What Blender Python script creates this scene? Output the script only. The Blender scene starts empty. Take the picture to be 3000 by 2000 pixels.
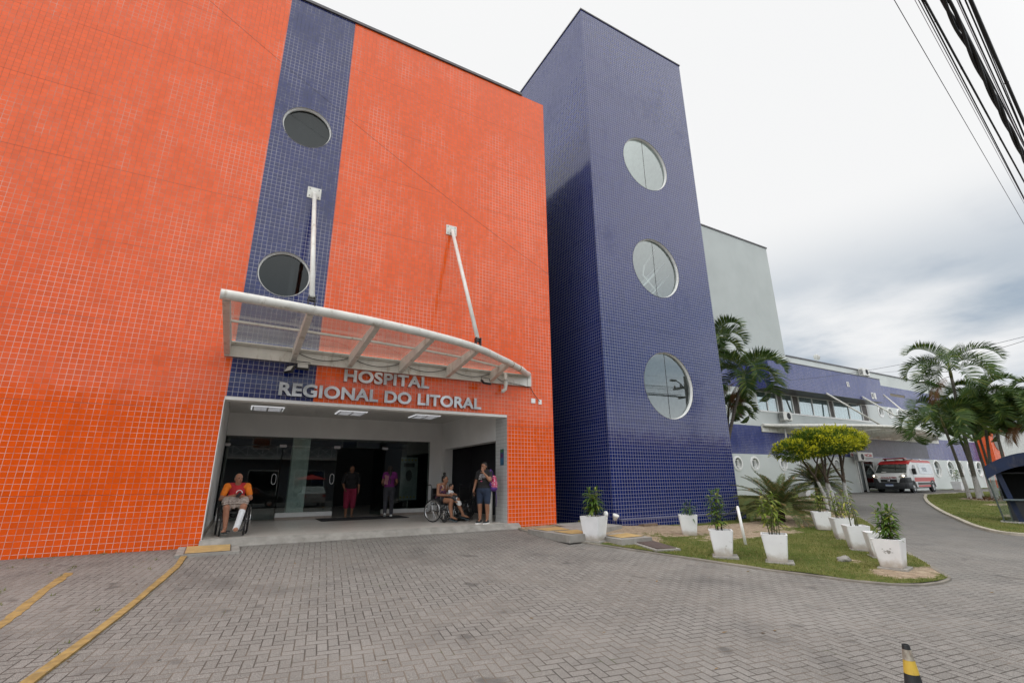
import bpy, bmesh, math, random
from math import sin, cos, pi, radians, sqrt, atan2, exp, floor
from mathutils import Vector, Matrix, noise as mnoise
from mathutils.geometry import tessellate_polygon
R = random.Random(11)
scene = bpy.context.scene
COL = scene.collection
V = Vector

# ------------------------------------------------------------------ helpers
def lerp(a, b, t): return a + (b - a) * t
def interp(x, xs, ys):
    if x <= xs[0]: return ys[0]
    for i in range(len(xs) - 1):
        if x <= xs[i + 1]:
            return lerp(ys[i], ys[i + 1], (x - xs[i]) / (xs[i + 1] - xs[i]))
    return ys[-1]

def ground(x, y):
    """height of the paved ground: it falls from the building to the street"""
    z = interp(y, [-60, -9.5, -6, 0, 4, 8, 200], [-.62, -.62, -.5, -.13, 0.0, .07, .07])
    z -= .2 * exp(-((x - 13.0) / 3.2) ** 2 - ((y - .3) / 1.7) ** 2)
    if x < 9.4 and y > .1: z -= .6 * min(1.0, (y - .1) / .6)
    return z

ORG = {}
def empty(name, loc=(0, 0, 0), rz=0.0):
    o = bpy.data.objects.new(name, None)
    o.empty_display_size = .2
    COL.objects.link(o); o.location = loc; o.rotation_euler = (0, 0, rz)
    return o
def tag(o, label=None, cat=None, group=None, kind=None):
    if label: o['label'] = label
    if cat: o['category'] = cat
    if group: o['group'] = group
    if kind: o['kind'] = kind
    return o
def thing(name, label, cat, loc=(0, 0, 0), rz=0.0, group=None):
    return tag(empty(name, loc, rz), label, cat, group)
def kids(o): return [c for c in bpy.data.objects if c.parent == o]
def copy_tree(o, parent=None):
    c = o.copy(); COL.objects.link(c); c.parent = parent
    for ch in kids(o): copy_tree(ch, c)
    return c

class MB:
    """collects faces; build() links them as ONE mesh object"""
    def __init__(s): s.v = []; s.f = []; s.uvs = {}
    def add(s, vs, fs):
        n = len(s.v); s.v += [V(p) for p in vs]
        s.f += [tuple(i + n for i in f) for f in fs]; return s
    def quad(s, a, b, c, d): return s.add([a, b, c, d], [(0, 1, 2, 3)])
    def box(s, x0, x1, y0, y1, z0, z1, bev=0.0):
        if bev > 0:
            bm = bmesh.new(); bmesh.ops.create_cube(bm, size=1)
            for v in bm.verts:
                v.co = V(((x0 + x1) / 2 + v.co.x * (x1 - x0), (y0 + y1) / 2 + v.co.y * (y1 - y0), (z0 + z1) / 2 + v.co.z * (z1 - z0)))
            bmesh.ops.bevel(bm, geom=bm.edges[:], offset=bev, segments=2, profile=.5, affect='EDGES')
            s.bm(bm); bm.free(); return s
        p = [(x0, y0, z0), (x1, y0, z0), (x1, y1, z0), (x0, y1, z0), (x0, y0, z1), (x1, y0, z1), (x1, y1, z1), (x0, y1, z1)]
        return s.add(p, [(3, 2, 1, 0), (4, 5, 6, 7), (0, 1, 5, 4), (1, 2, 6, 5), (2, 3, 7, 6), (3, 0, 4, 7)])
    def obox(s, c, ax, ay, az):
        """oriented box: centre and three half-axis vectors"""
        c, ax, ay, az = V(c), V(ax), V(ay), V(az)
        p = [c + ax * i + ay * j + az * k for k in (-1, 1) for i, j in ((-1, -1), (1, -1), (1, 1), (-1, 1))]
        return s.add(p, [(3, 2, 1, 0), (4, 5, 6, 7), (0, 1, 5, 4), (1, 2, 6, 5), (2, 3, 7, 6), (3, 0, 4, 7)])
    def bm(s, bm, mtx=None):
        bm.verts.ensure_lookup_table(); bm.verts.index_update()
        return s.add([(mtx @ v.co) if mtx else v.co.copy() for v in bm.verts], [tuple(v.index for v in f.verts) for f in bm.faces])
    def tube(s, pts, r, n=10, cap=True, closed=False):
        pts = [V(p) for p in pts]; m = len(pts)
        rs = r if isinstance(r, (list, tuple)) else [r] * m
        rings = []; up = None
        for i in range(m):
            if closed: d = pts[(i + 1) % m] - pts[i - 1]
            else: d = pts[min(i + 1, m - 1)] - pts[max(i - 1, 0)]
            if d.length < 1e-9: d = V((0, 0, 1))
            d.normalize()
            if up is None:
                up = V((0, 0, 1)) if abs(d.z) < .9 else V((1, 0, 0))
            a = d.cross(up)
            if a.length < 1e-6: a = d.cross(V((1, 0, 0)))
            a.normalize(); b = a.cross(d).normalized(); up = b
            rings.append([pts[i] + (a * cos(2 * pi * k / n) + b * sin(2 * pi * k / n)) * rs[i] for k in range(n)])
        vs = [p for g in rings for p in g]; fs = []
        for i in range(m if closed else m - 1):
            j = (i + 1) % m
            for k in range(n):
                k2 = (k + 1) % n
                fs.append((i * n + k, i * n + k2, j * n + k2, j * n + k))
        if cap and not closed:
            fs.append(tuple(range(n - 1, -1, -1))); fs.append(tuple((m - 1) * n + k for k in range(n)))
        return s.add(vs, [f[::-1] for f in fs])
    def sph(s, c, r, seg=12, ring=8, mtx=None):
        c = V(c); rx, ry, rz = r if isinstance(r, (list, tuple)) else (r, r, r)
        vs = [V((0, 0, rz))]
        for i in range(1, ring):
            t = pi * i / ring
            for k in range(seg):
                a = 2 * pi * k / seg; vs.append(V((rx * sin(t) * cos(a), ry * sin(t) * sin(a), rz * cos(t))))
        vs.append(V((0, 0, -rz))); L = len(vs) - 1; fs = []
        for k in range(seg):
            k2 = (k + 1) % seg
            fs.append((0, 1 + k, 1 + k2))
            for i in range(ring - 2):
                a = 1 + i * seg
                fs.append((a + k, a + seg + k, a + seg + k2, a + k2))
            a = 1 + (ring - 2) * seg
            fs.append((a + k, L, a + k2))
        if mtx is not None: vs = [mtx @ v for v in vs]
        return s.add([v + c for v in vs], fs)
    def cap(s, a, b, ra, rb, n=12):
        """tapered capsule"""
        a, b = V(a), V(b); d = b - a
        L = d.length
        if L < 1e-6: return s.sph(a, ra)
        q = d.to_track_quat('Z', 'Y').to_matrix()
        prof = [(0, -ra)]
        for i in range(1, 4): t = pi / 2 * i / 4; prof.append((ra * sin(t), -ra * cos(t)))
        prof.append((ra, 0)); prof.append((rb, L))
        for i in range(1, 4): t = pi / 2 * i / 4; prof.append((rb * cos(t), L + rb * sin(t)))
        prof.append((0, L + rb))
        vs = [a + q @ V((0, 0, prof[0][1]))]
        for r, z in prof[1:-1]:
            for k in range(n): vs.append(a + q @ V((r * cos(2 * pi * k / n), r * sin(2 * pi * k / n), z)))
        vs.append(a + q @ V((0, 0, prof[-1][1]))); m = len(prof) - 2; fs = []
        for k in range(n):
            k2 = (k + 1) % n
            fs.append((0, 1 + k2, 1 + k))
            for i in range(m - 1):
                o = 1 + i * n; fs.append((o + k, o + k2, o + n + k2, o + n + k))
            o = 1 + (m - 1) * n; fs.append((o + k, o + k2, len(vs) - 1))
        return s.add(vs, fs)
    def lathe(s, prof, c=(0, 0, 0), n=20, axis='Z'):
        c = V(c); vs = []; fs = []
        for r, z in prof:
            for k in range(n):
                a = 2 * pi * k / n; p = V((r * cos(a), r * sin(a), z))
                if axis == 'Y': p = V((p.x, p.z, p.y))
                if axis == 'X': p = V((p.z, p.x, p.y))
                vs.append(c + p)
        for i in range(len(prof) - 1):
            for k in range(n):
                k2 = (k + 1) % n; fs.append((i * n + k, i * n + k2, (i + 1) * n + k2, (i + 1) * n + k))
        return s.add(vs, fs)
    def poly(s, outer, holes, to3, flip=False):
        """flat polygon with holes, 2D -> 3D by to3"""
        loops = [[V((p[0], p[1], 0)) for p in l] for l in [outer] + list(holes)]
        tri = tessellate_polygon(loops); pts = [p for l in loops for p in l]
        vs = [to3(p.x, p.y) for p in pts]
        fs = []
        for t in tri:
            a, b, c = (pts[i] for i in t)
            cr = (b.x - a.x) * (c.y - a.y) - (b.y - a.y) * (c.x - a.x)
            if abs(cr) < 1e-12: continue
            t = tuple(t) if cr > 0 else tuple(t)[::-1]
            fs.append(t[::-1] if flip else t)
        return s.add(vs, fs)
    def prism(s, outline, y0, y1, to3):
        """extrude a 2D outline (u,v) from depth y0 to y1: to3(u,v,d)"""
        n = len(outline)
        s.poly(outline, [], lambda u, v: to3(u, v, y0)); s.poly(outline, [], lambda u, v: to3(u, v, y1), flip=True)
        vs = [to3(u, v, y0) for u, v in outline] + [to3(u, v, y1) for u, v in outline]
        return s.add(vs, [(i, i + n, (i + 1) % n + n, (i + 1) % n) for i in range(n)])
    def xf(s, m):
        s.v = [m @ p for p in s.v]; return s
    def build(s, name, mat, parent=None, smooth=False, world=False, fixn=False):
        """world=True: the points are world points and the parent stands unrotated at parent.location"""
        me = bpy.data.meshes.new(name)
        off = V((0, 0, 0))
        if world and parent is not None:
            p = parent
            while p is not None: off += p.location; p = p.parent
        me.from_pydata([tuple(p - off) for p in s.v], [], s.f); me.validate()
        if fixn:
            bm = bmesh.new(); bm.from_mesh(me); bmesh.ops.recalc_face_normals(bm, faces=bm.faces[:]); bm.to_mesh(me); bm.free()
        me.update()
        uv = me.uv_layers.new(name='UVMap')
        for p in me.polygons:
            n = p.normal; ax = max(range(3), key=lambda i: abs(n[i]))
            for li in p.loop_indices:
                c = me.vertices[me.loops[li].vertex_index].co + off
                uv.data[li].uv = (c.y, c.z) if ax == 0 else ((c.x, c.z) if ax == 1 else (c.x, c.y))
        if smooth:
            me.polygons.foreach_set('use_smooth', [True] * len(me.polygons))
        mats = mat if isinstance(mat, (list, tuple)) else [mat]
        for m in mats: me.materials.append(m)
        o = bpy.data.objects.new(name, me); COL.objects.link(o)
        if parent is not None: o.parent = parent
        return o

def circle(cx, cz, r, n=48): return [(cx + r * cos(2 * pi * k / n), cz + r * sin(2 * pi * k / n)) for k in range(n)]

# ------------------------------------------------------------------ materials
class G:
    """small node graph builder"""
    def __init__(s, name):
        s.m = bpy.data.materials.new(name); s.m.use_nodes = True; s.t = s.m.node_tree; s.t.nodes.clear()
        s.out = s.t.nodes.new('ShaderNodeOutputMaterial')
    def n(s, typ, ins=None, **at):
        x = s.t.nodes.new(typ)
        for k, v in at.items(): setattr(x, k, v)
        for k, v in (ins or {}).items(): s.put(x.inputs[k], v)
        return x
    def put(s, sock, v):
        if hasattr(v, 'is_output') or isinstance(v, bpy.types.NodeSocket): s.t.links.new(v, sock)
        elif isinstance(v, (tuple, list)) and len(v) == 3 and sock.type == 'RGBA': sock.default_value = (*v, 1)
        else: sock.default_value = v
    def math(s, op, a, b=0.0, c=None, clamp=False):
        x = s.n('ShaderNodeMath', operation=op, use_clamp=clamp); s.put(x.inputs[0], a); s.put(x.inputs[1], b)
        if c is not None: s.put(x.inputs[2], c)
        return x.outputs[0]
    def mix(s, f, a, b, blend='MIX'):
        x = s.n('ShaderNodeMix', data_type='RGBA', blend_type=blend)
        s.put(x.inputs[0], f); s.put(x.inputs[6], a); s.put(x.inputs[7], b); return x.outputs[2]
    def ramp(s, f, a, b):
        """smooth 0..1 between a and b"""
        x = s.n('ShaderNodeMapRange', interpolation_type='SMOOTHSTEP'); s.put(x.inputs[0], f)
        x.inputs[1].default_value = a; x.inputs[2].default_value = b; return x.outputs[0]
    def noise(s, vec, scale, detail=4, rough=.55, dist=0.0):
        x = s.n('ShaderNodeTexNoise', {'Scale': scale, 'Detail': detail, 'Roughness': rough, 'Distortion': dist})
        s.put(x.inputs['Vector'], vec); return x
    def coord(s, kind='Object'): return s.n('ShaderNodeTexCoord').outputs[kind]
    def mapping(s, vec, loc=(0, 0, 0), rot=(0, 0, 0), sc=(1, 1, 1)):
        x = s.n('ShaderNodeMapping'); s.put(x.inputs[0], vec); x.inputs[1].default_value = loc; x.inputs[2].default_value = rot; x.inputs[3].default_value = sc
        return x.outputs[0]
    def bsdf(s, col, rough=.5, metal=0.0, spec=.5, normal=None, **kw):
        b = s.n('ShaderNodeBsdfPrincipled'); s.put(b.inputs['Base Color'], col); s.put(b.inputs['Roughness'], rough)
        s.put(b.inputs['Metallic'], metal); s.put(b.inputs['Specular IOR Level'], spec)
        if normal is not None: s.put(b.inputs['Normal'], normal)
        for k, v in kw.items(): s.put(b.inputs[k.replace('_', ' ')], v)
        return b.outputs[0]
    def bump(s, h, strength=.3, dist=.01, normal=None):
        x = s.n('ShaderNodeBump'); s.put(x.inputs['Height'], h); x.inputs['Strength'].default_value = strength; x.inputs['Distance'].default_value = dist
        if normal is not None: s.put(x.inputs['Normal'], normal)
        return x.outputs[0]
    def done(s, shader): s.t.links.new(shader, s.out.inputs[0]); return s.m

def simple(name, col, rough=.6, metal=0.0, spec=.5, var=.12, scale=6.0, bump=0.0, bscale=60.0, dirt=0.0, dirtcol=(.12, .10, .08)):
    g = G(name); c = g.coord()
    n1 = g.noise(c, scale, 5).outputs[0]
    f = g.ramp(n1, .3, .7)
    dark = tuple(x * (1 - var) for x in col); lite = tuple(min(1, x * (1 + var)) for x in col)
    k = g.mix(f, dark, lite)
    if dirt > 0:
        d = g.noise(g.mapping(c, sc=(1, 1, .35)), scale * 1.7, 6, .65).outputs[0]
        k = g.mix(g.math('MULTIPLY', g.ramp(d, .52, .75), dirt), k, dirtcol)
    nm = g.bump(g.noise(c, bscale, 3).outputs[0], bump, .01) if bump else None
    return g.done(g.bsdf(k, rough, metal, spec, nm))

def tile_mat(name, col, var, grout_l, grout_d, size=.105, ox=0.0, oz=0.0, joint=.038, gmid=.5, rough=.09, stain=.5, tilt=.012, spec=.5, gz=5.0, gh=0.0, mv=0.0):
    g = G(name)
    uv = g.coord('UV')
    sp = g.n('ShaderNodeSeparateXYZ'); g.put(sp.inputs[0], uv)
    u = g.math('DIVIDE', g.math('ADD', sp.outputs[0], ox), size); w = g.math('DIVIDE', g.math('ADD', sp.outputs[1], oz), size)
    fu = g.math('FRACT', u); fw = g.math('FRACT', w); iu = g.math('FLOOR', u); iw = g.math('FLOOR', w)
    du = g.math('MINIMUM', fu, g.math('SUBTRACT', 1.0, fu)); dw = g.math('MINIMUM', fw, g.math('SUBTRACT', 1.0, fw))
    d = g.math('MINIMUM', du, dw)
    isj = g.math('SUBTRACT', 1.0, g.ramp(d, joint * .8, joint * 1.25))
    cell = g.n('ShaderNodeCombineXYZ', {0: iu, 1: iw, 2: 0.0}).outputs[0]
    wn = g.n('ShaderNodeTexWhiteNoise', noise_dimensions='3D'); g.put(wn.inputs[0], cell)
    rv = wn.outputs['Value']; rc = wn.outputs['Color']
    uv3 = uv
    big = g.noise(uv3, .55, 5, .6).outputs[0]
    dark = tuple(x * (1 - var) for x in col); lite = tuple(x * (1 + var * .6) for x in col)
    tc = g.mix(g.math('ADD', g.math('MULTIPLY', rv, .6), g.math('MULTIPLY', big, .5)), dark, lite)
    # run-down streaks
    st = g.noise(g.mapping(uv3, sc=(2.2, .22, 1)), 1.0, 5, .6).outputs[0]
    stm = g.math('MULTIPLY', g.ramp(st, .56, .74), stain)
    tc = g.mix(stm, tc, tuple(x * .62 for x in col))
    # grout washed out in places and dark with mould in others
    gn = g.math('ADD', g.noise(uv3, .35, 4, .6).outputs[0], g.math('MULTIPLY', g.math('SUBTRACT', g.noise(g.mapping(uv3, sc=(3, .5, 1)), 1.0, 3).outputs[0], .5), .55))
    gn = g.math('ADD', gn, g.math('MULTIPLY', g.math('SUBTRACT', g.noise(uv3, 5, 2).outputs[0], .5), .35))
    gn = g.math('ADD', gn, g.math('MULTIPLY', g.math('SUBTRACT', sp.outputs[1], gz), gh))
    gc = g.mix(g.ramp(gn, gmid - .16, gmid + .16), grout_l, grout_d)
    k = g.mix(isj, tc, gc)
    if mv:          # dark movement joints every few courses
        r_ = g.math('FLOORED_MODULO', g.math('ADD', iw, 3.0), mv); e_ = g.math('MULTIPLY', g.math('COMPARE', r_, 0.0, .2), g.math('SUBTRACT', 1.0, g.ramp(fw, .05, .10)))
        k = g.mix(g.math('MULTIPLY', e_, g.ramp(g.noise(g.mapping(uv3, sc=(.5, 3, 1)), 1.0, 3).outputs[0], .36, .55)), k, tuple(x * .22 + .01 for x in col))
    nrm = g.n('ShaderNodeNewGeometry').outputs['Normal']
    off = g.n('ShaderNodeVectorMath', operation='SUBTRACT'); g.put(off.inputs[0], rc); off.inputs[1].default_value = (.5, .5, .5)
    sc = g.n('ShaderNodeVectorMath', operation='SCALE'); g.put(sc.inputs[0], off.outputs[0]); sc.inputs['Scale'].default_value = tilt
    ad = g.n('ShaderNodeVectorMath', operation='ADD'); g.put(ad.inputs[0], nrm); g.put(ad.inputs[1], sc.outputs[0])
    nr = g.n('ShaderNodeVectorMath', operation='NORMALIZE'); g.put(nr.inputs[0], ad.outputs[0])
    bp = g.bump(g.math('SUBTRACT', 1.0, isj), .35, .004, nr.outputs[0])
    ro = g.math('ADD', g.math('MULTIPLY', isj, .75), g.math('ADD', rough, g.math('MULTIPLY', g.noise(uv3, 9, 3).outputs[0], .06)))
    return g.done(g.bsdf(k, ro, 0.0, spec, bp))

def paver_mat():
    """concrete blocks laid in a herringbone"""
    g = G('paver_blocks'); c = g.coord('Object')
    v = g.mapping(c, rot=(0, 0, radians(8)))
    wob = g.noise(c, .5, 2); wv = g.n('ShaderNodeVectorMath', operation='MULTIPLY_ADD'); g.put(wv.inputs[0], wob.outputs[1]); wv.inputs[1].default_value = (.05, .05, 0); g.put(wv.inputs[2], v)
    sp = g.n('ShaderNodeSeparateXYZ'); g.put(sp.inputs[0], wv.outputs[0]); W = .104
    u = g.math('DIVIDE', sp.outputs[0], W); w = g.math('DIVIDE', sp.outputs[1], W)
    i = g.math('FLOOR', u); j = g.math('FLOOR', w); fu = g.math('FRACT', u); fw = g.math('FRACT', w)
    k = g.math('FLOORED_MODULO', g.math('SUBTRACT', i, j), 4.0)
    eq = lambda a: g.math('COMPARE', k, a, .1)
    k0, k1, k2, k3 = eq(0.0), eq(1.0), eq(2.0), eq(3.0)
    dl = g.math('ADD', fu, k1); dr = g.math('ADD', g.math('SUBTRACT', 1.0, fu), k0)
    db = g.math('ADD', fw, k2); dt = g.math('ADD', g.math('SUBTRACT', 1.0, fw), k3)
    dx = g.math('MINIMUM', dl, dr); dy = g.math('MINIMUM', db, dt)
    d = g.math('MINIMUM', dx, dy)
    jn = g.noise(c, 14, 3).outputs[0]
    d = g.math('ADD', d, g.math('MULTIPLY', g.math('SUBTRACT', jn, .5), .05))
    isj = g.math('SUBTRACT', 1.0, g.ramp(d, .028, .085))
    bi = g.math('SUBTRACT', i, k1); bj = g.math('SUBTRACT', j, k2)
    cell = g.n('ShaderNodeCombineXYZ', {0: bi, 1: bj, 2: 0.0}).outputs[0]
    wn = g.n('ShaderNodeTexWhiteNoise', noise_dimensions='3D'); g.put(wn.inputs[0], cell)
    base = g.mix(wn.outputs['Value'], (.148, .141, .130), (.220, .210, .196))
    grain = g.noise(c, 130, 2, .7).outputs[0]
    base = g.mix(g.ramp(grain, .3, .72), g.mix(.6, base, (.07, .065, .06)), g.mix(.38, base, (.52, .49, .45)))
    pat = g.noise(c, .33, 5, .6).outputs[0]
    base = g.mix(g.math('MULTIPLY', g.ramp(pat, .45, .72), .55), base, (.29, .278, .258))
    pat2 = g.noise(g.mapping(c, loc=(7, 3, 0)), .8, 6, .65).outputs[0]
    base = g.mix(g.math('MULTIPLY', g.ramp(pat2, .52, .72), .55), base, (.105, .10, .096))
    oil = g.noise(g.mapping(c, loc=(17, 31, 0)), 1.9, 2, .4).outputs[0]; base = g.mix(g.math('MULTIPLY', g.ramp(oil, .68, .76), .6), base, (.06, .057, .055))
    px = g.n('ShaderNodeSeparateXYZ'); g.put(px.inputs[0], c)
    base = g.mix(g.math('MULTIPLY', g.ramp(px.outputs[0], 12.0, 19.0), .45), base, (.085, .084, .082))
    jc = g.mix(g.ramp(g.noise(c, 1.2, 4).outputs[0], .4, .65), (.055, .047, .040), (.17, .14, .11))
    jc = g.mix(g.math('MULTIPLY', g.ramp(g.noise(c, 2.3, 4).outputs[0], .63, .72), .7), jc, (.07, .085, .025))
    far = g.math('MULTIPLY', isj, .9)
    k_ = g.mix(far, base, jc)
    h = g.math('ADD', g.math('MULTIPLY', g.math('SUBTRACT', 1.0, isj), 1.0), g.math('MULTIPLY', grain, .22))
    h = g.math('ADD', h, g.math('MULTIPLY', wn.outputs['Value'], .25))
    return g.done(g.bsdf(k_, .88, 0.0, .3, g.bump(h, .55, .008)))

def glass_mat(name, refl=.12, tint=(.55, .6, .6), rough=.0, ior=1.5, milk=0.0):
    g = G(name)
    lw = g.n('ShaderNodeLayerWeight', {'Blend': .5}).outputs['Facing']
    f = g.math('MULTIPLY_ADD', g.math('POWER', lw, 5.0), .95, .04 + refl, clamp=True)
    gl = g.n('ShaderNodeBsdfGlossy', {'Color': (.92, .97, .96), 'Roughness': rough}).outputs[0]
    tr = g.n('ShaderNodeBsdfTransparent', {'Color': tint}).outputs[0]
    mx = g.n('ShaderNodeMixShader'); g.put(mx.inputs[0], f); g.put(mx.inputs[1], tr); g.put(mx.inputs[2], gl)
    if milk:
        c = g.coord(); df = g.n('ShaderNodeBsdfDiffuse', {'Color': (.46, .44, .41)}).outputs[0]; tl = g.n('ShaderNodeBsdfTranslucent', {'Color': (.5, .48, .45)}).outputs[0]
        m2 = g.n('ShaderNodeMixShader', {0: .5}); g.put(m2.inputs[1], df); g.put(m2.inputs[2], tl)
        m3 = g.n('ShaderNodeMixShader'); g.put(m3.inputs[0], g.math('MULTIPLY_ADD', g.noise(c, 2.2, 5).outputs[0], milk, milk * .6)); g.put(m3.inputs[1], mx.outputs[0]); g.put(m3.inputs[2], m2.outputs[0]); return g.done(m3.outputs[0])
    return g.done(mx.outputs[0])

def emit_mat(name, col, strength, base=.8):
    g = G(name)
    b = g.n('ShaderNodeBsdfPrincipled'); g.put(b.inputs['Base Color'], tuple(base * x for x in col)); g.put(b.inputs['Emission Color'], col); b.inputs['Emission Strength'].default_value = strength
    return g.done(b.outputs[0])

def leaf_mat(name, c1, c2, c3=None, rough=.45, scale=3.0, trans=.25):
    g = G(name); c = g.coord('Object')
    n = g.noise(c, scale, 3).outputs[0]
    ri = g.n('ShaderNodeNewGeometry').outputs['Random Per Island']
    f = g.math('ADD', g.math('MULTIPLY', g.ramp(n, .3, .7), .5), g.math('MULTIPLY', ri, .5))
    k = g.mix(f, c1, c2)
    if c3: k = g.mix(g.ramp(ri, .80, .95), k, c3)
    b = g.bsdf(k, rough, 0.0, .35)
    t = g.n('ShaderNodeBsdfTranslucent', {'Color': k}).outputs[0]
    mx = g.n('ShaderNodeMixShader', {0: trans}); g.put(mx.inputs[1], b); g.put(mx.inputs[2], t)
    return g.done(mx.outputs[0])

M = {}
M['orange'] = tile_mat('orange_tiles', (.76, .092, .004), .15, (.68, .44, .37), (.40, .105, .05), ox=.48, oz=-2.87, gmid=.53, gh=.016, spec=.42, tilt=.018, mv=16.0, stain=.20, joint=.034)
M['blue'] = tile_mat('blue_tiles', (.003, .011, .095), .28, (.34, .33, .36), (.035, .04, .075), ox=.455, oz=-2.87, gmid=.60, stain=.3, gh=.010, spec=.6)
M['blue_tower'] = tile_mat('blue_tower_tiles', (.003, .012, .108), .26, (.40, .40, .45), (.045, .05, .085), ox=-9.72, oz=.06, joint=.029, gmid=.74, stain=.18, gh=.006, spec=.55, tilt=.016, mv=31.0)
M['blue_wing'] = tile_mat('blue_wing_tiles', (.030, .045, .19), .28, (.36, .34, .38), (.07, .07, .14), gmid=.52, stain=.6, rough=.2)
M['white_tile'] = tile_mat('white_tiles', (.55, .56, .55), .06, (.30, .29, .28), (.20, .19, .18), size=.10, gmid=.5)
M['paver'] = paver_mat()
M['white_wall'] = simple('white_plaster', (.74, .73, .71), .8, var=.05, scale=1.2, bump=.05)
M['pale_wall'] = simple('pale_green_white_paint', (.56, .59, .575), .75, var=.05, scale=.7, dirt=.14, dirtcol=(.33, .34, .31), bump=.08, bscale=30)
M['grey_wall'] = simple('grey_painted_wall', (.44, .47, .455), .8, var=.05, scale=.5, dirt=.12, dirtcol=(.30, .31, .30), bump=.1, bscale=20)
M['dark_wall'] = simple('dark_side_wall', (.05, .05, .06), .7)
M['ceil'] = simple('ceiling_paint', (.66, .645, .62), .85, var=.03)
M['floor'] = None
M['white_paint'] = simple('white_enamel', (.74, .73, .69), .4, var=.05, scale=5, dirt=.4, dirtcol=(.34, .27, .17))
M['steel_white'] = simple('weathered_white_steel', (.66, .65, .60), .42, var=.08, scale=4, dirt=.75, dirtcol=(.27, .21, .13))
M['white_clean'] = simple('white_frame_paint', (.78, .78, .76), .35, var=.03)
M['black'] = simple('black_plastic', (.014, .014, .015), .45)
M['black_steel'] = simple('black_steel', (.016, .016, .018), .3, spec=.6)
M['rubber'] = simple('tyre_rubber', (.018, .018, .018), .8)
M['chrome'] = simple('brushed_metal', (.62, .62, .62), .25, metal=1.0, var=.05)
M['concrete'] = simple('old_concrete', (.29, .275, .25), .9, var=.16, scale=4, bump=.25, bscale=40, dirt=.4, dirtcol=(.12, .11, .09))
M['coping'] = simple('metal_coping', (.10, .095, .10), .5, metal=.3)
M['hatch'] = simple('yellow_hatch_paint', (.47, .32, .13), .75, var=.12, scale=8, dirt=.3, bump=.1)
M['yellow'] = simple('worn_yellow_paint', (.31, .205, .07), .85, var=.25, scale=9, bump=.3, dirt=.85, dirtcol=(.22, .19, .14))
M['win'] = glass_mat('tower_window_glass', .15, (.66, .72, .70))
M['win_f'] = glass_mat('facade_window_glass', .0, (.36, .39, .39))
M['win_dark'] = glass_mat('strip_window_glass', .16, (.30, .32, .32))
M['door_glass'] = glass_mat('lobby_glass', .012, (.74, .80, .78))
M['canopy_glass'] = glass_mat('canopy_glass', .05, (.62, .58, .53), .08, milk=.17)
M['wing_glass'] = glass_mat('wing_window_glass', .16, (.68, .76, .78))
M['floor'] = tile_mat('beige_floor_tiles', (.66, .61, .555), .06, (.36, .33, .30), (.2, .18, .16), size=.50, joint=.008, rough=.22, stain=.1, tilt=.002, spec=.4)
M['steel_letter'] = simple('brushed_steel_letters', (.54, .54, .53), .36, metal=1.0, var=.3, scale=2.2)
M['louvre'] = simple('lamp_louvre', (.62, .62, .64), .3, metal=.4)
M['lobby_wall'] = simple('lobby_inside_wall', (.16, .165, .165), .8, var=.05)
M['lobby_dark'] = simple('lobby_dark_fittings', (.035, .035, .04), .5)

# ================================================================== MAIN ORANGE BUILDING
XL, XR, ZT = -12.0, 7.99, 14.32           # left, right end and top of the facade
OX0, OX1, OZ = -.48, 6.42, 2.87           # the entrance opening
SX0, SX1 = -.455, 1.285                   # the blue stripe
YB = 5.0                                  # back wall of the recess
hosp = thing('hospital_building', 'large hospital block faced in orange mosaic tiles with one blue vertical stripe', 'building', (0, 0, -.4))
F = lambda u, v: V((u, 0, v))
m = MB()
m.poly([(XL, -.9), (OX0, -.9), (OX0, OZ), (SX0, OZ), (SX0, ZT), (XL, ZT)], [], F)
m.poly([(SX1, OZ), (OX1, OZ), (OX1, -.9), (XR, -.9), (XR, ZT), (SX1, ZT)], [], F)
m.build('orange_wall', M['orange'], hosp, world=True)
RW = [(.385, 10.17, .60), (.33, 5.89, .575)]
m = MB(); m.poly([(SX0, OZ), (SX1, OZ), (SX1, ZT), (SX0, ZT)], [circle(x, z, r) for x, z, r in RW], F)
m.build('blue_stripe', M['blue'], hosp, world=True)
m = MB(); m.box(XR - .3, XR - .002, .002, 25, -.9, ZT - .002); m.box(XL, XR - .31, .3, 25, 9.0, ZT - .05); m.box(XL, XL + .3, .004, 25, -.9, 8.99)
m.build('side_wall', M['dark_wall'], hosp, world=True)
m = MB(); m.box(XL, XR - .9, -.05, .35, ZT + .002, ZT + .09)
m.build('roof_coping', M['coping'], hosp, world=True)

def round_window(parent, cx, cz, r, Y, glass, depth=.14, reveal=None, split=False, name='round_window'):
    """a porthole in a wall facing -Y: reveal, white ring and a pane"""
    n = 56; fr = MB()
    rin = r - .028
    prof = [(r + .012, -.012), (r + .012, -.002), (r - .004, .0), (r - .004, depth - .03), (rin, depth - .03), (rin, depth + .03)]
    prof = [(r - .002, .001), (r - .004, depth - .05), (r - .004, depth - .045), (rin, depth - .05), (rin, depth + .02)]
    fr.lathe(prof, (cx, Y, cz), n, 'Y')
    w = fr.build(name, M['white_clean'], parent, world=True, fixn=True)
    lip = MB(); lip.lathe([(r + .008, 0.0), (r + .008, -.006), (r - .004, -.006), (r - .004, .004)], (cx, Y, cz), n, 'Y')
    lip.build('rim', M['coping'], w, world=True)
    p = MB(); p.lathe([(0.001, depth), (rin + .004, depth)], (cx, Y, cz), n, 'Y')
    p.build('pane', glass, w, world=True)
    if split:
        q = MB(); q.box(cx - .008, cx + .008, Y + depth - .006, Y + depth + .003, cz - rin, cz + rin); q.build('mullion', M['black'], w, world=True)
    return w
for x, z, r in RW: round_window(hosp, x, z, r, 0, M['win_f'], .10)
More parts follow.
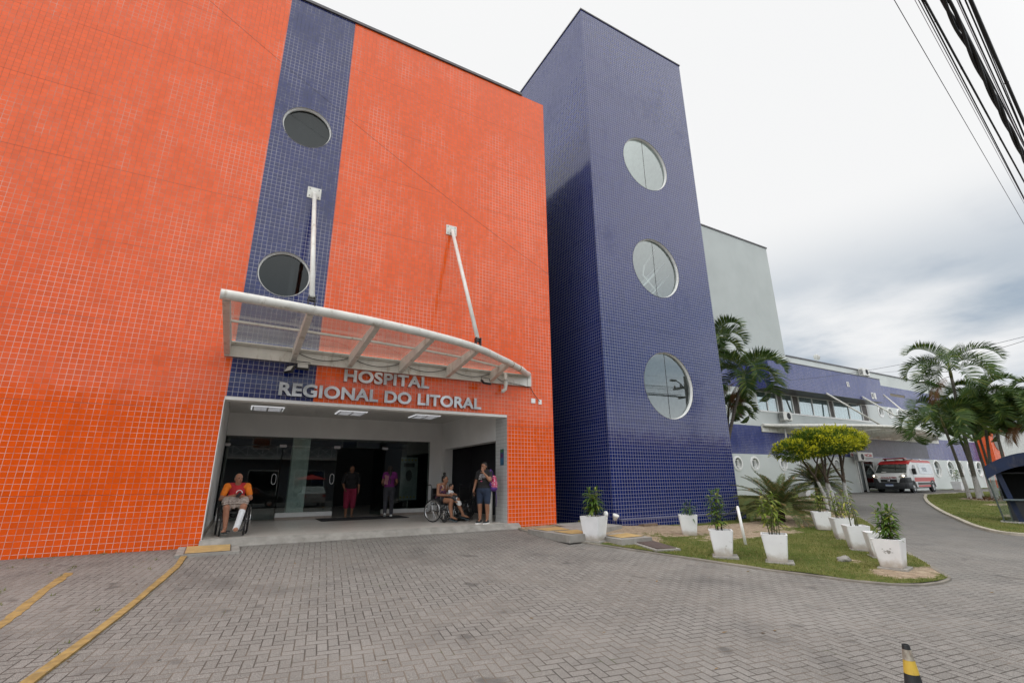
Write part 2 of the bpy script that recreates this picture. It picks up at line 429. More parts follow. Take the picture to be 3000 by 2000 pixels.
# rooms behind the two windows
m = MB()
for z in (5.89, 10.17):
    m.box(-1.5, 2.4, 3.2, 3.3, z - 1.5, z + 2.2); m.box(-1.6, -1.5, .16, 3.3, z - 1.5, z + 2.2); m.box(2.4, 2.5, .16, 3.3, z - 1.5, z + 2.2)
    m.box(-1.6, 2.5, .16, 3.3, z + 2.2, z + 2.25); m.box(-1.6, 2.5, .16, 3.3, z - 1.55, z - 1.5)
m.box(.50, .56, .45, .52, 4.9, 7.4)
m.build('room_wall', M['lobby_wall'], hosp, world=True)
m = MB(); m.box(.46, .54, .36, .42, 4.6, 8.0); m.build('blind_rail', M['black'], hosp, world=True)

# ---- entrance recess
m = MB()
m.box(OX0 + .002, OX1 - .002, .30, YB + .2, 3.15, 3.25)
m.build('recess_ceiling', M['ceil'], hosp, world=True)
m = MB(); m.box(OX0 + .002, OX1 - .002, .004, .295, OZ - .07, 3.3)
m.build('lintel', M['white_wall'], hosp, world=True)
m = MB()
m.box(OX0 - .30, OX0 - .001, .004, YB + .2, -.5, 3.4)                       # left wall
m.box(OX1, OX1 + .30, .70, 4.70, 2.20, 3.4); m.box(OX1, OX1 + .30, 4.70, YB + .2, -.5, 3.4)     # right wall round its dark opening
m.box(OX0, 5.96, YB, YB + .2, 2.47, 3.148); m.box(5.96, OX1 - .001, YB, YB + .2, -.3, 3.148)      # back wall over and beside the glass
m.build('recess_wall', M['white_wall'], hosp, world=True)
m = MB(); m.box(OX1 + .001, OX1 + .30, .004, .698, -.4, 3.14); m.build('jamb_tiling', M['white_tile'], hosp, world=True)
m = MB(); m.box(OX0 - .004, OX0 + .010, -.005, .02, -.16, OZ - .071); m.build('corner_trim', M['white_clean'], hosp, world=True)
# corridor behind the dark side opening and the lobby behind the glass
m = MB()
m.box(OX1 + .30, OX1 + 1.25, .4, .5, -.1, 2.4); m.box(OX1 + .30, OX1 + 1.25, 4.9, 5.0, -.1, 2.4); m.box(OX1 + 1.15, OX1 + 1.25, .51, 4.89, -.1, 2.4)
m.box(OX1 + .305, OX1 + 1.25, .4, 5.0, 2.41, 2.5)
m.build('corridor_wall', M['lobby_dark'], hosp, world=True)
m = MB()
m.box(-3.2, 9.0, 13.5, 13.6, -.1, 3.4); m.box(-3.3, -3.2, YB + .21, 13.6, -.1, 3.4); m.box(9.0, 9.1, YB + .21, 13.6, -.1, 3.4)
m.box(-3.3, 9.1, YB + .21, 13.6, 3.0, 3.1); m.box(-3.3, OX0 - .31, YB + .1, YB + .2, -.1, 3.0); m.box(OX1 + .301, 9.1, YB + .1, YB + .2, -.1, 3.0)
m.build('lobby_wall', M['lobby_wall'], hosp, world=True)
m = MB(); m.box(1.42, 1.92, 5.18, 5.6, 0, 3.0); m.build('lobby_column', simple('lobby_column_paint', (.82, .85, .83), .6), hosp, world=True)
for bx in ((4.9, 7.4, 8.2, 8.9, 0, 1.1), (-1.6, .6, 8.6, 9.0, 0, 1.0)): m = MB(); m.box(*bx); m.build('reception_counter', M['lobby_dark'], hosp, world=True)
m = MB(); m.box(OX0, OX1 + 1.2, .012, 5.0, -.30, 0.0); m.box(-3.3, 9.1, 5.001, 13.6, -.30, -.003); m.build('lobby_floor', M['floor'], hosp, world=True)
# threshold: worn concrete nosing and short ramp to the paving
m = MB()
prev = None
for i in range(24):
    x = OX0 - .02 + (OX1 + .35 - OX0) * i / 23
    yo = -.20 - .05 * mnoise.noise(V((x * .9, 2, 0))); zg = ground(x, yo) + .012
    a, b, c = V((x, .010, .002)), V((x, -.05, -.02)), V((x, yo, zg)); d = V((x, yo - .01, zg - .2))
    if prev:
        for k in range(3): m.quad(prev[k], prev[k + 1], (a, b, c, d)[k + 1], (a, b, c, d)[k])
    prev = (a, b, c, d)
m.build('threshold_ramp', M['concrete'], hosp, world=True, fixn=True)
# white kerb under the glass, beige skirting
SKB = simple('beige_skirting', (.33, .28, .24), .5)
for xa, xb in ((1.11, 2.74), (4.33, 5.955)):
    m = MB(); m.box(xa, xb, YB - .13, YB + .1, .075, .20, .01); m.build('glazing_kerb', M['white_clean'], hosp, world=True)
    m = MB(); m.box(xa, xb, YB - .12, YB + .09, .001, .074); m.build('kerb_base', SKB, hosp, world=True)
for bx in ((5.962, OX1 - .002, YB - .012, YB - .001, .001, .10), (OX0 + .001, OX0 + .013, .05, YB - .02, .001, .10), (OX1 - .012, OX1 - .001, 4.71, YB - .02, .001, .10)): m = MB(); m.box(*bx); m.build('skirting', SKB, hosp, world=True)
# glass front: fixed panes, two hinged doors standing closed beside the open passage
gx = [(-.43, -.14), (1.12, 1.35), (1.36, 2.74), (4.33, 5.95)]
gp = MB()
for a, b in ((1.12, 2.745), (4.325, 5.95)): gp.box(a, b, YB + .03, YB + .042, .20, 2.18)
gp.box(-.45, 5.95, YB + .03, YB + .042, 2.195, 2.465)
gl = gp.build('glass_front', M['door_glass'], hosp, world=True)
pf = MB()
for x in (-.43, 1.11, 2.745, 4.33):
    pf.box(x - .10, x + .10, YB + .015, YB + .055, 2.15, 2.235, .006)
pf.box(-.46, 5.955, YB + .02, YB + .05, 2.455, 2.475)
pf.box(5.935, 5.96, YB + .02, YB + .05, .20, 2.46)
pf.build('patch_fitting', M['chrome'], gl, world=True)
def glass_door(x0, x1, hx, ang=0):
    d = MB(); d.box(x0, x1, YB + .026, YB + .038, .03, 2.17)
    o = d.build('door', M['door_glass'], hosp, world=True)
    h = MB()
    for s in (-.05, .10):
        h.tube([(hx, YB + .032, .96), (hx, YB + .032 + s, .98), (hx, YB + .032 + s, 1.40), (hx, YB + .032, 1.42)], .013, 8)
    pts = [(hx + .085 * (1 if k < 2 else -1), YB - .03, z) for k, z in ((0, 1.0), (1, 1.38), (2, 1.38), (3, 1.0))]
    h = MB(); ring = []
    for k in range(24):
        a = 2 * pi * k / 24; ring.append((hx + .062 * cos(a), YB - .025, 1.19 + .155 * (1 if sin(a) > 0 else -1) * abs(sin(a)) ** .6))
    h.tube(ring, .013, 8, closed=True); h.box(hx - .07, hx - .055, YB - .02, YB + .03, 1.10, 1.125); h.box(hx - .07, hx - .055, YB - .02, YB + .03, 1.25, 1.275)
    h.build('handle', M['chrome'], o, world=True, smooth=True)
    f = MB(); f.box(x0 + .02, x0 + .20, YB + .016, YB + .048, .03, .115, .005); f.build('floor_hinge', M['chrome'], o, world=True)
    return o
glass_door(-.43, 1.09, .96)
# the two leaves of the middle passage stand open into the lobby
for hx, sgn in ((2.76, 1), (4.31, -1)):
    d = MB(); d.box(-.006, .006, 0, .80, .03, 2.17); d.xf(Matrix.Translation((hx, YB + .06, 0)) @ Matrix.Rotation(-sgn * radians(12), 4, 'Z'))
    o = d.build('door', M['door_glass'], hosp, world=True)
    h = MB(); ring = []
    for k in range(24):
        a = 2 * pi * k / 24; ring.append((.0, .0 + .062 * cos(a), 1.19 + .155 * (1 if sin(a) > 0 else -1) * abs(sin(a)) ** .6))
    hm = Matrix.Translation((hx - sgn * .10, YB + .0, 0)) @ Matrix.Rotation(radians(80), 4, 'Z')
    h.tube(ring, .014, 8, closed=True); h.xf(hm); h.build('handle', M['chrome'], o, world=True, smooth=True)
# louvred ceiling lamps, partly lit; daylight mirrored in the louvres is added as glow
LAMP = emit_mat('lamp_and_daylight_glow', (.95, .97, 1.0), .5)
for cx, cy in ((.48, 3.6), (2.80, 3.5), (5.12, 3.35)):
    l = MB(); l.box(cx - .42, cx + .42, cy - .42, cy + .42, 3.128, 3.149); o = l.build('ceiling_light', LAMP, hosp, world=True)
    l = MB()
    for k in range(7): l.box(cx - .39, cx + .39, cy - .39 + k * .125, cy - .383 + k * .125, 3.112, 3.127)
    for k in range(3): l.box(cx - .39 + k * .37, cx - .35 + k * .37, cy - .392, cy + .388, 3.102, 3.127)
    l.build('louvre', M['louvre'], o, world=True)
# lamps inside the lobby that are lit
for cx, cy in ((.3, 7.2), (4.6, 9.5), (2.9, 9.0)):
    l = MB(); l.box(cx - .5, cx + .5, cy - .09, cy + .09, 2.975, 2.999); l.build('lobby_lamp', emit_mat('lobby_lamp_glow', (.9, .95, 1), 1.1), hosp, world=True)
# small things on the facade
for bx in ((7.22, 7.36, -.03, -.002, 3.26, 3.40, .004), (7.47, 7.58, -.03, -.002, 3.24, 3.38, .004)): m = MB(); m.box(*bx); m.build('junction_box', M['white_clean'], hosp, world=True)

# ================================================================== SIGN
sign = thing('wall_sign', 'brushed steel lettering HOSPITAL REGIONAL DO LITORAL mounted above the entrance', 'sign', (3.0, 0, 2.9))
def letter_meshes(text, x0, x1, z0, cap, mat, parent, Y=-.055, ext=.022, offset=.035, flip=False, name='letter', rot=None, one=False, space=1.05):
    """text as solid letters, each a mesh; fits the word between x0 and x1"""
    cu = bpy.data.curves.new('letters', 'FONT'); cu.body = text; cu.size = 1; cu.offset = 0; cu.space_character = space
    t = bpy.data.objects.new('letters', cu); COL.objects.link(t)
    bpy.context.view_layer.update(); dg = bpy.context.evaluated_depsgraph_get()
    cu.extrude = .5; cu.offset = offset; dg.update(); me = bpy.data.meshes.new_from_object(t.evaluated_get(dg))
    xs = [v.co.x for v in me.vertices]; ys = [v.co.y for v in me.vertices]; ylo, yhi = min(ys), max(ys)
    # cap height from a flat letter (no round overshoot)
    sx = (x1 - x0) / (max(xs) - min(xs)); sz = cap / (yhi - ylo); xm = min(xs)
    bm = bmesh.new(); bm.from_mesh(me); bmesh.ops.remove_doubles(bm, verts=bm.verts[:], dist=1e-5)
    for v in bm.verts: v.co = V((x0 + (v.co.x - xm) * sx, v.co.z * 2 * ext, z0 + (v.co.y - ylo) * sz))
    if flip:
        for v in bm.verts: v.co.x = x0 + x1 - v.co.x
        bmesh.ops.reverse_faces(bm, faces=bm.faces[:])
    bm.verts.index_update(); seen = set(); out = []
    bpy.data.objects.remove(t); bpy.data.curves.remove(cu); bpy.data.meshes.remove(me)
    groups = []
    for v in bm.verts:
        if v.index in seen: continue
        st = [v]; seen.add(v.index); comp = []
        while st:
            w = st.pop(); comp.append(w)
            for e in w.link_edges:
                q = e.other_vert(w)
                if q.index not in seen: seen.add(q.index); st.append(q)
        groups.append(comp)
    res = []
    if one: groups = [[v for gpp in groups for v in gpp]]
    for comp in groups:
        idx = {v.index: i for i, v in enumerate(comp)}
        b = MB(); fs = {f for v in comp for f in v.link_faces}
        b.add([v.co + V((0, Y, 0)) for v in comp], [tuple(idx[v.index] for v in f.verts) for f in fs])
        if rot is not None: b.xf(rot)
        res.append(b)
    bm.free()
    return res
for text, x0, x1, z0 in (('HOSPITAL', 1.91, 4.06, 3.40), ('REGIONAL DO LITORAL', .535, 5.57, 2.955)):
    for b in letter_meshes(text, x0, x1, z0, .305, M['steel_letter'], sign): b.build('letter', M['steel_letter'], sign, world=True, fixn=True)

# ================================================================== ENTRANCE CANOPY
can = thing('entrance_canopy', 'white steel and glass canopy hung by two rods over the main entrance', 'canopy', (3.3, 0, 3.72))
CX = [-.58, .75, 2.02, 3.28, 4.56, 5.87, 6.6, 7.12]; CY = [-3.03, -2.93, -2.76, -2.46, -1.98, -1.12, -.55, -.06]
cz = 4.09
def cy(x):
    # smooth arc through the measured points
    import bisect
    i = max(1, min(len(CX) - 2, bisect.bisect(CX, x) - 1))
    def cr(p0, p1, p2, p3, t): return .5 * ((2 * p1) + (p2 - p0) * t + (2 * p0 - 5 * p1 + 4 * p2 - p3) * t * t + (3 * p1 - p0 - 3 * p2 + p3) * t ** 3)
    i = max(0, min(len(CX) - 2, bisect.bisect(CX, x) - 1)); t = (x - CX[i]) / (CX[i + 1] - CX[i])
    g_ = lambda k: CY[max(0, min(len(CY) - 1, k))]
    return cr(g_(i - 1), g_(i), g_(i + 1), g_(i + 2), t)
tube = [(x, cy(x), cz) for x in [-.66 + (7.12 + .66) * k / 40 for k in range(41)]]
m = MB(); m.tube(tube, .088, 14); m.build('front_tube', M['steel_white'], can, world=True, smooth=True)
RB = simple('rust_band', (.30, .15, .04), .8)
for x in (6.02, 6.42):
    m = MB()
    d = V((.3, cy(x + .15) - cy(x - .15), 0)).normalized() * .02
    m.tube([V((x, cy(x), cz)) - d, V((x, cy(x), cz)) + d], .092, 14)
    m.build('rust_weld', RB, can, world=True, smooth=True)
m = MB(); m.box(-.62, 7.17, -.065, -.004, 3.735, 4.09); m.box(-.62, 7.17, -.12, -.066, 4.0, 4.075); m.box(-.62, 6.95, -.16, -.121, 4.03, 4.065)
m.build('wall_beam', M['steel_white'], can, world=True)
m = MB(); m.box(7.08, 7.20, -.085, -.066, 3.74, 4.11); m.build('end_plate', M['steel_white'], can, world=True)
for x in (-.57, .76, 2.02, 3.28, 4.56, 5.87):
    y = cy(x); r = MB(); w = .055
    to = lambda u, v, d: V((x + d, u, v))
    r.prism([(-.066, 3.76), (-.066, 4.05), (y + .07, 4.13), (y + .07, 4.0)], -w, w, to)
    r.build('rib', M['steel_white'], can, world=True, fixn=True)
m = MB()
def row(t): return [(x, lerp(-.07, cy(x), t), lerp(4.055, 4.10, t)) for x in [-.55 + (6.6 * (1 - .25 * t) + .1) * k / 12 for k in range(13)]]
for x0, x1 in zip([-.515, .815, 2.075, 3.335, 4.615], [.705, 1.965, 3.225, 4.505, 5.815]):
    a = V((x0, lerp(-.07, cy(x0), .52), 4.075)); b = V((x1, lerp(-.07, cy(x1), .52), 4.075))
    m.obox((a + b) / 2, (b - a) / 2, V((0, .03, 0)), V((0, 0, .02)))
m.build('purlin', M['steel_white'], can, world=True)
m = MB(); xs = [-.56 + (7.0 + .56) * k / 30 for k in range(31)]
for i in range(30):
    a, b = xs[i], xs[i + 1]
    m.add([(a, -.075, 4.105), (b, -.075, 4.105), (b, cy(b) + .06, 4.15), (a, cy(a) + .06, 4.15)], [(0, 1, 2, 3)])
m.build('glass_panel', M['canopy_glass'], can, world=True)
for x, zt in ((.75, 8.245), (4.56, 8.2)):
    y = cy(x); r = MB(); r.tube([(x, -.10, zt - .05), (x, y + .02, cz + .24)], .05, 12)
    o = r.build('tie_rod', M['steel_white'], can, world=True, smooth=True)
    p = MB(); p.box(x - .165, x + .165, -.022, -.003, zt - .15, zt + .17, .004); p.box(x - .05, x + .05, -.12, -.02, zt - .1, zt + .03)
    p.build('wall_plate', M['steel_white'], o, world=True)
    for sx in (-.11, .11):
        for sz in (-.09, .11): b = MB(); b.lathe([(.001, -.012), (.013, -.012), (.013, 0)], (x + sx, -.022, zt + sz), 8, 'Y'); b.build('bolt', M['black_steel'], o, world=True)
    c = MB(); c.box(x - .065, x - .045, y - .06, y + .07, cz + .06, cz + .26); c.box(x + .045, x + .065, y - .06, y + .07, cz + .06, cz + .26)
    c.tube([(x - .075, y, cz + .18), (x + .075, y, cz + .18)], .03, 8)
    c.build('clevis', M['black_steel'], o, world=True)
m = MB(); m.tube([(6.27, -.20, 4.02), (6.27, -.20, 3.66), (6.26, -.19, 3.56), (6.20, -.17, 3.50), (6.16, -.15, 3.50)], .052, 12); m.tube([(6.27, -.20, 3.80), (6.27, -.20, 3.87)], .062, 12)
m.build('downpipe', M['steel_white'], can, world=True, smooth=True)
cab = MB()
def sag(a, b, s, n=10): 
    a, b = V(a), V(b); return [a.lerp(b, k / n) - V((0, 0, s * 4 * (k / n) * (1 - k / n))) for k in range(n + 1)]
for a, b in ((.76, 2.02), (2.02, 3.28), (3.28, 4.56), (4.56, 5.87)): cab.tube(sag((a + .06, -.10, 3.97), (b - .06, -.10, 3.97), .13), .009, 6)
cab.tube([(5.92, -.10, 3.95), (6.2, -.10, 3.80), (6.8, -.09, 3.75), (7.2, -.03, 3.72), (7.30, -.035, 3.55), (7.5, -.04, 3.32)], .008, 6)
cab.build('electric_cable', M['black'], can, world=True)
def floodlight(x, y, z, rx, rz, label, two=False):
    t = thing('floodlight', label, 'floodlight', (x, y, z), rz)
    b = MB(); b.box(-.13, .13, -.03, .03, -.09, .09, .008); b.xf(Matrix.Rotation(rx, 4, 'X')); b.build('housing', M['black'], t)
    g_ = MB(); g_.box(-.108, .108, -.034, -.031, -.068, .068); g_.xf(Matrix.Rotation(rx, 4, 'X')); g_.build('lens', simple('floodlight_lens', (.45, .45, .42), .25), t)
    k = MB(); k.tube([(-.15, 0, 0), (-.15, .03, .12), (.15, .03, .12), (.15, 0, 0)], .010, 6); k.build('bracket', M['black'], t)
floodlight(.95, -.32, 3.60, radians(-38), 0, 'black floodlight aimed forward under the canopy beside the blue tiles')
floodlight(.70, -.24, 3.53, radians(-30), radians(-60), 'black floodlight turned sideways behind its twin under the left canopy end')
floodlight(5.55, -.40, 3.66, radians(-50), radians(14), 'black floodlight under the right canopy end beside the downpipe')

# ================================================================== STAIR TOWER
TX0, TX1, TY, TZ = 9.72, 15.42, -.42, 19.55
tower = thing('stair_tower', 'tall blue tiled stair tower with three round windows one above the other', 'tower', (12.57, 2.5, -.3))
TW = [(12.55, 13.15, 1.165), (12.55, 8.62, 1.165), (12.58, 4.20, 1.165)]
m = MB(); m.poly([(TX0, -.9), (TX1, -.9), (TX1, TZ), (TX0, TZ)], [circle(x, z, r, 64) for x, z, r in TW], lambda u, v: V((u, TY, v)))
m.add([(TX1, TY, -.9), (TX1, 6, -.9), (TX1, 6, TZ), (TX1, TY, TZ)], [(0, 1, 2, 3)])
m.add([(TX0, 6, -.9), (TX0, TY, -.9), (TX0, TY, TZ), (TX0, 6, TZ)], [(0, 1, 2, 3)])
m.add([(TX1, 6, -.9), (TX0, 6, -.9), (TX0, 6, TZ), (TX1, 6, TZ)], [(0, 1, 2, 3)])
m.build('tiled_wall', M['blue_tower'], tower, world=True)
m = MB(); m.box(TX0 - .03, TX1 + .03, TY - .03, TY + .25, TZ + .001, TZ + .06); m.box(TX0 - .03, TX0 + .25, TY + .251, 6.03, TZ + .001, TZ + .06); m.build('roof_coping', M['coping'], tower, world=True)
m = MB(); m.box(TX0 + .18, TX1 + .14, TY - .12, TY - .002, -1.0, -.04); m.box(TX1 + .002, TX1 + .14, TY - .001, 6, -1.0, -.04); m.build('plinth', M['blue_tower'], tower, world=True)
m = MB(); m.box(TX0 + .17, TX1 + .15, TY - .13, TY - .003, -.038, -.012); m.build('plinth_nosing', simple('plinth_render', (.16, .16, .24), .6), tower, world=True)
m = MB(); i0, i1 = TX0 + .25, TX1 - .25
m.add([(i0, 5.7, -.3), (i1, 5.7, -.3), (i1, 5.7, TZ - .3), (i0, 5.7, TZ - .3)], [(0, 1, 2, 3)])
m.add([(i0, TY + .2, -.3), (i0, 5.7, -.3), (i0, 5.7, TZ - .3), (i0, TY + .2, TZ - .3)], [(0, 1, 2, 3)])
m.add([(i1, 5.7, -.3), (i1, TY + .2, -.3), (i1, TY + .2, TZ - .3), (i1, 5.7, TZ - .3)], [(0, 1, 2, 3)])
m.build('inner_wall', simple('stairwell_paint', (.42, .46, .44), .8), tower, world=True)
for i, (x, z, r) in enumerate(TW): round_window(tower, x, z, r, TY, M['win'], .10, split=True)
m = MB()
for z0 in (7.55,):
    for y in (.35, .75): 
        m.tube([(11.7, y, z0 - .2), (13.9, y, z0 + 1.9)], .045, 8); m.tube([(12.2, y, z0 - .35), (14.1, y, z0 + 1.4)], .03, 8)
    m.tube([(12.75, .35, 9.1), (12.6, .35, 8.65), (13.9, .35, 7.6)], .042, 8); m.tube([(13.45, .35, 9.95), (12.75, .35, 9.1)], .036, 8)
m.build('stair_rail', M['white_clean'], tower, world=True, smooth=True)
# window on the narrow side of the tower facing the orange block
m = MB(); m.lathe([(.62, -.02), (.62, .0), (.54, .0), (.54, -.02)], (TX0 - .001, 3.9, 11.6), 40, 'X'); w = m.build('side_porthole', M['white_clean'], tower, world=True, fixn=True)
m = MB(); m.lathe([(.001, -.006), (.545, -.006)], (TX0 - .001, 3.9, 11.6), 40, 'X'); m.build('pane', M['win_dark'], w, world=True)
# ================================================================== GREY BLOCK AND LOW WING
YW = 8.0
grey = thing('grey_building', 'tall plain grey block with a slanting roofline rising behind the palm trees', 'building', (24, 12, 0))
m = MB(); m.box(9.5, 34.5, YW + .001, 22, 9.0, 18.75); m.build('wall', M['grey_wall'], grey, world=True)
m = MB(); m.box(9.4, 34.56, YW - .06, YW + .3, 18.752, 18.85); m.box(34.3, 34.57, YW + .301, 22, 18.752, 18.85); m.build('roof_coping', M['coping'], grey, world=True)

wing = thing('hospital_wing', 'long low white wing with blue tiled bands, strip windows and rows of portholes', 'building', (46, 12, 0))
WX0, WX1, WZ = 15.6, 65.3, 9.88
LP = [(x, 2.05, .36) for x in (19.6, 22.2, 25.4, 27.3, 29.0, 32.05, 34.25, 36.6, 38.6)]
UP = [(x, 6.5, .385) for x in (28.55, 47.1, 48.7, 50.4, 52.1, 53.85, 55.5, 57.2, 58.9, 60.6, 62.3)]
BP = [(x, 1.88, .68) for x in (52.0, 55.1, 57.9, 59.9, 62.4, 65.3 - .85)]
to = lambda u, v: V((u, YW, v))
m = MB()
m.poly([(WX0, -.5), (WX1, -.5), (WX1, 2.64), (WX0, 2.64)], [circle(*p, 32) for p in LP + BP] + [[(41.2, .07), (44.0, .07), (44.0, 2.42), (41.2, 2.42)]], to)
m.poly([(WX0, 4.50), (WX1, 4.50), (WX1, 7.0), (46.3, 7.0), (45.0, 7.0), (WX0, 7.0)], [circle(*p, 28) for p in UP] + [[(30.2, 5.55), (45.0, 5.55), (45.0, 6.93), (30.2, 6.93)]], to)
m.poly([(WX0, 8.88), (WX1, 8.88), (WX1, WZ), (WX0, WZ)], [], to)
m.add([(WX1, YW, -.5), (WX1, 22, -.5), (WX1, 22, WZ), (WX1, YW, WZ)], [(0, 1, 2, 3)])
m.add([(WX0, YW, WZ - .01), (WX1, YW, WZ - .01), (WX1, 22, WZ - .01), (WX0, 22, WZ - .01)], [(0, 1, 2, 3)])
m.build('wall', M['pale_wall'], wing, world=True)
m = MB(); m.poly([(WX0, 2.64), (WX1, 2.64), (WX1, 4.50), (WX0, 4.50)], [], to); m.poly([(WX0, 7.0), (WX1, 7.0), (WX1, 8.88), (WX0, 8.88)], [[(49.5, 8.06), (52.2, 8.06), (52.2, 8.30), (49.5, 8.30)]], to)
m.build('tiled_band', M['blue_wing'], wing, world=True)
m = MB(); m.box(41.6, 54.0, YW - .012, YW - .001, 2.72, 4.18); m.build('stained_band', tile_mat('soot_stained_tiles', (.10, .10, .13), .35, (.30, .29, .30), (.10, .10, .11), rough=.4, stain=.9), wing, world=True)
m = MB(); m.box(34.6, WX1 + .05, YW - .06, YW + .3, WZ + .002, WZ + .09); m.build('roof_coping', M['coping'], wing, world=True)
m = MB(); m.box(49.5, 52.2, YW + .02, YW + .3, 8.06, 8.30); m.build('vent_slot', simple('brown_vent', (.20, .17, .13), .8), wing, world=True)
def porthole(x, z, r, blind=True):
    f = MB(); f.lathe([(r + .10, .0), (r + .10, -.035), (r - .015, -.05), (r - .02, .10), (r - .05, .14)], (x, YW, z), 32, 'Y')
    w = f.build('porthole', M['white_clean'], wing, world=True, fixn=True)
    p = MB(); p.lathe([(.001, .141), (r - .02, .141)], (x, YW, z), 32, 'Y')
    p.build('pane', M['wing_glass'], w, world=True)
    return w
inner = MB(); inner.box(WX0, WX1, YW + .30, YW + .36, .2, 7.6); inner.build('inner_blind', simple('pale_blinds', (.50, .53, .54), .8), wing, world=True)
for p in LP:
    w = porthole(*p)
    s = MB(); x, z, r = p; s.box(x - r * .75, x + r * .55, YW + .06, YW + .13, z - r * .62, z + r * .68); s.box(x + r * .36, x + r * .62, YW + .02, YW + .13, z - r * .8, z + r * .68)
    s = MB()
    for a, b, c, d in ((-.62, .5, -.62, -.50), (-.62, .5, .50, .62), (-.62, -.5, -.499, .499), (.38, .5, -.499, .499), (.1, .2, -.499, .499)): s.box(x + a * r, x + b * r, YW + .03, YW + .12, z + c * r, z + d * r)
    s.build('sash', M['white_clean'], w, world=True)
for p in UP: porthole(*p)
for p in BP:
    w = porthole(*p); x, z, r = p; s = MB(); s.box(x - r, x + r, YW + .10, YW + .135, z - .04, z + .02); s.build('sash', M['white_clean'], w, world=True)
# strip window under the projecting blue box
wf = MB(); gl = MB(); x0, x1, z0, z1 = 30.2, 45.0, 5.55, 6.93
cuts = [30.2, 32.6, 33.0, 34.6, 35.15, 36.9, 39.2, 39.75, 42.0, 44.0, 44.95]
wf.box(x0, x1, YW - .04, YW + .12, z0 - .06, z0 + .05); wf.box(x0, x1, YW + .0, YW + .12, z1 - .05, z1 + .02)
for x in (30.25, 31.4, 32.55, 33.15, 34.4, 35.2, 36.95, 39.15, 39.8, 42.0, 44.0, 44.9): wf.box(x - .045, x + .045, YW, YW + .11, z0 + .051, z1 - .051)
sw = wf.build('strip_window', M['white_clean'], wing, world=True)
for a, b in ((30.3, 32.5), (33.2, 34.35), (35.25, 39.1), (39.85, 43.95)): gl.box(a, b, YW + .05, YW + .055, z0 + .05, z1 - .05)
gl.build('pane', M['wing_glass'], sw, world=True)
BI = simple('brown_infill', (.09, .075, .065), .6)
for a, b in ((32.6, 33.1), (34.45, 35.15), (39.2, 39.75), (44.05, 44.85)): dk = MB(); dk.box(a, b, YW + .06, YW + .10, z0 + .05, z1 - .05); dk.build('infill_panel', BI, sw, world=True)
cu = MB()
for a, b in ((30.3, 32.4), (35.25, 39.1), (39.85, 43.95)):
    n = 40; pts = [(a + (b - a) * k / n, YW + .2 + .03 * sin(k * 1.7)) for k in range(n + 1)]
    for k in range(n): cu.add([(*pts[k], z0), (*pts[k + 1], z0), (*pts[k + 1], z1 - .15), (*pts[k], z1 - .15)], [(0, 1, 2, 3)])
cu.build('curtain', simple('white_curtain', (.70, .74, .75), .9), sw, world=True)
# the projecting box
BY = 6.6
m = MB(); bx0, bx1, bz0, bz1 = 29.9, 44.75, 6.92, 8.80
to2 = lambda u, v: V((u, BY, v))
m.poly([(bx0, bz0), (bx1, bz0), (bx1, bz1), (bx0, bz1)], [], to2)
m.add([(bx0, YW, bz0), (bx0, BY, bz0), (bx0, BY, bz1), (bx0, YW, bz1)], [(0, 1, 2, 3)])
m.add([(bx1, BY, bz0), (bx1, YW, bz0), (bx1, YW, bz1), (bx1, BY, bz1)], [(0, 1, 2, 3)])
bxo = m.build('projecting_bay', M['blue_wing'], wing, world=True)
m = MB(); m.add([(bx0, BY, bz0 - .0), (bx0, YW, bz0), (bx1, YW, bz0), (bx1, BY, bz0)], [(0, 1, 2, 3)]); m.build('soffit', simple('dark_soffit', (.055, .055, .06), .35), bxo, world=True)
m = MB(); m.box(bx0 - .03, bx1 + .03, BY - .03, YW - .001, bz1 + .001, bz1 + .05); m.build('bay_coping', M['coping'], bxo, world=True)
m = MB()
for x, z, w, h in ((39.6, 7.95, .34, .36), (43.0, 7.35, .30, .5), (43.4, 7.35, .26, .5)):
    m.box(x - w / 2, x + w / 2, BY - .03, BY - .002, z - h / 2, z + h / 2)
g_ = m.build('vent_grille', M['white_wall'], bxo, world=True)
m = MB()
for k in range(3): m.box(39.5, 39.72, BY - .035, BY - .031, 7.84 + k * .09, 7.88 + k * .09)
m.box(42.92, 43.06, BY - .035, BY - .031, 7.2, 7.5); m.build('slot', M['dark_wall'], g_, world=True)
# emergency entrance
m = MB(); m.box(41.2, 44.0, YW + 1.6, YW + 1.7, -.1, 2.42); m.box(41.1, 41.2, YW + .02, YW + 1.7, -.1, 2.5); m.box(44.0, 44.1, YW + .02, YW + 1.7, -.1, 2.5); m.build('doorway_lining', M['lobby_dark'], wing, world=True)
m = MB()
for x in (41.25, 41.55, 42.35, 43.9): m.box(x - .05, x + .05, YW - .03, YW + .06, .08, 2.35)
m.box(41.2, 44.0, YW - .03, YW + .06, 2.36, 2.44); dr = m.build('door', M['white_clean'], wing, world=True)
m = MB(); m.box(42.5, 43.85, YW + .0, YW + .01, .12, 2.3); m.build('pane', M['win_dark'], dr, world=True)

es = thing('door_sign', 'white sign board with red lettering EMERGÊNCIA over the doorway behind the ambulance', 'sign', (42.4, YW, 2.7))
m = MB(); m.box(40.75, 44.05, YW - .06, YW - .014, 2.66, 3.05, .006); m.build('board', M['white_clean'], es, world=True)
red = simple('red_sign_letters', (.52, .03, .03), .5)
for b in letter_meshes('EMERGÊNCIA', 40.87, 43.93, 2.72, .27, red, es, Y=YW - .066, ext=.004): b.build('letter', red, es, world=True, fixn=True)

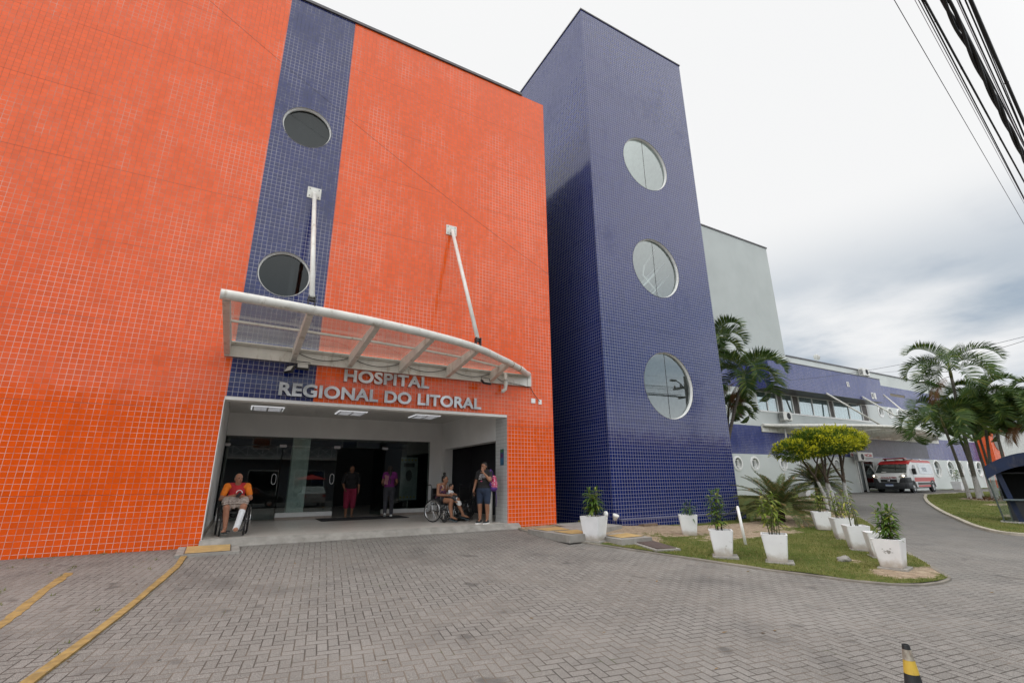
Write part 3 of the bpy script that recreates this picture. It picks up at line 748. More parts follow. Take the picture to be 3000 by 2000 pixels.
def aircon(loc, label, w=.82, h=.56, d=.32, grp='air conditioner units on the wing'):
    t = thing('air_conditioner', label, 'air conditioner', loc, 0, grp)
    b = MB(); b.box(-w / 2, w / 2, -d, 0, 0, h, .02); b.build('casing', M['white_paint'], t)
    b = MB()
    for k in range(4): b.lathe([(.05 + k * .052, -d - .012), (.062 + k * .052, -d - .012)], (.12, 0, h / 2), 24, 'Y')
    for k in range(6): a = pi * k / 6; b.tube([(.12 + .22 * cos(a), -d - .012, h / 2 + .22 * sin(a)), (.12 - .22 * cos(a), -d - .012, h / 2 - .22 * sin(a))], .006, 5)
    b.build('fan_grille', M['black_steel'], t)
    b = MB(); b.lathe([(.001, -d - .004), (.23, -d - .004)], (.12, 0, h / 2), 24, 'Y'); b.build('fan_opening', M['black'], t)
    b = MB()
    for k in range(9): b.box(-w / 2 - .006, -w / 2 - .001, -d + .03, -.03, .06 + k * .05, .085 + k * .05)
    b.build('side_louvre', M['black_steel'], t)
    for x in (-w / 2 + .1, w / 2 - .1): b = MB(); b.box(x - .02, x + .02, -d, .0, -.05, -.001); b.box(x - .02, x + .02, -.02, -.001, -.25, -.05); b.build('bracket', M['white_paint'], t)
aircon((32.75, YW - .14, 4.98), 'white wall air conditioner hanging below the strip window of the wing', 1.0, .58)
aircon((44.95, YW - .2, 9.35), 'white air conditioner up on the top edge behind the blue bay', 1.05, .62)
aircon((41.3, YW - .2, 2.35), 'white air conditioner low on the wall behind the yellow green treetop', 1.0, .62)

# ---- elliptical canopy over the emergency doors
c2 = thing('emergency_canopy', 'white curved canopy hung from three rods above the ambulance', 'canopy', (43.5, YW, 4.2))
EC, EA, EB, EZ = 43.4, 13.1, 3.6, 4.55
EPX, EPY = [30.3, 32.5, 34.6, 36.6, 38.5, 41, 44.1, 48.4, 52.5, 55, 56.5], [0, .85, 1.85, 2.7, 3.2, 3.6, 3.4, 2.55, 1.45, .6, 0]
def ey(x): return YW - .25 * sum(interp(x + d_, EPX, EPY) for d_ in (-.9, -.3, .3, .9))
xs = [EC + EA * sin(pi / 2 * (k / 40.0 * 2 - 1)) for k in range(81)] if False else [EC - EA * cos(pi * k / 60) for k in range(61)]
edge = [V((x, min(YW - .05, ey(x)), EZ)) for x in xs]
m = MB(); m.tube(edge, .12, 12); m.build('edge_tube', M['steel_white'], c2, world=True, smooth=True)
m = MB(); m.box(EC - EA - .1, EC + EA + .1, YW - .08, YW - .016, 4.12, 4.5); m.build('wall_beam', M['steel_white'], c2, world=True)
for k in range(11):
    x = EC - EA * .88 + EA * 1.76 * k / 10; b = MB(); y = ey(x)
    b.prism([(YW - .081, 4.16), (YW - .081, 4.48), (y + .1, 4.6), (y + .1, 4.48)], -.045, .045, lambda u, v, d: V((x + d, u, v))); b.build('rib', M['steel_white'], c2, world=True, fixn=True)
m = MB()
for i in range(60):
    a, b = edge[i], edge[i + 1]
    m.add([(a.x, YW - .09, 4.62), (b.x, YW - .09, 4.62), (b.x, b.y, 4.66), (a.x, a.y, 4.66)], [(0, 1, 2, 3)])
def milky():
    g = G('milky_roof_sheet'); c = g.coord(); n = g.noise(c, 1.4, 5).outputs[0]; k = g.mix(g.ramp(n, .45, .75), (.66, .66, .61), (.34, .33, .29))
    b = g.n('ShaderNodeBsdfDiffuse', {'Color': k}).outputs[0]; t_ = g.n('ShaderNodeBsdfTranslucent', {'Color': k}).outputs[0]; mx = g.n('ShaderNodeMixShader', {0: .62}); g.put(mx.inputs[1], b); g.put(mx.inputs[2], t_); return g.done(mx.outputs[0])
m.build('roof_sheet', milky(), c2, world=True)
m = MB()
for j in range(1, 9):
    t = j / 9.0
    pts = [(x, lerp(YW - .1, min(YW - .12, ey(x)), t), 4.585) for x in xs[3:-3]]
    m.tube(pts, .03, 6)
m.build('purlin', M['steel_white'], c2, world=True)
for a_, b_ in (((36.3, 6.56, 6.98), (39.9, 5.1, 4.68)), ((41.28, 6.56, 7.12), (44.35, 4.75, 4.68)), ((48.2, 7.97, 8.05), (47.9, 5.45, 4.68))):
    r = MB(); r.tube([a_, b_], .062, 10); r.build('tie_rod', M['steel_white'], c2, world=True, smooth=True)
m = MB(); m.tube([(32.2, 7.6, 4.4), (32.2, 7.6, 3.6), (32.05, 7.6, 3.5)], .06, 8); m.build('downpipe', M['steel_white'], c2, world=True, smooth=True)

dish = thing('satellite_dish', 'small grey dish aerial standing on the wing roof edge', 'aerial', (39.9, YW + .6, WZ + .05))
m = MB(); m.tube([(0, 0, 0), (0, 0, .5)], .025, 6); m.build('mast', M['chrome'], dish)
m = MB(); m.lathe([(.02, 0), (.2, .045), (.26, .08), (.26, .09), (.2, .045), (.02, .012)], (0, 0, 0), 20); m.xf(Matrix.Translation((0, 0, .62)) @ Matrix.Rotation(radians(68), 4, 'Y')); m.build('reflector', M['white_paint'], dish, smooth=True)

# ---- what stands beyond the wing
ob = thing('orange_building', 'small orange tiled block with a pointed shape standing past the end of the wing', 'building', (68, 12, 0))
m = MB(); m.box(66.6, 69.3, 7.2, 16, -.4, 5.9); m.build('tiled_wall', M['orange'], ob, world=True)
m = MB(); m.box(66.5, 69.4, 7.1, 16.1, 5.902, 6.05); m.build('roof_slab', M['coping'], ob, world=True)
m = MB(); m.lathe([(.001, -.03), (.85, -.03), (.85, .0)], (68.2, 7.19, 4.6), 30, 'Y'); m.build('round_window', M['win_dark'], ob, world=True)
def house(x0, x1, y0, y1, h, name, label, wallm, roofm, rise=1.4, wins=()):
    t = thing(name, label, 'house', ((x0 + x1) / 2, (y0 + y1) / 2, -.6))
    b = MB(); b.box(x0, x1, y0, y1, -.9, h); b.build('wall', wallm, t, world=True)
    b = MB(); xm = (x0 + x1) / 2; o = .35
    ym = (y0 + y1) / 2
    b.add([(x0 - o, y0 - o, h - .02), (x1 + o, y0 - o, h - .02), (x1 + o, y1 + o, h - .02), (x0 - o, y1 + o, h - .02), (x0 - o, ym, h + rise), (x1 + o, ym, h + rise)],
          [(0, 1, 5, 4), (2, 3, 4, 5), (3, 0, 4), (1, 2, 5), (3, 2, 1, 0)])
    b.build('roof', roofm, t, world=True)
    for (face, u, z, w, hh) in wins:
        f = MB(); p = MB()
        yy, s = (y0, -1) if face == 'S' else (y1, 1)
        ya, yb = sorted((yy, yy + s * .05)); f.box(u - w / 2 - .06, u + w / 2 + .06, ya, yb, z - hh / 2 - .06, z + hh / 2 + .06)
        o_ = f.build('window', M['white_clean'], t, world=True)
        ya, yb = sorted((yy + s * .051, yy + s * .06)); p.box(u - w / 2, u + w / 2, ya, yb, z - hh / 2, z + hh / 2); p.build('pane', M['win_dark'], o_, world=True)
    return t
M['roof_green'] = simple('green_metal_roof', (.06, .11, .085), .5)
M['roof_tile'] = simple('clay_roof', (.28, .12, .07), .8, var=.25, scale=3)
M['house_white'] = simple('house_white', (.50, .50, .48), .8)
house(72, 96, 9, 22, 2.6, 'low_house', 'low house with a green metal roof beyond the row of palms', M['house_white'], M['roof_green'], 1.2, [('S', 76, 1.4, 1.2, 1.1), ('S', 84, 1.4, 1.2, 1.1)])
house(92, 120, -2, 14, 7.2, 'white_house', 'white two storey house far off behind the palm trunks', M['house_white'], M['roof_tile'], 1.6, [('S', 95, 5.4, 1.6, 1.4), ('S', 101, 5.4, 1.6, 1.4), ('S', 107, 1.8, 1.6, 1.4)])
from mathutils.geometry import delaunay_2d_cdt
# ================================================================== GROUND
def steps(a, b, fine0, fine1, f, c):
    xs = []; x = a
    while x < b:
        xs.append(x)
        if fine0 - 1e-6 <= x < fine1: x += f
        else: x += c if (x + c <= fine0 or x >= fine1) else max(f, min(c, fine0 - x))
    xs.append(b); return xs
gxs = [-500, -200, -80, -40, -20] + steps(-14, 80, -14, 40, .6, 4) + [90, 120, 200, 600]
gys = [-400, -150, -60, -40, -30] + steps(-24, 22, -14, 9, .45, 2) + [40, 80, 200, 600]
m = MB(); n = len(gxs)
m.add([(x, y, ground(x, y) - (.0 if abs(x) < 150 and abs(y) < 100 else .3)) for y in gys for x in gxs],
      [(j * n + i, j * n + i + 1, (j + 1) * n + i + 1, (j + 1) * n + i) for j in range(len(gys) - 1) for i in range(n - 1)])
tag(m.build('pavement', M['paver'], smooth=True), 'grey concrete block paving of the forecourt', None, None, 'structure')

def inside(p, poly):
    c = False; j = len(poly) - 1
    for i in range(len(poly)):
        if (poly[i][1] > p[1]) != (poly[j][1] > p[1]) and p[0] < (poly[j][0] - poly[i][0]) * (p[1] - poly[i][1]) / (poly[j][1] - poly[i][1]) + poly[i][0]: c = not c
        j = i
    return c
def resample(poly, d):
    out = []
    for i in range(len(poly)):
        a, b = V(poly[i]).to_2d(), V(poly[(i + 1) % len(poly)]).to_2d(); k = max(1, int((b - a).length / d))
        out += [tuple(a.lerp(b, t / k)) for t in range(k)]
    return out
def smooth_line(pts, sub=4):
    out = []; P = [V((p[0], p[1])) for p in pts]
    for i in range(len(P) - 1):
        a, b, c, d = P[max(i - 1, 0)], P[i], P[i + 1], P[min(i + 2, len(P) - 1)]
        for k in range(sub):
            t = k / sub; out.append(.5 * ((2 * b) + (c - a) * t + (2 * a - 5 * b + 4 * c - d) * t * t + (3 * b - a - 3 * c + d) * t ** 3))
    out.append(P[-1]); return [(p.x, p.y) for p in out]

def lawn_mat():
    g = G('lawn_turf'); c = g.coord('Object')
    at = g.n('ShaderNodeAttribute', attribute_name='dirt').outputs['Fac']
    n1 = g.noise(c, 1.1, 6, .65).outputs[0]; n2 = g.noise(c, 26, 4, .7).outputs[0]; n3 = g.noise(c, 7, 4).outputs[0]
    gr = g.mix(g.ramp(n1, .35, .65), (.095, .125, .026), (.185, .180, .055))
    gr = g.mix(g.math('MULTIPLY', g.ramp(n3, .5, .7), .5), gr, (.24, .21, .085))
    gr = g.mix(g.ramp(n2, .3, .7), g.mix(.55, gr, (.015, .03, .004)), gr)
    so = g.mix(g.ramp(n3, .3, .7), (.30, .225, .155), (.44, .35, .255)); so = g.mix(g.ramp(n2, .35, .6), g.mix(.4, so, (.08, .06, .04)), so)
    f = g.ramp(g.math('ADD', at, g.math('MULTIPLY', g.math('SUBTRACT', g.math('ADD', g.math('MULTIPLY', n3, .6), g.math('MULTIPLY', n1, .5)), .55), 1.3)), .38, .62)
    k = g.mix(f, gr, so)
    return g.done(g.bsdf(k, .95, 0, .1, g.bump(g.math('ADD', n2, g.math('MULTIPLY', n3, .6)), .7, .03)))
M['lawn'] = lawn_mat()
DIRT = [(9.6, -1.0, 2.6, 1.5, 1.0), (12.4, -2.2, 3.6, 1.1, 1.0), (11.6, -3.3, 2.2, .5, .75), (15.0, -2.2, 2.0, 1.2, .9), (16.5, -1.2, 1.6, 1.0, .7), (18.5, -1.8, 2.2, 1.2, .6), (10.25, -7.25, .75, .5, 1.0), (11.0, -7.3, .7, .35, .8), (8.2, -2.6, 1.2, .8, 1.0), (9.9, -2.6, 1.0, .5, .7), (13, -3.4, 1.5, .35, .65), (37.2, -.3, 2.6, 1.2, .95), (33, -2.0, 3, .6, .6), (20.3, -.7, 1.3, 1.0, .9), (22.4, -.4, 1.0, 1.0, .9), (26.8, 3.3, 2, 1.3, .8), (7.2, -1.2, .9, 1.6, 1.0), (22.5, 1.2, 3, 1.2, .6), (10.7, -6.2, .4, .3, .6), (26.5, -4.6, 1.5, .8, .9)]
def dirt_at(x, y):
    return max(d[4] * max(0.0, 1.25 - sqrt(((x - d[0]) / d[2]) ** 2 + ((y - d[1]) / d[3]) ** 2)) / .9 for d in DIRT)
def lawn_z(x, y): return ground(x, y) + .035 + .03 * mnoise.noise(V((x * .7, y * .7, 3)))
def lawn(name, poly, d, label):
    b = resample(poly, d * .7); pts = [V(p) for p in b]; nb = len(b)
    x0, x1 = min(p[0] for p in poly), max(p[0] for p in poly); y0, y1 = min(p[1] for p in poly), max(p[1] for p in poly)
    y = y0
    while y < y1:
        x = x0
        while x < x1:
            q = (x + R.uniform(-.2, .2) * d, y + R.uniform(-.2, .2) * d)
            if inside(q, poly): pts.append(V(q))
            x += d
        y += d
    vs, es, fs, *_ = delaunay_2d_cdt(pts, [(i, (i + 1) % nb) for i in range(nb)], [], 1, 1e-4)
    m = MB(); m.add([(v.x, v.y, lawn_z(v.x, v.y)) for v in vs], [tuple(f) for f in fs if inside(((vs[f[0]].x + vs[f[1]].x + vs[f[2]].x) / 3, (vs[f[0]].y + vs[f[1]].y + vs[f[2]].y) / 3), poly)])
    o = m.build(name, M['lawn'], smooth=True)
    a = o.data.attributes.new('dirt', 'FLOAT', 'POINT'); a.data.foreach_set('value', [min(1.0, max(0.0, dirt_at(v.co.x, v.co.y))) for v in o.data.vertices])
    if o.data.polygons[0].normal.z < 0: o.data.flip_normals()
    return tag(o, label, None, None, 'structure')
EDGE_F = smooth_line([(6.6, -.35), (6.69, -1.3), (6.89, -2.21), (7.2, -2.95), (7.5, -3.7), (7.87, -4.55), (8.3, -5.6), (8.74, -6.6), (8.9, -7.05), (9.12, -7.42), (9.49, -7.68), (10.02, -7.80), (10.55, -7.74), (10.92, -7.55), (11.34, -7.26), (12.09, -6.77), (13.0, -6.17), (13.79, -5.67), (15.95, -4.39), (18.16, -3.04), (20.8, -1.25), (24.98, 1.54), (29, 4.3), (33, 6.9), (34.6, 7.95)], 3)
ISLAND = EDGE_F + [(15.46, 7.95), (15.46, -.5), (9.73, -.5), (9.73, 1.0), (8.05, 1.0), (8.05, -.05), (6.65, -.05)]
lawn('lawn', ISLAND, .30, 'grass island with sandy bare patches round the tower and planters')
EDGE_R = smooth_line([(45, 3.6), (41, 3.52), (39.4, 3.35), (38.3, 2.9), (36.2, 2.15), (34.03, 1.32), (29.89, -.36), (25.28, -2.48), (22.87, -3.72), (20.73, -4.86), (19.71, -5.56), (19.4, -6.0), (19.6, -6.5), (20.6, -7.1), (23, -7.6)], 4)
RLAWN = EDGE_R + [(40, -7.4), (62, -5), (62, 4.0), (45.4, 3.7)]
lawn('lawn', RLAWN, .5, 'grass verge with a row of palms on the far side of the drive')
lawn('lawn', [(53.5, 7.2), (65, 7.0), (65, 7.95), (53.5, 7.95)], .4, 'narrow grass strip along the foot of the wing wall')
# grass blades
def blades(poly, n, h0, h1, w, zone=None):
    m = MB(); x0, x1 = min(p[0] for p in poly), max(p[0] for p in poly); y0, y1 = min(p[1] for p in poly), max(p[1] for p in poly)
    vs = []; fs = []; k = 0
    while k < n:
        x, y = R.uniform(x0, x1), R.uniform(y0, y1)
        if zone and not zone(x, y): continue
        if not inside((x, y), poly): continue
        k += 1
        nn = mnoise.noise(V((x * 1.3, y * 1.3, 9)))
        if dirt_at(x, y) + nn * .5 > R.uniform(.15, .6): continue
        z = lawn_z(x, y) - .01; a = R.uniform(0, 2 * pi); h = R.uniform(h0, h1) * (1 + .5 * nn); l = R.uniform(.2, .9) * h; b = R.uniform(0, 2 * pi); i = len(vs)
        vs += [(x - w * cos(a), y - w * sin(a), z), (x + w * cos(a), y + w * sin(a), z), (x + l * cos(b), y + l * sin(b), z + h)]; fs.append((i, i + 1, i + 2))
    m.add(vs, fs); return m
M['grass'] = leaf_mat('grass_blades', (.10, .145, .024), (.19, .20, .055), (.30, .25, .11), .6, 1.2, .3)
gm = blades(ISLAND, 42000, .025, .06, .007, lambda x, y: y < .5 and x < 22)
tag(gm.build('grass', M['grass']), 'short green grass growing on the planter island', 'grass', None, 'stuff')
gm = blades(RLAWN, 26000, .03, .07, .012, lambda x, y: x < 46)
tag(gm.build('grass', M['grass']), 'mown green grass on the verge below the palms', 'grass', None, 'stuff')

def kerb(line, w, h, name, label, mat, jit=.0):
    m = MB(); prev = None; L = len(line)
    for i, p in enumerate(line):
        a, b = V(line[max(i - 1, 0)]), V(line[min(i + 1, L - 1)]); d = (b - a).normalized(); nn = V((-d.y, d.x))
        z = ground(*p) + h + jit * mnoise.noise(V((i * .7, 1, 1)))
        q = [V((p[0] + nn.x * o, p[1] + nn.y * o, zz)) for o, zz in ((-w / 2, z - .3), (-w / 2, z - .008), (-w / 2 + .008, z), (w / 2 - .008, z), (w / 2, z - .008), (w / 2, z - .3))]
        if prev:
            for k in range(5): m.quad(prev[k], q[k], q[k + 1], prev[k + 1])
        prev = q
    return tag(m.build(name, mat, fixn=True), label, None, None, 'structure')
M['kerb'] = simple('kerb_concrete', (.21, .19, .16), .9, var=.2, scale=3, bump=.2, dirt=.5)
kerb(EDGE_F, .085, .034, 'kerb', 'low concrete kerb round the planter island', M['kerb'], .008)
kerb(EDGE_R, .14, .075, 'kerb', 'pale concrete kerb along the verge', simple('pale_kerb', (.40, .36, .29), .9, var=.15, scale=3, dirt=.3), .01)
# painted lines
def strip(L_, R_, dz, name, label, mat, sub=6, ragged=.012):
    m = MB(); a = smooth_line(L_, sub); b = smooth_line(R_, sub); prev = None
    for i, (p, q) in enumerate(zip(a, b)):
        p = (p[0] + R.uniform(-ragged, ragged), p[1]); q = (q[0] + R.uniform(-ragged, ragged), q[1])
        zp, zq = ground(*p), ground(*q)
        c = [V((*p, zp - .05)), V((*p, zp + dz)), V((*q, zq + dz)), V((*q, zq - .05))]
        if prev:
            for k in range(3): m.quad(prev[k], c[k], c[k + 1], prev[k + 1])
        prev = c
    return tag(m.build(name, mat, fixn=True), label, None, None, 'structure')
strip([(-2.11, -1.53), (-2.12, -2.45), (-2.09, -3.38), (-2.08, -4.2), (-2.1, -6)], [(-2.00, -1.56), (-2.01, -2.51), (-1.98, -3.45), (-1.97, -4.22), (-1.98, -6)], .006, 'road_marking', 'worn yellow parking line painted across the blocks', M['yellow'], 8, .014)
strip([(-.71, -.76), (-.71, -1.25), (-.73, -1.72), (-.83, -2.58), (-.97, -3.73), (-1.12, -4.72), (-1.27, -5.54), (-1.40, -6.4), (-1.55, -7.5)], [(-.615, -.80), (-.62, -1.2), (-.64, -1.75), (-.74, -2.62), (-.885, -3.73), (-1.03, -4.75), (-1.17, -5.55), (-1.30, -6.4), (-1.45, -7.5)], .022, 'road_edging', 'yellow painted edging strip curving out from the wall', M['yellow'], 5, .006)
# access pads with painted hatches
def pad(name, label, outline, z, hatches, thick=.14, z0=None, sl=False):
    if z0 is not None:      # surveyed at height z0: slide the corners along the sight lines to height z
        f = (1.06 - z) / (1.06 - z0); mv = lambda p: (p[0] * f, -11.754 + (p[1] + 11.754) * f); outline = [mv(p) for p in outline]; hatches = [[mv(p) for p in h] for h in hatches]
    t = thing(name, label, 'inspection cover', (outline[0][0], outline[0][1], z - thick))
    to = (lambda u, v, d: V((u, v, ground(u, v) + .04 + d))) if sl else (lambda u, v, d: V((u, v, d)))
    b = MB(); b.prism(outline, z - thick, z, to); b.build('slab', M['concrete'], t, world=True, fixn=True)
    for h in hatches:
        c = MB(); cx = sum(p[0] for p in h) / len(h); cyy = sum(p[1] for p in h) / len(h)
        big = [(cx + (p[0] - cx) * 1.05, cyy + (p[1] - cyy) * 1.05) for p in h]
        c.prism(big, z + .0005, z + .006, to); fr = c.build('hatch_frame', M['coping'], t, world=True, fixn=True)
        c = MB(); c.prism(h, z + .0065, z + .014, to); c.build('hatch_plate', M['hatch'], t, world=True, fixn=True)
    return t
pad('inspection_cover', 'concrete pad with two yellow hatch plates in front of the gap beside the tower', [(6.98, -.10), (7.03, -1.93), (7.72, -1.83), (8.3, -1.2), (9.9, -.55), (9.9, 1.0), (8.35, 1.0), (8.32, -.02)], -.095, [[(7.14, -.19), (7.16, -.79), (7.84, -.81), (7.98, -.10)], [(7.22, -1.03), (7.23, -1.72), (7.70, -1.78), (7.97, -.99)]], .16, -.175)
pad('inspection_cover', 'concrete pad with one yellow hatch plate between first planter and tower corner', [(8.0, -1.75), (7.92, -2.72), (8.86, -2.76), (9.05, -1.55)], -.165, [[(8.15, -1.95), (8.12, -2.52), (8.80, -2.52), (8.93, -1.78)]], .2, -.245)
PADO, PADH = [(-.82, -.06), (-.80, -.92), (.21, -.90), (.20, -.22)], [(-.68, -.14), (-.66, -.84), (.05, -.82), (.04, -.18)]
pad('inspection_cover', 'small concrete pad with a yellow hatch plate at the left foot of the entrance', PADO, 0, [PADH], .14, sl=True)
t = thing('drain_grate', 'dark brown ribbed drain grate sloping down beside the lawn edge', 'drain', (8.0, -3.4, -.4))
m = MB(); m.prism([(7.86, -2.80), (7.66, -4.06), (8.27, -4.16), (8.5, -2.90)], -.10, -.0, lambda u, v, d: V((u, v, ground(u, v) + .075 + d))); m.build('frame', M['concrete'], t, world=True, fixn=True)
m = MB()
for k in range(26):
    a = k / 26.0; p = [V((7.95, -2.88)).lerp(V((7.75, -4.02)), a), V((8.43, -2.95)).lerp(V((8.2, -4.1)), a)]; s = V((-.2, -1.14)).normalized() * .016
    m.prism([tuple(p[0]), tuple(p[0] + s * 2), tuple(p[1] + s * 2), tuple(p[1])], .0, .02, lambda u, v, d: V((u, v, ground(u, v) + .075 + d)))
m.build('grate_bars', simple('rusty_grate', (.11, .08, .07), .7), t, world=True, fixn=True)
t = tag(MB().build('x', M['concrete']), 'x') ; bpy.data.objects.remove(t)
m = MB(); bm = bmesh.new(); bmesh.ops.create_icosphere(bm, subdivisions=3, radius=1)
for v in bm.verts: v.co = V((v.co.x * .15, v.co.y * .10, v.co.z * .07)) * (1 + .35 * mnoise.noise(v.co * 1.8))
m.bm(bm); bm.free(); o = m.build('stone', M['concrete'], smooth=True); o.location = (10.54, -6.15, lawn_z(10.54, -6.15) + .02); tag(o, 'single grey stone lying in the island grass', 'stone')
m = MB(); m.box(-.32, .32, -.06, .06, 0, .07, .008); m.box(-.3, .3, .08, .17, 0, .06, .008); o = m.build('wooden_board', simple('weathered_board', (.16, .11, .075), .9, var=.3, scale=14)); o.location = (10.72, -.82, ground(10.72, -.82) + .03); o.rotation_euler = (0, 0, radians(8)); tag(o, 'weathered brown board lying against the tower plinth', 'board')
m = MB(); m.tube([(0, 0, -.15), (-.10, .02, .84)], .032, 10); m.sph((-.10, .02, .84), .033, 10, 6); o = m.build('marker_post', M['white_clean'], smooth=True); o.location = (10.27, -4.25, ground(10.27, -4.25)); tag(o, 'thin leaning white post stuck in the lawn beside the tower', 'post')
for x, y, lab in ((9.62, -.62, 'small white spotlight at the bottom corner of the blue tower'),):
    m = MB(); m.lathe([(.001, -.10), (.05, -.09), (.085, .02), (.09, .06), (.07, .06), (.001, .03)], (0, 0, 0), 16); m.xf(Matrix.Rotation(radians(25), 4, 'X')); o = m.build('spotlight', M['white_paint'], smooth=True); o.location = (x, y, ground(x, y) + .28); tag(o, lab, 'spotlight')
    s = MB(); s.tube([(0, 0, -.5), (0, 0, -.08)], .012, 6); s.build('stem', M['black'], o)

# street behind the viewer and the houses across it
tag(MB().add([(-300, -29, -.600), (300, 13, -.600), (300, 4, -.600), (-300, -38, -.600)], [(3, 2, 1, 0)]).build('road', simple('asphalt', (.055, .055, .056), .9, var=.2, scale=2)), 'asphalt street behind the viewer', None, None, 'structure') if False else None
m = MB(); m.add([(-300, -24.5, -.606), (40, -24.5, -.606), (40, -17.5, -.606), (-300, -17.5, -.606)], [(0, 1, 2, 3)]); tag(m.build('road', simple('asphalt', (.055, .055, .056), .9, var=.2, scale=2)), 'asphalt street behind the viewer', None, None, 'structure')
M['house_grey'] = simple('house_grey', (.11, .115, .135), .8)
M['house_cream'] = simple('house_cream', (.22, .20, .17), .8)
h1 = house(-2, 12.5, -40, -29, 7.6, 'balcony_house', 'grey house with a white balcony across the street', M['house_grey'], M['roof_tile'], 1.4, [('N', 1.5, 5.0, 1.4, 1.6), ('N', 5.0, 5.0, 1.4, 1.6), ('N', 9.5, 5.0, 1.4, 1.6), ('N', 2.0, 1.0, 2.4, 2.4), ('N', 6.0, 1.0, 2.6, 2.4), ('N', 10.0, 1.0, 2.2, 2.4)])
m = MB(); m.box(-2, 12.5, -28.99, -27.8, 3.2, 3.4); m.build('balcony_slab', M['house_white'], h1, world=True)
m = MB()
for x in [-1.95 + 1.2 * k for k in range(13)]: m.tube([(x, -27.85, 3.4), (x, -27.85, 4.4)], .03, 6)
for k in range(12):
    x = -1.95 + 1.2 * k
    m.tube([(x, -27.85, 3.5), (x + 1.2, -27.85, 4.35)], .02, 5); m.tube([(x + 1.2, -27.85, 3.5), (x, -27.85, 4.35)], .02, 5)
m.tube([(-1.95, -27.85, 4.4), (12.45, -27.85, 4.4)], .03, 6); m.tube([(-1.95, -27.85, 3.5), (12.45, -27.85, 3.5)], .02, 6); m.build('balcony_rail', M['white_clean'], h1, world=True)
house(-24, -3, -40, -29.5, 6.4, 'street_house', 'cream house across the street left of the balcony house', M['house_cream'], M['roof_tile'], 1.6, [('N', -20, 4.6, 1.4, 1.4), ('N', -14, 4.6, 1.4, 1.4), ('N', -8, 4.6, 1.4, 1.4), ('N', -14, .8, 3, 2)])
house(13.5, 30, -41, -30, 6.6, 'street_house', 'dark grey house across the street right of the balcony house', M['house_grey'], M['roof_green'], 1.2, [('N', 16, 4.6, 1.4, 1.4), ('N', 21, 4.6, 1.4, 1.4), ('N', 26, 4.6, 1.4, 1.4), ('N', 20, .8, 3, 2)])
house(32, 60, -40, -28, 5.0, 'street_house', 'long low cream house across the street beyond the utility pole', M['house_cream'], M['roof_tile'], 1.6, [('N', 36, 1.2, 1.6, 1.4), ('N', 44, 1.2, 1.6, 1.4), ('N', 52, 1.2, 1.6, 1.4)])

# weeds in the joints and a little litter
m = MB(); vs = []; fs = []
for k in range(60):
    if k < 34: x, y = R.uniform(-3.4, -.9), R.uniform(-6.0, -.25); x = round(x / .21) * .21
    elif k < 48: x, y = R.uniform(-3.4, -.6), -.05 - R.uniform(0, .06)
    else: t_ = R.random(); x, y = lerp(6.75, 8.6, t_) + .02, lerp(-1.6, -6.0, t_)
    z = ground(x, y)
    for j in range(9):
        a = R.uniform(0, 6.28); l = R.uniform(.02, .055); e = R.uniform(.3, 1.3); px, py = x + R.uniform(-.03, .03), y + R.uniform(-.05, .05); i = len(vs)
        u = V((cos(a) * cos(e), sin(a) * cos(e), sin(e))) * l; w = V((-sin(a), cos(a), 0)) * .005
        vs += [V((px, py, z)) - w, V((px, py, z)) + w, V((px, py, z)) + u]; fs.append((i, i + 1, i + 2))
m.add(vs, fs); tag(m.build('weeds', M['grass']), 'tiny weeds growing in the paving joints', 'weeds', None, 'stuff')
m = MB(); vs = []; fs = []
for k in range(70):
    x, y = R.uniform(-3, 12), R.uniform(-9, -.4); z = ground(x, y) + .006; a = R.uniform(0, 6.28); l = R.uniform(.018, .045); u = V((cos(a), sin(a), R.uniform(-.1, .25))) * l; w = V((-sin(a), cos(a), R.uniform(-.1, .2))) * l * .4; i = len(vs)
    c_ = V((x, y, z)); vs += [c_ - u, c_ + w, c_ + u, c_ - w]; fs.append((i, i + 1, i + 2, i + 3))
m.add(vs, fs); tag(m.build('litter', simple('dry_leaves', (.20, .13, .06), .9, var=.5, scale=2)), 'scattered dry leaves lying on the paving', 'leaves', None, 'stuff')
# ================================================================== PLANTS
M['palm_leaf'] = leaf_mat('palm_leaflets', (.028, .064, .014), (.085, .145, .025), (.19, .21, .035), .55, .8, .22)
M['palm_leaf_dry'] = leaf_mat('dry_palm_leaflets', (.17, .085, .03), (.10, .045, .025), None, .7, 1.5, .2)
M['cycad_leaf'] = leaf_mat('cycad_leaflets', (.045, .080, .022), (.12, .14, .04), (.30, .17, .07), .65, 1.5, .2)
M['pot_leaf'] = leaf_mat('pot_plant_leaves', (.045, .115, .016), (.13, .21, .03), (.30, .33, .05), .4, 6, .3)
M['pot_leaf_y'] = leaf_mat('pale_pot_plant_leaves', (.10, .18, .025), (.26, .31, .05), (.45, .42, .10), .4, 6, .35)
M['pot_stem'] = simple('green_cane', (.09, .10, .035), .6, var=.3, scale=20)
def crown_leaf():
    g = G('golden_topiary_leaves'); c = g.coord('Object')
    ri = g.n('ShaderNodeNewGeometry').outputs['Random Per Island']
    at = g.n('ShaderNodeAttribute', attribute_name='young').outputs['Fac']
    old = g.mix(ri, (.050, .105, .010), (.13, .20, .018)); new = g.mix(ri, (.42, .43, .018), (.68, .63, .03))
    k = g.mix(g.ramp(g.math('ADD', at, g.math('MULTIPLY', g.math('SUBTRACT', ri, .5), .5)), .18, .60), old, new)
    b = g.bsdf(k, .5, 0, .3); t = g.n('ShaderNodeBsdfTranslucent', {'Color': k}).outputs[0]
    mx = g.n('ShaderNodeMixShader', {0: .25}); g.put(mx.inputs[1], b); g.put(mx.inputs[2], t)
    return g.done(mx.outputs[0])
M['topiary'] = crown_leaf()
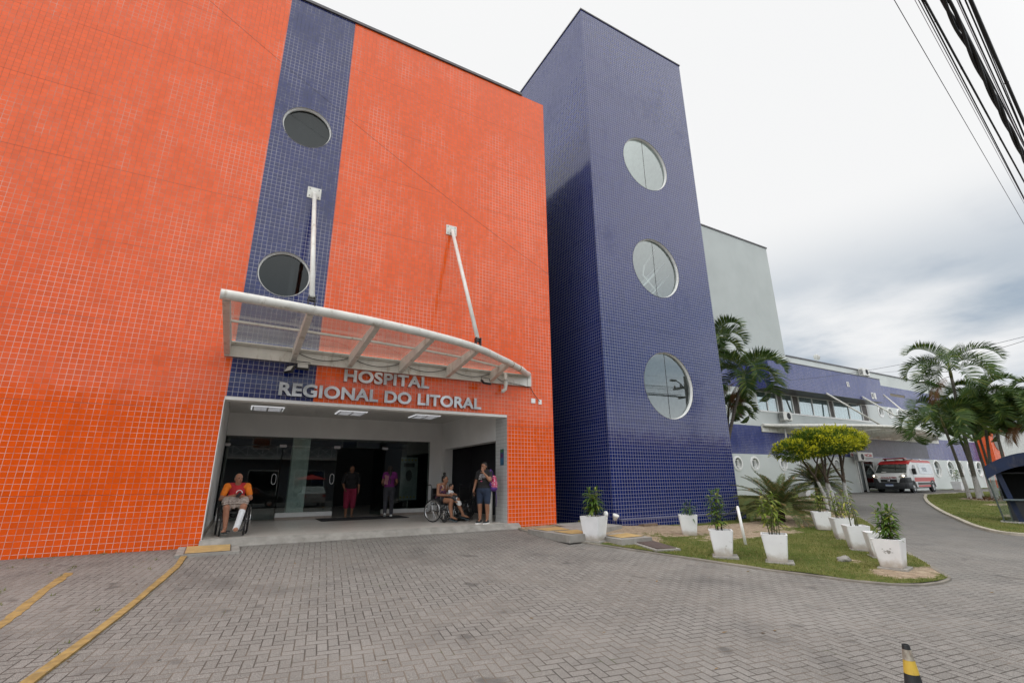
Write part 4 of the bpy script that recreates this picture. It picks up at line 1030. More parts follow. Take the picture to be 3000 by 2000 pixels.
def bark(name, col, ring=0.0, paint_to=None, rot=0.6):
    """bark; with paint_to the foot is limewashed up to a ragged line"""
    g = G(name); c = g.coord('Object'); sp = g.n('ShaderNodeSeparateXYZ'); g.put(sp.inputs[0], c); z = sp.outputs[2]
    n = g.noise(g.mapping(c, sc=(1, 1, .5)), 9, 5, .6).outputs[0]
    k = g.mix(n, tuple(x * .55 for x in col), tuple(x * 1.35 for x in col))
    h = n
    if ring:
        s = g.math('FRACT', g.math('ADD', g.math('DIVIDE', z, ring), g.math('MULTIPLY', g.noise(c, 3, 2).outputs[0], .3)))
        rr = g.ramp(s, .0, .22); k = g.mix(rr, tuple(x * .5 for x in col), k); h = g.math('ADD', n, rr)
    if paint_to:
        e = g.math('ADD', z, g.math('MULTIPLY', g.math('SUBTRACT', g.noise(c, 5, 3).outputs[0], .5), .35))
        p = g.math('SUBTRACT', 1.0, g.ramp(e, paint_to - .05, paint_to + .05)); w = g.noise(c, 14, 5, .7).outputs[0]
        p = g.math('MULTIPLY', p, g.ramp(w, .30, .42))
        k = g.mix(p, k, g.mix(w, (.44, .42, .40), (.66, .65, .63)))
    return g.done(g.bsdf(k, .9, 0, .2, g.bump(h, .5, .02)))
M['palm_bark'] = bark('palm_bark', (.17, .155, .13), .13, 1.25)
M['palm_bark_plain'] = bark('dark_palm_bark', (.10, .085, .07), .13)
M['shaft'] = simple('palm_crownshaft', (.17, .16, .06), .45, var=.4, scale=3)
M['topi_bark'] = bark('topiary_bark', (.10, .075, .055), 0, 1.05)
M['cycad_bark'] = bark('cycad_bark', (.05, .035, .025), .06)
M['soil'] = simple('potting_soil', (.05, .035, .025), .95, var=.4, scale=30, bump=.6)
def pot_mat():
    """white masonry paint, scuffed, with soil splashed round the foot"""
    g = G('white_planter_paint'); c = g.coord('Object'); sp = g.n('ShaderNodeSeparateXYZ'); g.put(sp.inputs[0], c)
    oi = g.n('ShaderNodeObjectInfo').outputs['Random']; off = g.n('ShaderNodeVectorMath', operation='ADD'); g.put(off.inputs[0], c); cb = g.n('ShaderNodeCombineXYZ', {0: g.math('MULTIPLY', oi, 50.0), 1: 0.0, 2: 0.0}); g.put(off.inputs[1], cb.outputs[0]); q = off.outputs[0]
    n = g.noise(q, 7, 5, .65).outputs[0]; f = g.noise(q, 30, 3, .6).outputs[0]
    k = g.mix(g.ramp(g.noise(q, 2.5, 3).outputs[0], .3, .7), (.72, .725, .73), (.80, .805, .81))
    s = g.math('MULTIPLY', g.math('SUBTRACT', 1.0, g.ramp(g.math('ADD', sp.outputs[2], g.math('MULTIPLY', n, -.22)), -.09, .06)), .75)
    k = g.mix(s, k, (.33, .27, .20))
    k = g.mix(g.math('MULTIPLY', g.ramp(g.math('ADD', n, g.math('MULTIPLY', f, .25)), .78, .86), .6), k, (.36, .34, .31))
    return g.done(g.bsdf(k, .5, 0, .4, g.bump(f, .12, .004)))
M['pot'] = pot_mat()

def frond(m, base, az, elev, L, curl, nl, lw, ll, hang=.5, stalk=.18, rng=R, twist=0.0, vee=.5, rach=.016):
    """one feather leaf: an arching midrib with two rows of leaflets"""
    p = V(base); e = elev; pts = [p.copy()]; N = 18; dirs = []
    for i in range(N):
        d = V((cos(az) * cos(e), sin(az) * cos(e), sin(e))); dirs.append(d); p = p + d * (L / N); pts.append(p.copy())
        e -= curl / N * (.45 + 1.3 * i / N); az += twist / N
    dirs.append(dirs[-1])
    m.tube(pts, [lerp(rach, .003, i / N) for i in range(N + 1)], 5, cap=False)
    vs = []; fs = []
    for i in range(nl):
        t = stalk + (1 - stalk) * (i + .5) / nl; f = t * N; k = min(int(f), N - 1); q = pts[k].lerp(pts[k + 1], f - k); d = dirs[k]
        side = d.cross(V((0, 0, 1)));
        if side.length < .05: side = V((sin(az), -cos(az), 0))
        side.normalize(); up = side.cross(d).normalized()
        s_ = (t - stalk) / (1 - stalk); l = ll * (.35 + 1.0 * sin(pi * min(1, s_ * .86 + .14)) ** .7) * rng.uniform(.85, 1.1)
        fwd = lerp(.35, 1.1, s_)
        for sg in (-1, 1):
            u = (side * sg + d * fwd + up * vee * rng.uniform(.6, 1.2)).normalized()
            drop = V((0, 0, -1)) * hang * l
            a = q; b = q + u * l * .5 + drop * .18; c = q + u * l * .92 + drop * .75
            w = (d - u * d.dot(u)).normalized() * lw * (.6 + .5 * sin(pi * s_))
            o = len(vs); vs += [a - w * .4, a + w * .4, b + w, b - w, c]
            fs += [(o, o + 1, o + 2, o + 3), (o + 3, o + 2, o + 4)]
    m.add(vs, fs)

def palm(label, base, H, lean, seed, L=2.3, nf=11, group=None, cat='palm', barkm=None, r=.13, dry=1, bend=.3, cl=1.25, shaft=True, cs=1.0):
    """lean = (dx, dy) of the crown from the foot"""
    rng = random.Random(seed)
    t = thing('palm_tree', label, cat, base, 0, group)
    pts = []; 
    for i in range(15):
        s = i / 14; pts.append(V((lean[0] * (s + bend * s * (s - 1)), lean[1] * (s + bend * s * (s - 1)), H * s)))
    tr = MB(); tr.tube([V((0, 0, -.3))] + pts, [r * 1.5] + [lerp(r * 1.35, r * .72, min(1, (i / 14) ** .5)) for i in range(15)], 12); tr.build('trunk', barkm or M['palm_bark'], t, smooth=True)
    top = pts[-1]; ax = (pts[-1] - pts[-2]).normalized()
    if shaft:
        b = MB(); b.tube([top - ax * .05, top + ax * .2, top + ax * .65], [r * .74, r * .82, r * .35], 10); b.build('crownshaft', M['shaft'], t, smooth=True)
    hub = top + ax * .55
    m = MB()
    for k in range(nf):
        a = 2 * pi * k * .382 + rng.uniform(-.2, .2); lv = k / max(1, nf - 1)
        frond(m, hub - ax * .25 * lv, a, lerp(1.25, .25, lv) + rng.uniform(-.1, .1), L * rng.uniform(.85, 1.1) * lerp(.8, 1, min(1, lv * 2)), lerp(1.7, 2.7, lv) * cl * rng.uniform(.85, 1.15), 62, .021 * cs, .54 * L / 2.3, rng.uniform(.08, .38), .2, rng, rng.uniform(-.5, .5), .95)
    m.tube([hub, hub + ax * .9 * cs], [.03, .004], 5)
    m.build('crown', M['palm_leaf'], t)
    if dry:
        m = MB()
        for k in range(dry): frond(m, hub - ax * .5, rng.uniform(0, 6.28), -.2, L * .8, 1.6, 36, .018, .45, 1.2, .2, rng, 0, .1)
        m.build('dry_frond', M['palm_leaf_dry'], t)
    return t
# palms beside the tower
palm('dark palm leaning right beside the tower edge with a dry brown hanging frond', (18.2, 2.6, ground(18.2, 2.6)), 5.75, (2.85, .0), 4, 2.6, 14, 'palms behind the tower', barkm=M['palm_bark_plain'], r=.085, dry=2, cl=1.15)
palm('taller dark palm half hidden behind the tower edge', (19.2, 3.4, ground(19.2, 3.4)), 7.3, (1.0, .1), 9, 2.4, 13, 'palms behind the tower', barkm=M['palm_bark_plain'], r=.085, dry=0, cl=1.2)
palm('short palm low behind the tower edge between its taller neighbours', (20.9, 4.2, ground(20.9, 4.2)), 4.2, (.9, .0), 15, 1.7, 12, 'palms behind the tower', barkm=M['palm_bark_plain'], r=.075, dry=0)
# the row on the verge
G2 = 'palms on the verge'
VP = [
 ('tallest palm of the verge row with a wide crown against the sky', (37.2, .0), 6.75, (-2.1, -.9), 21, 3.0, 13, 1),
 ('palm leaning left under the tallest one with its crown before the wing', (37.0, .35), 4.0, (-2.1, -.4), 22, 2.8, 13, 0),
 ('palm with a hanging orange brown dead frond right of the tallest one', (37.9, -.5), 5.2, (-.7, -.8), 23, 2.3, 14, 3),
 ('palm standing behind the first white trunks of the verge', (38.6, -.2), 4.4, (.2, .2), 24, 2.4, 15, 0),
 ('palm left of the kiosk roof with a pale smooth trunk', (36.6, -1.6), 4.6, (.1, -.1), 25, 2.4, 15, 0),
 ('palm close behind the kiosk roof with a yellowish trunk', (37.0, -2.6), 4.4, (.15, -.3), 26, 2.4, 15, 1),
 ('dark leaning palm rising behind the kiosk', (36.6, -3.6), 4.3, (.6, -.4), 27, 2.4, 15, 0),
 ('palm with bright green fronds at the edge of the picture above the kiosk', (38.8, -3.4), 5.2, (.3, -.3), 28, 2.3, 13, 0),
 ('thin dark palm between the verge palms and the orange block', (41.5, 1.2), 4.4, (-.9, .1), 29, 2.0, 11, 0),
 ('second thin dark palm before the orange block', (43.0, .9), 4.2, (-.6, -.1), 30, 2.0, 11, 0),
 ('palm deep in the row seen between the kiosk palms', (42.5, -2.2), 5.0, (.0, .0), 31, 2.4, 15, 0),
 ('palm at the far end of the verge row', (45.0, -3.4), 5.3, (.3, .1), 32, 2.4, 12, 0),
]
for lab, (x, y), H, ln, sd, L, nf, dr in VP: palm(lab, (x, y, ground(x, y)), H, ln, sd, L, nf, G2, dry=dr, r=.105 if H > 5.5 else .085)
# limewashed stump base and dry litter round the first palms
m = MB()
for k in range(260):
    a = R.uniform(0, 6.28); rr = R.uniform(0, 1) ** .6; x, y = 37.6 + 1.7 * rr * cos(a), -.3 + .8 * rr * sin(a); z = ground(x, y) + .03; b = R.uniform(0, 6.28); l = R.uniform(.12, .35); e = R.uniform(.1, .9)
    u = V((cos(b) * cos(e), sin(b) * cos(e), sin(e))) * l; w = V((-sin(b), cos(b), 0)) * .03
    m.add([V((x, y, z)) - w, V((x, y, z)) + w, V((x, y, z)) + u], [(0, 1, 2)])
tag(m.build('undergrowth', M['palm_leaf_dry']), 'low brown undergrowth round the feet of the palms', 'plants', None, 'stuff')

def cycad(label, base, H, seed, L, n=34, s=1.0):
    rng = random.Random(seed); t = thing('cycad', label, 'cycad', base, 0, 'cycads on the island')
    b = MB(); b.tube([(0, 0, -.1), (0, 0, H * .5), (0, 0, H)], [.12 * s, .13 * s, .10 * s], 12); b.build('trunk', M['cycad_bark'], t, smooth=True)
    m = MB()
    for k in range(n):
        lv = k / (n - 1); a = k * 2.4 + rng.uniform(-.2, .2)
        frond(m, V((0, 0, H)), a, lerp(1.30, -.15, lv ** .8) + rng.uniform(-.08, .08), L * rng.uniform(.85, 1.08) * lerp(.75, 1, min(1, lv * 1.6)), lerp(.5, 1.0, lv), 56,   .009 * s, .20 * s, .15, .12, rng, rng.uniform(-.25, .25), .45, .010)
    m.build('crown', M['cycad_leaf'], t)
    return t
cycad('sago cycad with brownish feather leaves behind the front planters', (15.3, -1.95, lawn_z(15.3, -1.95)), .45, 41, 1.75, 50)
cycad('darker sago cycad on a thicker stem behind the pruned tree stems', (24.6, 1.9, lawn_z(24.6, 1.9)), .85, 42, 1.65, 50, 1.15)

def topiary(label, base, stems, blobs, seed, n=5200):
    """pruned tree: several crooked stems carrying flat shaved clouds of leaves"""
    rng = random.Random(seed); t = thing('pruned_tree', label, 'tree', base, 0, 'pruned golden trees')
    for pts, r0, r1 in stems:
        pts = [V(p) for p in pts]; b = MB(); q = []
        for i in range(len(pts) - 1):
            for k in range(4): s = k / 4; q.append(pts[i].lerp(pts[i + 1], s) + V((rng.uniform(-.02, .02), rng.uniform(-.02, .02), 0)))
        q.append(pts[-1]); b.tube(q, [lerp(r0, r1, i / (len(q) - 1)) for i in range(len(q))], 9); b.build('trunk', M['topi_bark'], t, smooth=True)
    vs = []; fs = []; yo = []
    for c, rx, ry, rz, share in blobs:
        c = V(c)
        for k in range(int(n * share)):
            d = V((rng.gauss(0, 1), rng.gauss(0, 1), rng.gauss(0, 1))).normalized(); rad = rng.uniform(.35, 1) ** .45
            lump = 1 + .34 * mnoise.noise(d * 2.0 + c) + .22 * mnoise.noise(d * 4.6 + c)
            if d.z < 0: d.z *= .75
            p = c + V((d.x * rx, d.y * ry, d.z * rz)) * rad * lump
            outer = rad * lump
            top = max(0, d.z) * .5 + .5
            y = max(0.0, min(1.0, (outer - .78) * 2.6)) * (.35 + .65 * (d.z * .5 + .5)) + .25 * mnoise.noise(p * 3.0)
            # a spray: a few narrow leaves round one twig that points outward
            ax = (V((d.x / rx, d.y / ry, d.z / rz)).normalized() + V((rng.uniform(-.6, .6), rng.uniform(-.6, .6), rng.uniform(-.1, .8)))).normalized()
            for j in range(4):
                u = (ax + V((rng.uniform(-.7, .7), rng.uniform(-.7, .7), rng.uniform(-.5, .6)))).normalized(); w = u.cross(V((rng.uniform(-1, 1), rng.uniform(-1, 1), 1))).normalized() * rng.uniform(.010, .017); l = rng.uniform(.06, .12)
                o = len(vs); a = p + ax * j * .016; vs += [a, a + u * l * .5 + w, a + u * l, a + u * l * .5 - w]; fs.append((o, o + 1, o + 2, o + 3)); yo += [y] * 4
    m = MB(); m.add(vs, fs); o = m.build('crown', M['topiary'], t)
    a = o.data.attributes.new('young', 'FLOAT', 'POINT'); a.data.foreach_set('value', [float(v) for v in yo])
    return t
topiary('pruned tree with several white painted stems and a broad flat golden green crown', (20.25, -.85, lawn_z(20.25, -.85)),
    [([(.0, .05, -.1), (-.05, .1, .6), (-.38, .15, 1.25), (-.55, .2, 1.55), (-.95, .35, 2.2)], .065, .03), ([(.12, -.12, -.1), (.1, -.1, .7), (-.05, -.05, 1.3), (.05, 0, 2.2)], .07, .035), ([(.32, .1, -.1), (.30, .12, .8), (.25, .1, 1.4), (.65, .1, 2.3)], .06, .03), ([(-.38, .15, 1.25), (-.35, .0, 1.8), (-.2, -.1, 2.3)], .035, .02), ([(.25, .1, 1.3), (-.1, .2, 1.9), (-.4, .2, 2.4)], .035, .02), ([(.5, .2, -.1), (.48, .2, 1.0), (.6, .1, 1.6), (1.0, -.1, 2.3)], .045, .02)],
    [((-.15, 0, 2.52), 1.25, 1.1, .60, .50), ((-1.45, .25, 2.22), .62, .7, .40, .16), ((.85, -.1, 2.60), .95, .95, .58, .34)], 51, 8600)
topiary('single stemmed pruned tree right of it whose golden crown merges with the bigger one', (22.0, -.6, lawn_z(22.0, -.6)),
    [([(.0, .0, -.1), (.02, .0, .7), (.08, .0, 1.2), (.18, .0, 1.6), (.2, 0, 2.5)], .085, .05), ([(.06, 0, 1.15), (-.35, .1, 1.8), (-.7, .2, 2.5)], .05, .025), ([(.18, 0, 1.6), (.5, -.1, 2.4)], .04, .02)],
    [((.10, 0, 2.74), 1.05, 1.0, .56, .8), ((.75, -.2, 2.66), .62, .6, .46, .25)], 52, 5200)

# ---- white planters
def pot_meshes(m, h=.48, wt=.228, wb=.165, th=.03):
    """tapered square tub, hollow on top"""
    def ring(w, z, c=.018):
        return [(w - c, -w, z), (w, -w + c, z), (w, w - c, z), (w - c, w, z), (-w + c, w, z), (-w, w - c, z), (-w, -w + c, z), (-w + c, -w, z)]
    rs = [ring(wb, 0), ring(wb + .004, .01), ring(wt - .004, h - .012), ring(wt, h - .004), ring(wt - .006, h), ring(wt - th, h), ring(wt - th - .004, h - .008), ring(wt - th - .03, h - .10)]
    vs = [p for r in rs for p in r]; fs = []
    for i in range(len(rs) - 1):
        for k in range(8): k2 = (k + 1) % 8; fs.append((i * 8 + k, i * 8 + k2, i * 8 + 8 + k2, i * 8 + 8 + k))
    fs.append(tuple(range(7, -1, -1)))
    m.add(vs, fs)
def leaf(vs, fs, a, u, w, l, droop):
    """lance shaped leaf with a fold and a bent tip"""
    b = a + u * l * .38 + V((0, 0, -droop * l * .10)); c = a + u * l * .75 + V((0, 0, -droop * l * .42)); t = a + u * l + V((0, 0, -droop * l * .8)); o = len(vs)
    dn = V((0, 0, -1)) * w.length * .35
    vs += [a, b + w, b + dn, b - w, c + w * .7, c + dn * .7, c - w * .7, t]
    fs += [(o, o + 1, o + 2), (o, o + 2, o + 3), (o + 1, o + 4, o + 5, o + 2), (o + 2, o + 5, o + 6, o + 3), (o + 4, o + 7, o + 5), (o + 5, o + 7, o + 6)]
def planter(label, x, y, rz, seed, stems, hgt, dens, leafm, sz=1.0, slab=True, ll=.17, low=.25, scale_pot=1.0, spread=.16):
    rng = random.Random(seed); z = ground(x, y) + (.055 if slab else .03)
    t = thing('potted_plant', label, 'potted plant', (x, y, z), rz, 'white planters')
    if slab:
        b = MB(); w = .18 * scale_pot; b.box(-w - .03, w + .09, -w - .05, w + .03, -.35, -.001, .008); b.build('base_slab', M['concrete'], t)
    b = MB(); pot_meshes(b, .48 * scale_pot, .228 * scale_pot, .165 * scale_pot); b.build('pot', M['pot'], t, fixn=True)
    hs = .48 * scale_pot - .05
    b = MB(); w = (.228 - .042) * scale_pot; b.add([(-w, -w, hs), (w, -w, hs), (w, w, hs), (-w, w, hs)], [(0, 1, 2, 3)]); b.build('soil', M['soil'], t)
    st = MB(); vs = []; fs = []
    for k in range(stems):
        a = rng.uniform(0, 6.28); r = rng.uniform(.02, .10) * scale_pot; p = V((r * cos(a), r * sin(a), hs)); hh = hgt * rng.uniform(.65, 1.05) if k else hgt
        tip = p + V((rng.uniform(-1, 1) * spread * hh, rng.uniform(-1, 1) * spread * hh, hh)); mid = p.lerp(tip, .5) + V((rng.uniform(-.03, .03), rng.uniform(-.03, .03), 0))
        st.tube([p, mid, tip], [.009, .008, .004], 6)
        nl = int(dens * hh)
        for j in range(nl):
            s = low + (1 - low) * (j + rng.random()) / nl
            q = p.lerp(mid, s * 2) if s < .5 else mid.lerp(tip, s * 2 - 1)
            az = j * 2.4 + rng.uniform(-.5, .5); el = rng.uniform(-.1, .8) if s < .9 else rng.uniform(.4, 1.3)
            u = V((cos(az) * cos(el), sin(az) * cos(el), sin(el))); wd = V((-sin(az), cos(az), rng.uniform(-.4, .4))).normalized() * rng.uniform(.016, .025) * sz
            leaf(vs, fs, q, u, wd, ll * rng.uniform(.7, 1.25) * sz, rng.uniform(.3, 1.1))
    st.build('stem', M['pot_stem'], t, smooth=True)
    m = MB(); m.add(vs, fs); m.build('leaves', leafm, t)
    return t
DG, YG = M['pot_leaf'], M['pot_leaf_y']
A8 = radians(8)
planter('white planter with a bushy cane plant and a lamp globe on its rim', 7.30, -2.55, radians(22), 61, 7, .60, 44, DG, 1.15, True, .20, .22, 1.08)
planter('small white planter with a low fleshy plant close to the tower plinth', 10.2, -2.72, radians(-46), 62, 5, .34, 40, leaf_mat('grey_green_leaves', (.04, .10, .03), (.08, .15, .05), None, .4, 6, .2), .9, False, .26, .1)
planter('white planter with a tall slim leafy cane plant left of the leaning post', 8.66, -4.88, radians(-49), 63, 5, .84, 46, DG, 1.0, True, .15, .15, .98, .10)
planter('white planter with yellowing cane plants right of the leaning post', 9.20, -5.66, radians(-56), 64, 8, .78, 30, YG, 1.05, True, .17, .22, 1.0, .14)
planter('chipped white planter at the tip of the island with a lush green plant', 10.62, -6.95, radians(12), 65, 9, .62, 46, DG, 1.1, True, .18, .12, 1.0, .17)
planter('white planter with thin yellow green canes at the drive side behind the chipped one', 12.25, -5.62, radians(-49), 66, 5, .78, 16, YG, 1.0, True, .15, .35, 1.0, .16)
planter('white planter with upright canes in the middle of the drive side row', 13.45, -4.72, radians(-48), 67, 7, .66, 28, YG, 1.0, True, .15, .2, 1.0, .12)
planter('bare white planter showing just its rim behind the chipped one', 11.70, -6.28, radians(-52), 68, 3, .12, 40, DG, .8, True, .12, .2, .95)
planter('white planter with pale canes below the pruned tree stems', 14.75, -3.52, radians(-52), 69, 6, .55, 24, YG, 1.0, False, .14, .3, 1.0, .13)
planter('white planter with a thin plant standing alone at the foot of the wing wall', 51.4, 5.6, 0, 70, 5, 1.15, 14, DG, 1.5, False, .24, .25, 1.5, .12)
planter('white planter tucked behind the pruned tree stems beside the dark cycad', 26.3, 3.6, 0, 71, 4, .2, 30, DG, 1.0, False, .12, .2, 1.1)
m = MB(); m.sph((0, 0, .06), (.055, .055, .068), 16, 10); m.lathe([(.03, -.04), (.03, .0)], (0, 0, 0), 10); o = m.build('garden_lamp', M['white_clean'], smooth=True); o.location = (7.52, -2.72, ground(7.3, -2.55) + .055 + .497); tag(o, 'round white lamp globe sitting on the rim of the first planter', 'lamp')
# the scuffed patch on the planter at the tip of the island
tipp = next(o for o in bpy.data.objects if o.get('label', '').startswith('chipped white planter'))
m = MB()
for k in range(26):
    u, w = R.gauss(0, .035), R.gauss(.27, .014) - (.01 if k % 3 else -.012); r = R.uniform(.004, .012); x = -(.165 + .063 * w / .48) - .0025
    m.add([(x - .0, u + r * 1.6 * cos(a), w + r * .7 * sin(a)) for a in (0, 1.1, 2.2, 3.3, 4.3, 5.3)], [(5, 4, 3, 2, 1, 0)])
m.build('chipped_patch', simple('bare_render', (.30, .29, .27), .9), tipp)
# ================================================================== PEOPLE AND WHEELCHAIRS
def skin_mat(name, col):
    g = G(name); c = g.coord(); n = g.noise(c, 18, 4).outputs[0]
    k = g.mix(n, tuple(x * .82 for x in col), tuple(min(1, x * 1.14) for x in col))
    return g.done(g.bsdf(k, .5, 0, .35, None, Subsurface_Weight=.08))
SK1 = skin_mat('tanned_skin', (.36, .17, .105)); SK2 = skin_mat('brown_skin', (.30, .145, .085)); SK3 = skin_mat('light_brown_skin', (.42, .22, .14))
HAIR = simple('black_hair', (.012, .009, .008), .55, var=.3, scale=40); HAIRG = simple('greying_hair', (.10, .09, .085), .8, var=.4, scale=50); HAIRB = simple('dark_brown_hair', (.03, .017, .012), .5, var=.4, scale=30)
EYE = simple('dark_eyes', (.012, .01, .01), .3); LIP = simple('lips', (.26, .09, .075), .5)

def remesh(mb, name, mat, parent, voxel=.008, it=3):
    """one continuous surface grown over the overlapping shapes"""
    o = mb.build('tmp', mat); md = o.modifiers.new('r', 'REMESH'); md.mode = 'VOXEL'; md.voxel_size = voxel; md.use_smooth_shade = True
    s = o.modifiers.new('s', 'SMOOTH'); s.factor = .5; s.iterations = it
    dg = bpy.context.evaluated_depsgraph_get(); dg.update()
    me = bpy.data.meshes.new_from_object(o.evaluated_get(dg)); me.name = name
    old = o.data; bpy.data.objects.remove(o); bpy.data.meshes.remove(old)
    me.materials.clear(); me.materials.append(mat); me.polygons.foreach_set('use_smooth', [True] * len(me.polygons))
    r = bpy.data.objects.new(name, me); COL.objects.link(r)
    if parent is not None: r.parent = parent
    return r
def basis(fwd, up):
    f = V(fwd).normalized(); u = V(up); u = (u - f * u.dot(f)).normalized(); r = f.cross(u)
    return Matrix((r, f, u)).transposed()          # columns: right, forward, up
def hand(mb, w, d, pn, curl=.5, s=1.0, thumb=1):
    """palm, four bent fingers of unequal length and a thumb off the side"""
    w = V(w); d = V(d).normalized(); n = V(pn); n = (n - d * d.dot(n)).normalized(); l = d.cross(n)
    for o in (-.022, -.007, .008, .022): mb.cap(w + l * o * s * .7, w + d * .082 * s + l * o * s, .0135 * s, .0115 * s, 8)
    for o, ln in ((-.027, .066), (-.009, .080), (.009, .076), (.027, .060)):
        p = w + d * .088 * s + l * o * s; a = d; 
        for k, seg in enumerate((.45, .32, .23)):
            a = (a * cos(curl * .8) + n * sin(curl * .8)).normalized(); n_ = n; q = p + a * ln * seg * s
            mb.cap(p, q, (.0088 - .0008 * k) * s, (.0082 - .0010 * k) * s, 8); p = q
    a = (d * .65 + l * -1.0 * thumb + n * .35).normalized(); p = w + d * .022 * s - l * .022 * s * thumb; q = p + a * .045 * s
    mb.cap(p, q, .0125 * s, .0100 * s, 8); a2 = (d * .95 - l * .35 * thumb + n * .45).normalized(); mb.cap(q, q + a2 * .032 * s, .0098 * s, .0080 * s, 8)

def head(mb, c, fwd, s=1.0, up=(0, 0, 1), child=False):
    c = V(c); B = basis(fwd, up); P = lambda x, y, z: c + B @ V((x, y, z)) * s
    B4 = B.to_4x4()
    mb.sph(c + B @ V((0, -.012, .028)) * s, (.074 * s, .092 * s, .088 * s), 20, 14, B)
    mb.sph(c + B @ V((0, .020, -.030)) * s, (.060 * s, .068 * s, .080 * s), 18, 12, B)
    mb.sph(c + B @ V((0, .048, -.078)) * s, (.033 * s, .030 * s, .028 * s), 12, 8, B)
    if not child:
        mb.cap(P(0, .080, .012), P(0, .104, -.022), .010 * s, .0145 * s, 8); mb.sph(P(.011, .093, -.024), .009 * s, 8, 6); mb.sph(P(-.011, .093, -.024), .009 * s, 8, 6)
    else: mb.sph(P(0, .085, -.012), .012 * s, 8, 6)
    for x in (-1, 1):
        mb.sph(P(.074 * x, -.012, -.005), (.010 * s, .020 * s, .032 * s), 10, 8, B)
        mb.sph(P(.036 * x, .058, -.020), (.022 * s, .018 * s, .020 * s), 10, 8, B)          # cheek
        mb.sph(P(.030 * x, .078, .024), (.020 * s, .008 * s, .007 * s), 10, 6, B)           # brow
    return P, B
def face(parent, P, B, s=1.0, brow=HAIR):
    m = MB()
    for x in (-1, 1): m.sph(P(.030 * x, .0785, .006), (.0135 * s, .007 * s, .0062 * s), 10, 8, B)
    m.build('eyes', EYE, parent, smooth=True)
    m = MB()
    for x in (-1, 1): m.cap(P(.016 * x, .088, .027), P(.046 * x, .076, .028), .0045 * s, .0035 * s, 6)
    m.build('eyebrows', brow, parent, smooth=True)
    m = MB(); m.cap(P(-.020, .082, -.050), P(.020, .082, -.050), .0062 * s, .0062 * s, 8); m.sph(P(0, .087, -.050), (.016 * s, .006 * s, .008 * s), 10, 6, B); m.build('mouth', LIP, parent, smooth=True)

def limb(mb, pts, rs):
    for (a, b), (ra, rb) in zip(zip(pts, pts[1:]), zip(rs, rs[1:])): mb.cap(a, b, ra, rb, 14)
def torso(mb, pel, chest, neck, side, g=0.0, fat=1.0, bust=0.0, hip=1.0, fwd=None):
    """pelvis, belly and rib cage along the spine; side is the vector to the person's left"""
    pel, chest, neck = V(pel), V(chest), V(neck); sd = V(side).normalized(); sp = (chest - pel).normalized(); f = sd.cross(sp)
    f = V(fwd).normalized() if fwd is not None else f
    B = Matrix((sd, f, sp)).transposed()
    mb.sph(pel, (.155 * hip + g, .112 * fat + g, .125 + g), 18, 12, B)
    mid = pel.lerp(chest, .5)
    mb.sph(mid + f * .012 * fat, (.140 * fat + g, .112 * fat + g, .165 + g), 18, 12, B)
    mb.sph(chest, (.158 + g, .108 * (fat * .5 + .5) + g, .165 + g), 18, 12, B)
    mb.cap(chest + sd * .125 + sp * .11, chest - sd * .125 + sp * .11, .062 + g, .062 + g, 12)
    if bust:
        for x in (-1, 1): mb.sph(chest + sd * .068 * x + f * .075 - sp * .01, (.062 * bust + g, .055 * bust + g, .06 * bust + g), 12, 8, B)
    return B, f, sp

